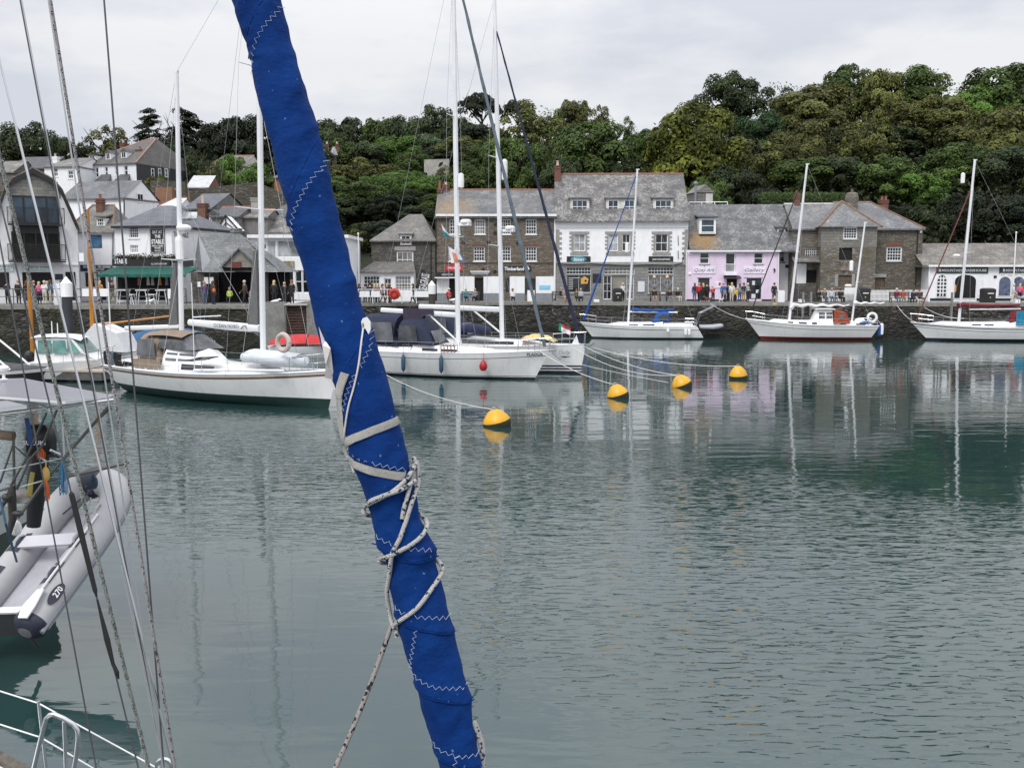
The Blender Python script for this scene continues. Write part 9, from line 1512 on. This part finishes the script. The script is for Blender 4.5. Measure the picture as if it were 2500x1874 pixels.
PPL = [ # zoom, x, distance, height, pose, top, bottom, hair, label, facing, shorts, hat, bag
 (Z1, 150, 73.0, 1.78, 'stand', bk, bk, 's', 'bald man all in black in the cafe queue', F), (Z1, 215, 73.6, 1.7, 'stand', bk, gy, 'n', 'person in black behind the cafe queue', F), (Z1, 275, 73.0, 1.72, 'stand', bk, kh, 's', 'man in black top and khaki trousers in the cafe queue', F),
 (Z1, 318, 72.8, 1.65, 'stand', pk_, nv, 'b', 'woman in a bright pink jacket in the cafe queue', F), (Z1, 362, 72.8, 1.72, 'hold', wh, cr_, 'w', 'white-haired person in white with a stick in the cafe queue', F), (Z1, 410, 72.9, 1.76, 'stand', dn, cr_, 'n', 'man in denim jacket and pale trousers', F - .5), (Z1, 500, 72.6, 1.72, 'hold', br_, br_, 'k', 'woman in brown right of the cafe queue', .3),
 (Z1, 812, 75, 1.7, 'stand', (.5, .2, .05), nv, 'b', 'person in orange half hidden by the orange mast', F), (Z1, 908, 74, 1.75, 'walk', br_, kh, 'k', 'dark-clad man walking past the pub corner', 1.2),
 (Z2, 735, 71.6, 1.7, 'stand', (.12, .09, .16), dn, 's', 'person in purple top and jeans by the shelter', .8), (Z2, 812, 71.7, 1.72, 'stand', br_, nv, 'n', 'person in brown jacket with an orange bag', F - .6, False, None, (.6, .15, .03)), (Z2, 960, 76, 1.6, 'sit', lm, bk, 's', 'person in a lime green hooded jacket in the shelter', 0), (Z2, 1095, 72.6, 1.75, 'walk', br_, bk, 'w', 'grey-haired person in dark coat crossing before the shelter', -.8), (Z2, 1160, 76, 1.6, 'sit', (.4, .25, .25), gy, 'b', 'seated person in dusty pink inside the shelter', 0),
 (Z2, 1362, 72.2, 1.75, 'stand', bk, bk, 'b', 'blonde woman in long black coat before the white cafe', F), (Z2, 1455, 72.4, 1.62, 'stand', bk, bk, 'b', 'short blonde woman in black beside the taller one', .4), (Z2, 1520, 72.4, 1.78, 'stand', bk, bk, 'r', 'person in black with red hair near the blue sail', -.3),
 (Z3, 105, 86.4, 1.7, 'stand', nv, bk, 'n', 'dark-clad person at the flagpole foot', F), (Z3, 165, 86.3, 1.65, 'stand', bk, bk, 'k', 'person in black left of the shopfront window', F), (Z3, 215, 86.5, 1.78, 'stand', nv, bk, 'k', 'tall person in navy before the shopfront window', F), (Z3, 290, 86.4, 1.68, 'stand', mr, bk, 'b', 'person in maroon before the shopfront', F), (Z3, 338, 86.3, 1.68, 'walk', (.3, .25, .25), mr, 'n', 'long-haired woman walking before the shopfront door', 1.4), (Z3, 385, 86.2, 1.72, 'walk', mr, bk, 'b', 'person in dark red walking beside the lifebuoy box', 1.2), (Z3, 635, 86.2, 1.7, 'walk', bk, bk, 'n', 'dark-clad person striding past the feather banner', -1.3),
 (Z3, 988, 87.6, 1.7, 'sit', rd, bk, 's', 'seated person in red jacket and white cap on the quay', .4, False, wh), (Z3, 1155, 91.3, 1.65, 'sit', tl, bk, 'b', 'seated person in teal on the bench by the brown shop', .3), (Z3, 1245, 91.3, 1.65, 'sit', gy, bk, 'b', 'seated fair-haired person in grey on the bench by the brown shop', -.2), (Z3, 1615, 89.9, 1.65, 'sit', wh, bk, 'n', 'woman in white sitting on the quay edge behind the mast', .1), (Z3, 2095, 91.8, 1.75, 'sit', bk, kh, 'g', 'man in black shorts lounging on the bench', .9, True),
 (Z4, 470, 91.7, 1.6, 'sit', ol, bk, 'n', 'seated person in olive under the hive window', .2), (Z4, 515, 91.6, 1.65, 'sit', (.4, .4, .45), nv, 'b', 'seated person in patterned pale top under the hive window', 0), (Z4, 962, 92.6, 1.72, 'stand', wh, bk, 'w', 'white-haired man in white shirt behind the litter bin', .5), (Z4, 1298, 92.2, 1.72, 'sit', bk, kh, 'k', 'seated man in black top and shorts under the diamond window', 0, True), (Z4, 1460, 91.9, 1.65, 'sit', bk, gy, 'n', 'seated person in dark clothes right of the diamond window', .2), (Z4, 1548, 91.9, 1.7, 'sit', bk, cr_, 'w', 'seated person in black with pale trousers by the gallery corner', .5),
 (Z5, 200, 90.6, 1.72, 'stand', nv, dn, 'n', 'person in navy looking into the gallery window', F), (Z5, 248, 90.4, 1.74, 'walk', rd, bk, 's', 'person in red and black at the gallery window', F - .4), (Z5, 290, 90.5, 1.7, 'stand', bk, bk, 'b', 'blonde woman in a black dress at the gallery', F + .4), (Z5, 330, 90.9, 1.78, 'stand', bk, bk, 'k', 'dark-haired man in black at the gallery window', F), (Z5, 397, 89.8, 1.55, 'bend', rd, bk, 's', 'person in bright red jacket bending forward', F), (Z5, 505, 90.6, 1.75, 'stand', bl, nv, 's', 'man in a bright blue jacket at the gallery door', F - .3), (Z5, 522, 89.9, 1.25, 'stand', gy, bk, 'n', 'child in grey by the gallery door', .3), (Z5, 595, 90.5, 1.76, 'stand', wh, cr_, 'b', 'woman in a white coat before the gallery door', F), (Z5, 638, 89.7, 1.3, 'stand', yl, nv, 's', 'child in a yellow raincoat before the gallery', -.8), (Z5, 722, 90.2, 1.75, 'hold', nv, kh, 'n', 'man in navy jacket and shorts by the gallery window', -.6, True), (Z5, 765, 90.2, 1.72, 'hold', (.4, .4, .4), bk, 'w', 'white-haired person beside the man in navy', .6), (Z5, 1047, 90.4, 1.75, 'stand', bk, bk, 'k', 'man in black with dog against the pink wall', 0),
 (Z5, 1520, 89.5, 1.68, 'sit', bk, bk, 'n', 'seated person in black, left of three on the bench', 0), (Z5, 1585, 89.5, 1.66, 'sit', ol, dn, 'b', 'seated person in jeans, middle of three on the bench', .2), (Z5, 1660, 89.4, 1.72, 'sit', (.45, .50, .55), dn, 's', 'seated person in pale blue, right of three on the bench', -.1), (Z5, 1755, 89.3, 1.68, 'sit', bk, bk, 'k', 'lone seated person in black by the notice sheet', .2),
 (Z6, 683, 88.2, 1.72, 'sit', mr, dn, 'w', 'white-haired man in dark red and jeans on the bench', .1), (Z6, 740, 88.2, 1.68, 'sit', (.35, .06, .04), kh, 'n', 'person in rust red seated beside the white-haired man', -.2), (Z6, 830, 88.0, 1.6, 'sit', nv, bk, 'n', 'person in navy seated at the end bench', 0), (Z6, 882, 88.0, 1.65, 'sit', br_, bk, 'n', 'person in brown seated with a small white dog', -.3),
 (Z1, 235, 74.4, 1.72, 'stand', gy, bk, 'g', 'grey-haired person half hidden behind the cafe queue', F), (Z1, 385, 74.2, 1.68, 'stand', (.3, .1, .1), bk, 'b', 'fair-haired person in dull red behind the cafe queue', F), (Z1, 60, 74, 1.7, 'hold', nv, bk, 'k', 'person in navy at the pasty shop window', F), (Z3, 260, 86.9, 1.62, 'stand', gy, nv, 'b', 'person in grey close to the shopfront glass', F), (Z3, 410, 86.6, 1.66, 'stand', bk, bk, 'n', 'person in black behind the lifebuoy box', F), (Z4, 340, 91.7, 1.7, 'sit', gy, kh, 'g', 'grey-haired person on the bench left of the shop window', .4, True), (Z5, 680, 90.9, 1.66, 'stand', (.3, .3, .32), dn, 'n', 'person in grey at the edge of the gallery door', F), (Z5, 560, 91.3, 1.7, 'stand', bk, nv, 'k', 'person in black just inside the gallery door', F),
 (Z6, 1710, 87.6, 1.7, 'walk', wh, cr_, 'w', 'white-haired person in white walking past the outdoor shop', 1.3), (Z6, 1765, 87.8, 1.7, 'stand', (.65, .12, .20), nv, 'b', 'woman in a coral pink jacket before the outdoor shop', F - .5)]
for T in PPL:
 Z, x, Y = T[0], T[1], T[2]; z = 3.4 if Z in (Z1, Z2) else 3.1
 ex = list(T[9:]); o = person(P(Z(x, 0)[0], 715, Y).x, Y, z, *T[3:9], *ex)
def dog(Z, x, Y, s, c, lb, face):
 x = P(Z(x, 0)[0], 740, Y).x; m = MB(); ch, ru = Vector((.3, 0, .5)), Vector((-.3, 0, .5)); m.tube([(-.42, 0, .5), ru, (0, 0, .47), ch, (.42, 0, .6), (.5, 0, .72), (.62, 0, .72), (.74, 0, .68)], [.06, .12, .12, .15, .12, .10, .09, .05], 10)
 for y in (.08, -.08): m.tube([(.3, y, .48), (.3, y, .25), (.31, y, .02), (.36, y, .02)], [.07, .04, .035, .03], 6); m.tube([(-.3, y, .5), (-.24, y, .33), (-.36, y, .2), (-.33, y, .02), (-.28, y, .02)], [.09, .06, .035, .035, .03], 6); m.prism([(.5, y, .78), (.56, y, .78), (.5, y * 1.3, .9)], (0, .02, 0))
 m.tube([(-.4, 0, .53), (-.55, 0, .6), (-.65, 0, .74)], [.04, .03, .015], 6); m.xf = Matrix.Translation((x, Y, 3.1)) @ Matrix.Rotation(face, 4, 'Z') @ Matrix.Scale(s, 4); tag(m.build('dog', M('fur_%d' % int(c[0] * 100), c, .95, .25, 10), None, (x, Y, 3.1), smooth=True), lb, 'dog')
dog(Z6, 1778, 87.5, .95, (.30, .28, .25), 'grey shaggy dog beside the woman in coral pink', F); dog(Z6, 880, 87.3, .55, (.70, .69, .66), 'small white dog at the feet of the person in brown', F + .5); dog(Z5, 1040, 89.8, .7, (.42, .32, .22), 'tan dog sitting by the man in black', .9); dog(Z5, 345, 90.0, .7, (.16, .09, .05), 'brown dog among the people at the gallery window', F); dog(Z5, 478, 89.6, .5, (.55, .55, .55), 'pale little dog beside the child in grey', .4)
def gull(Z, x, Y, lb, z):
 x = P(Z(x, 0)[0], 740, Y).x; m = MB(); m.tube([(-.3, 0, .2), (-.12, 0, .2), (.08, 0, .22), (.17, 0, .29), (.22, 0, .31), (.32, 0, .29)], [.015, .07, .09, .05, .05, .008], 8)
 for y in (.03, -.03): m.tube([(.0, y, .15), (.01, y, 0)], .01, 4)
 m.xf = Matrix.Translation((x, Y, z)) @ Matrix.Scale(1.25, 4); tag(m.build('seagull', WHITE, None, (x, Y, z), smooth=True), lb, 'seagull')
gull(Z2, 1378, 71.2, 'white gull on the quay edge before the white cafe', 3.42); gull(Z1, 1215, 71.3, 'white gull on the quay below the pub benches', 3.42); gull(Z3, 1030, 86.9, 'gull on the quay near the seated person in red', 3.12)
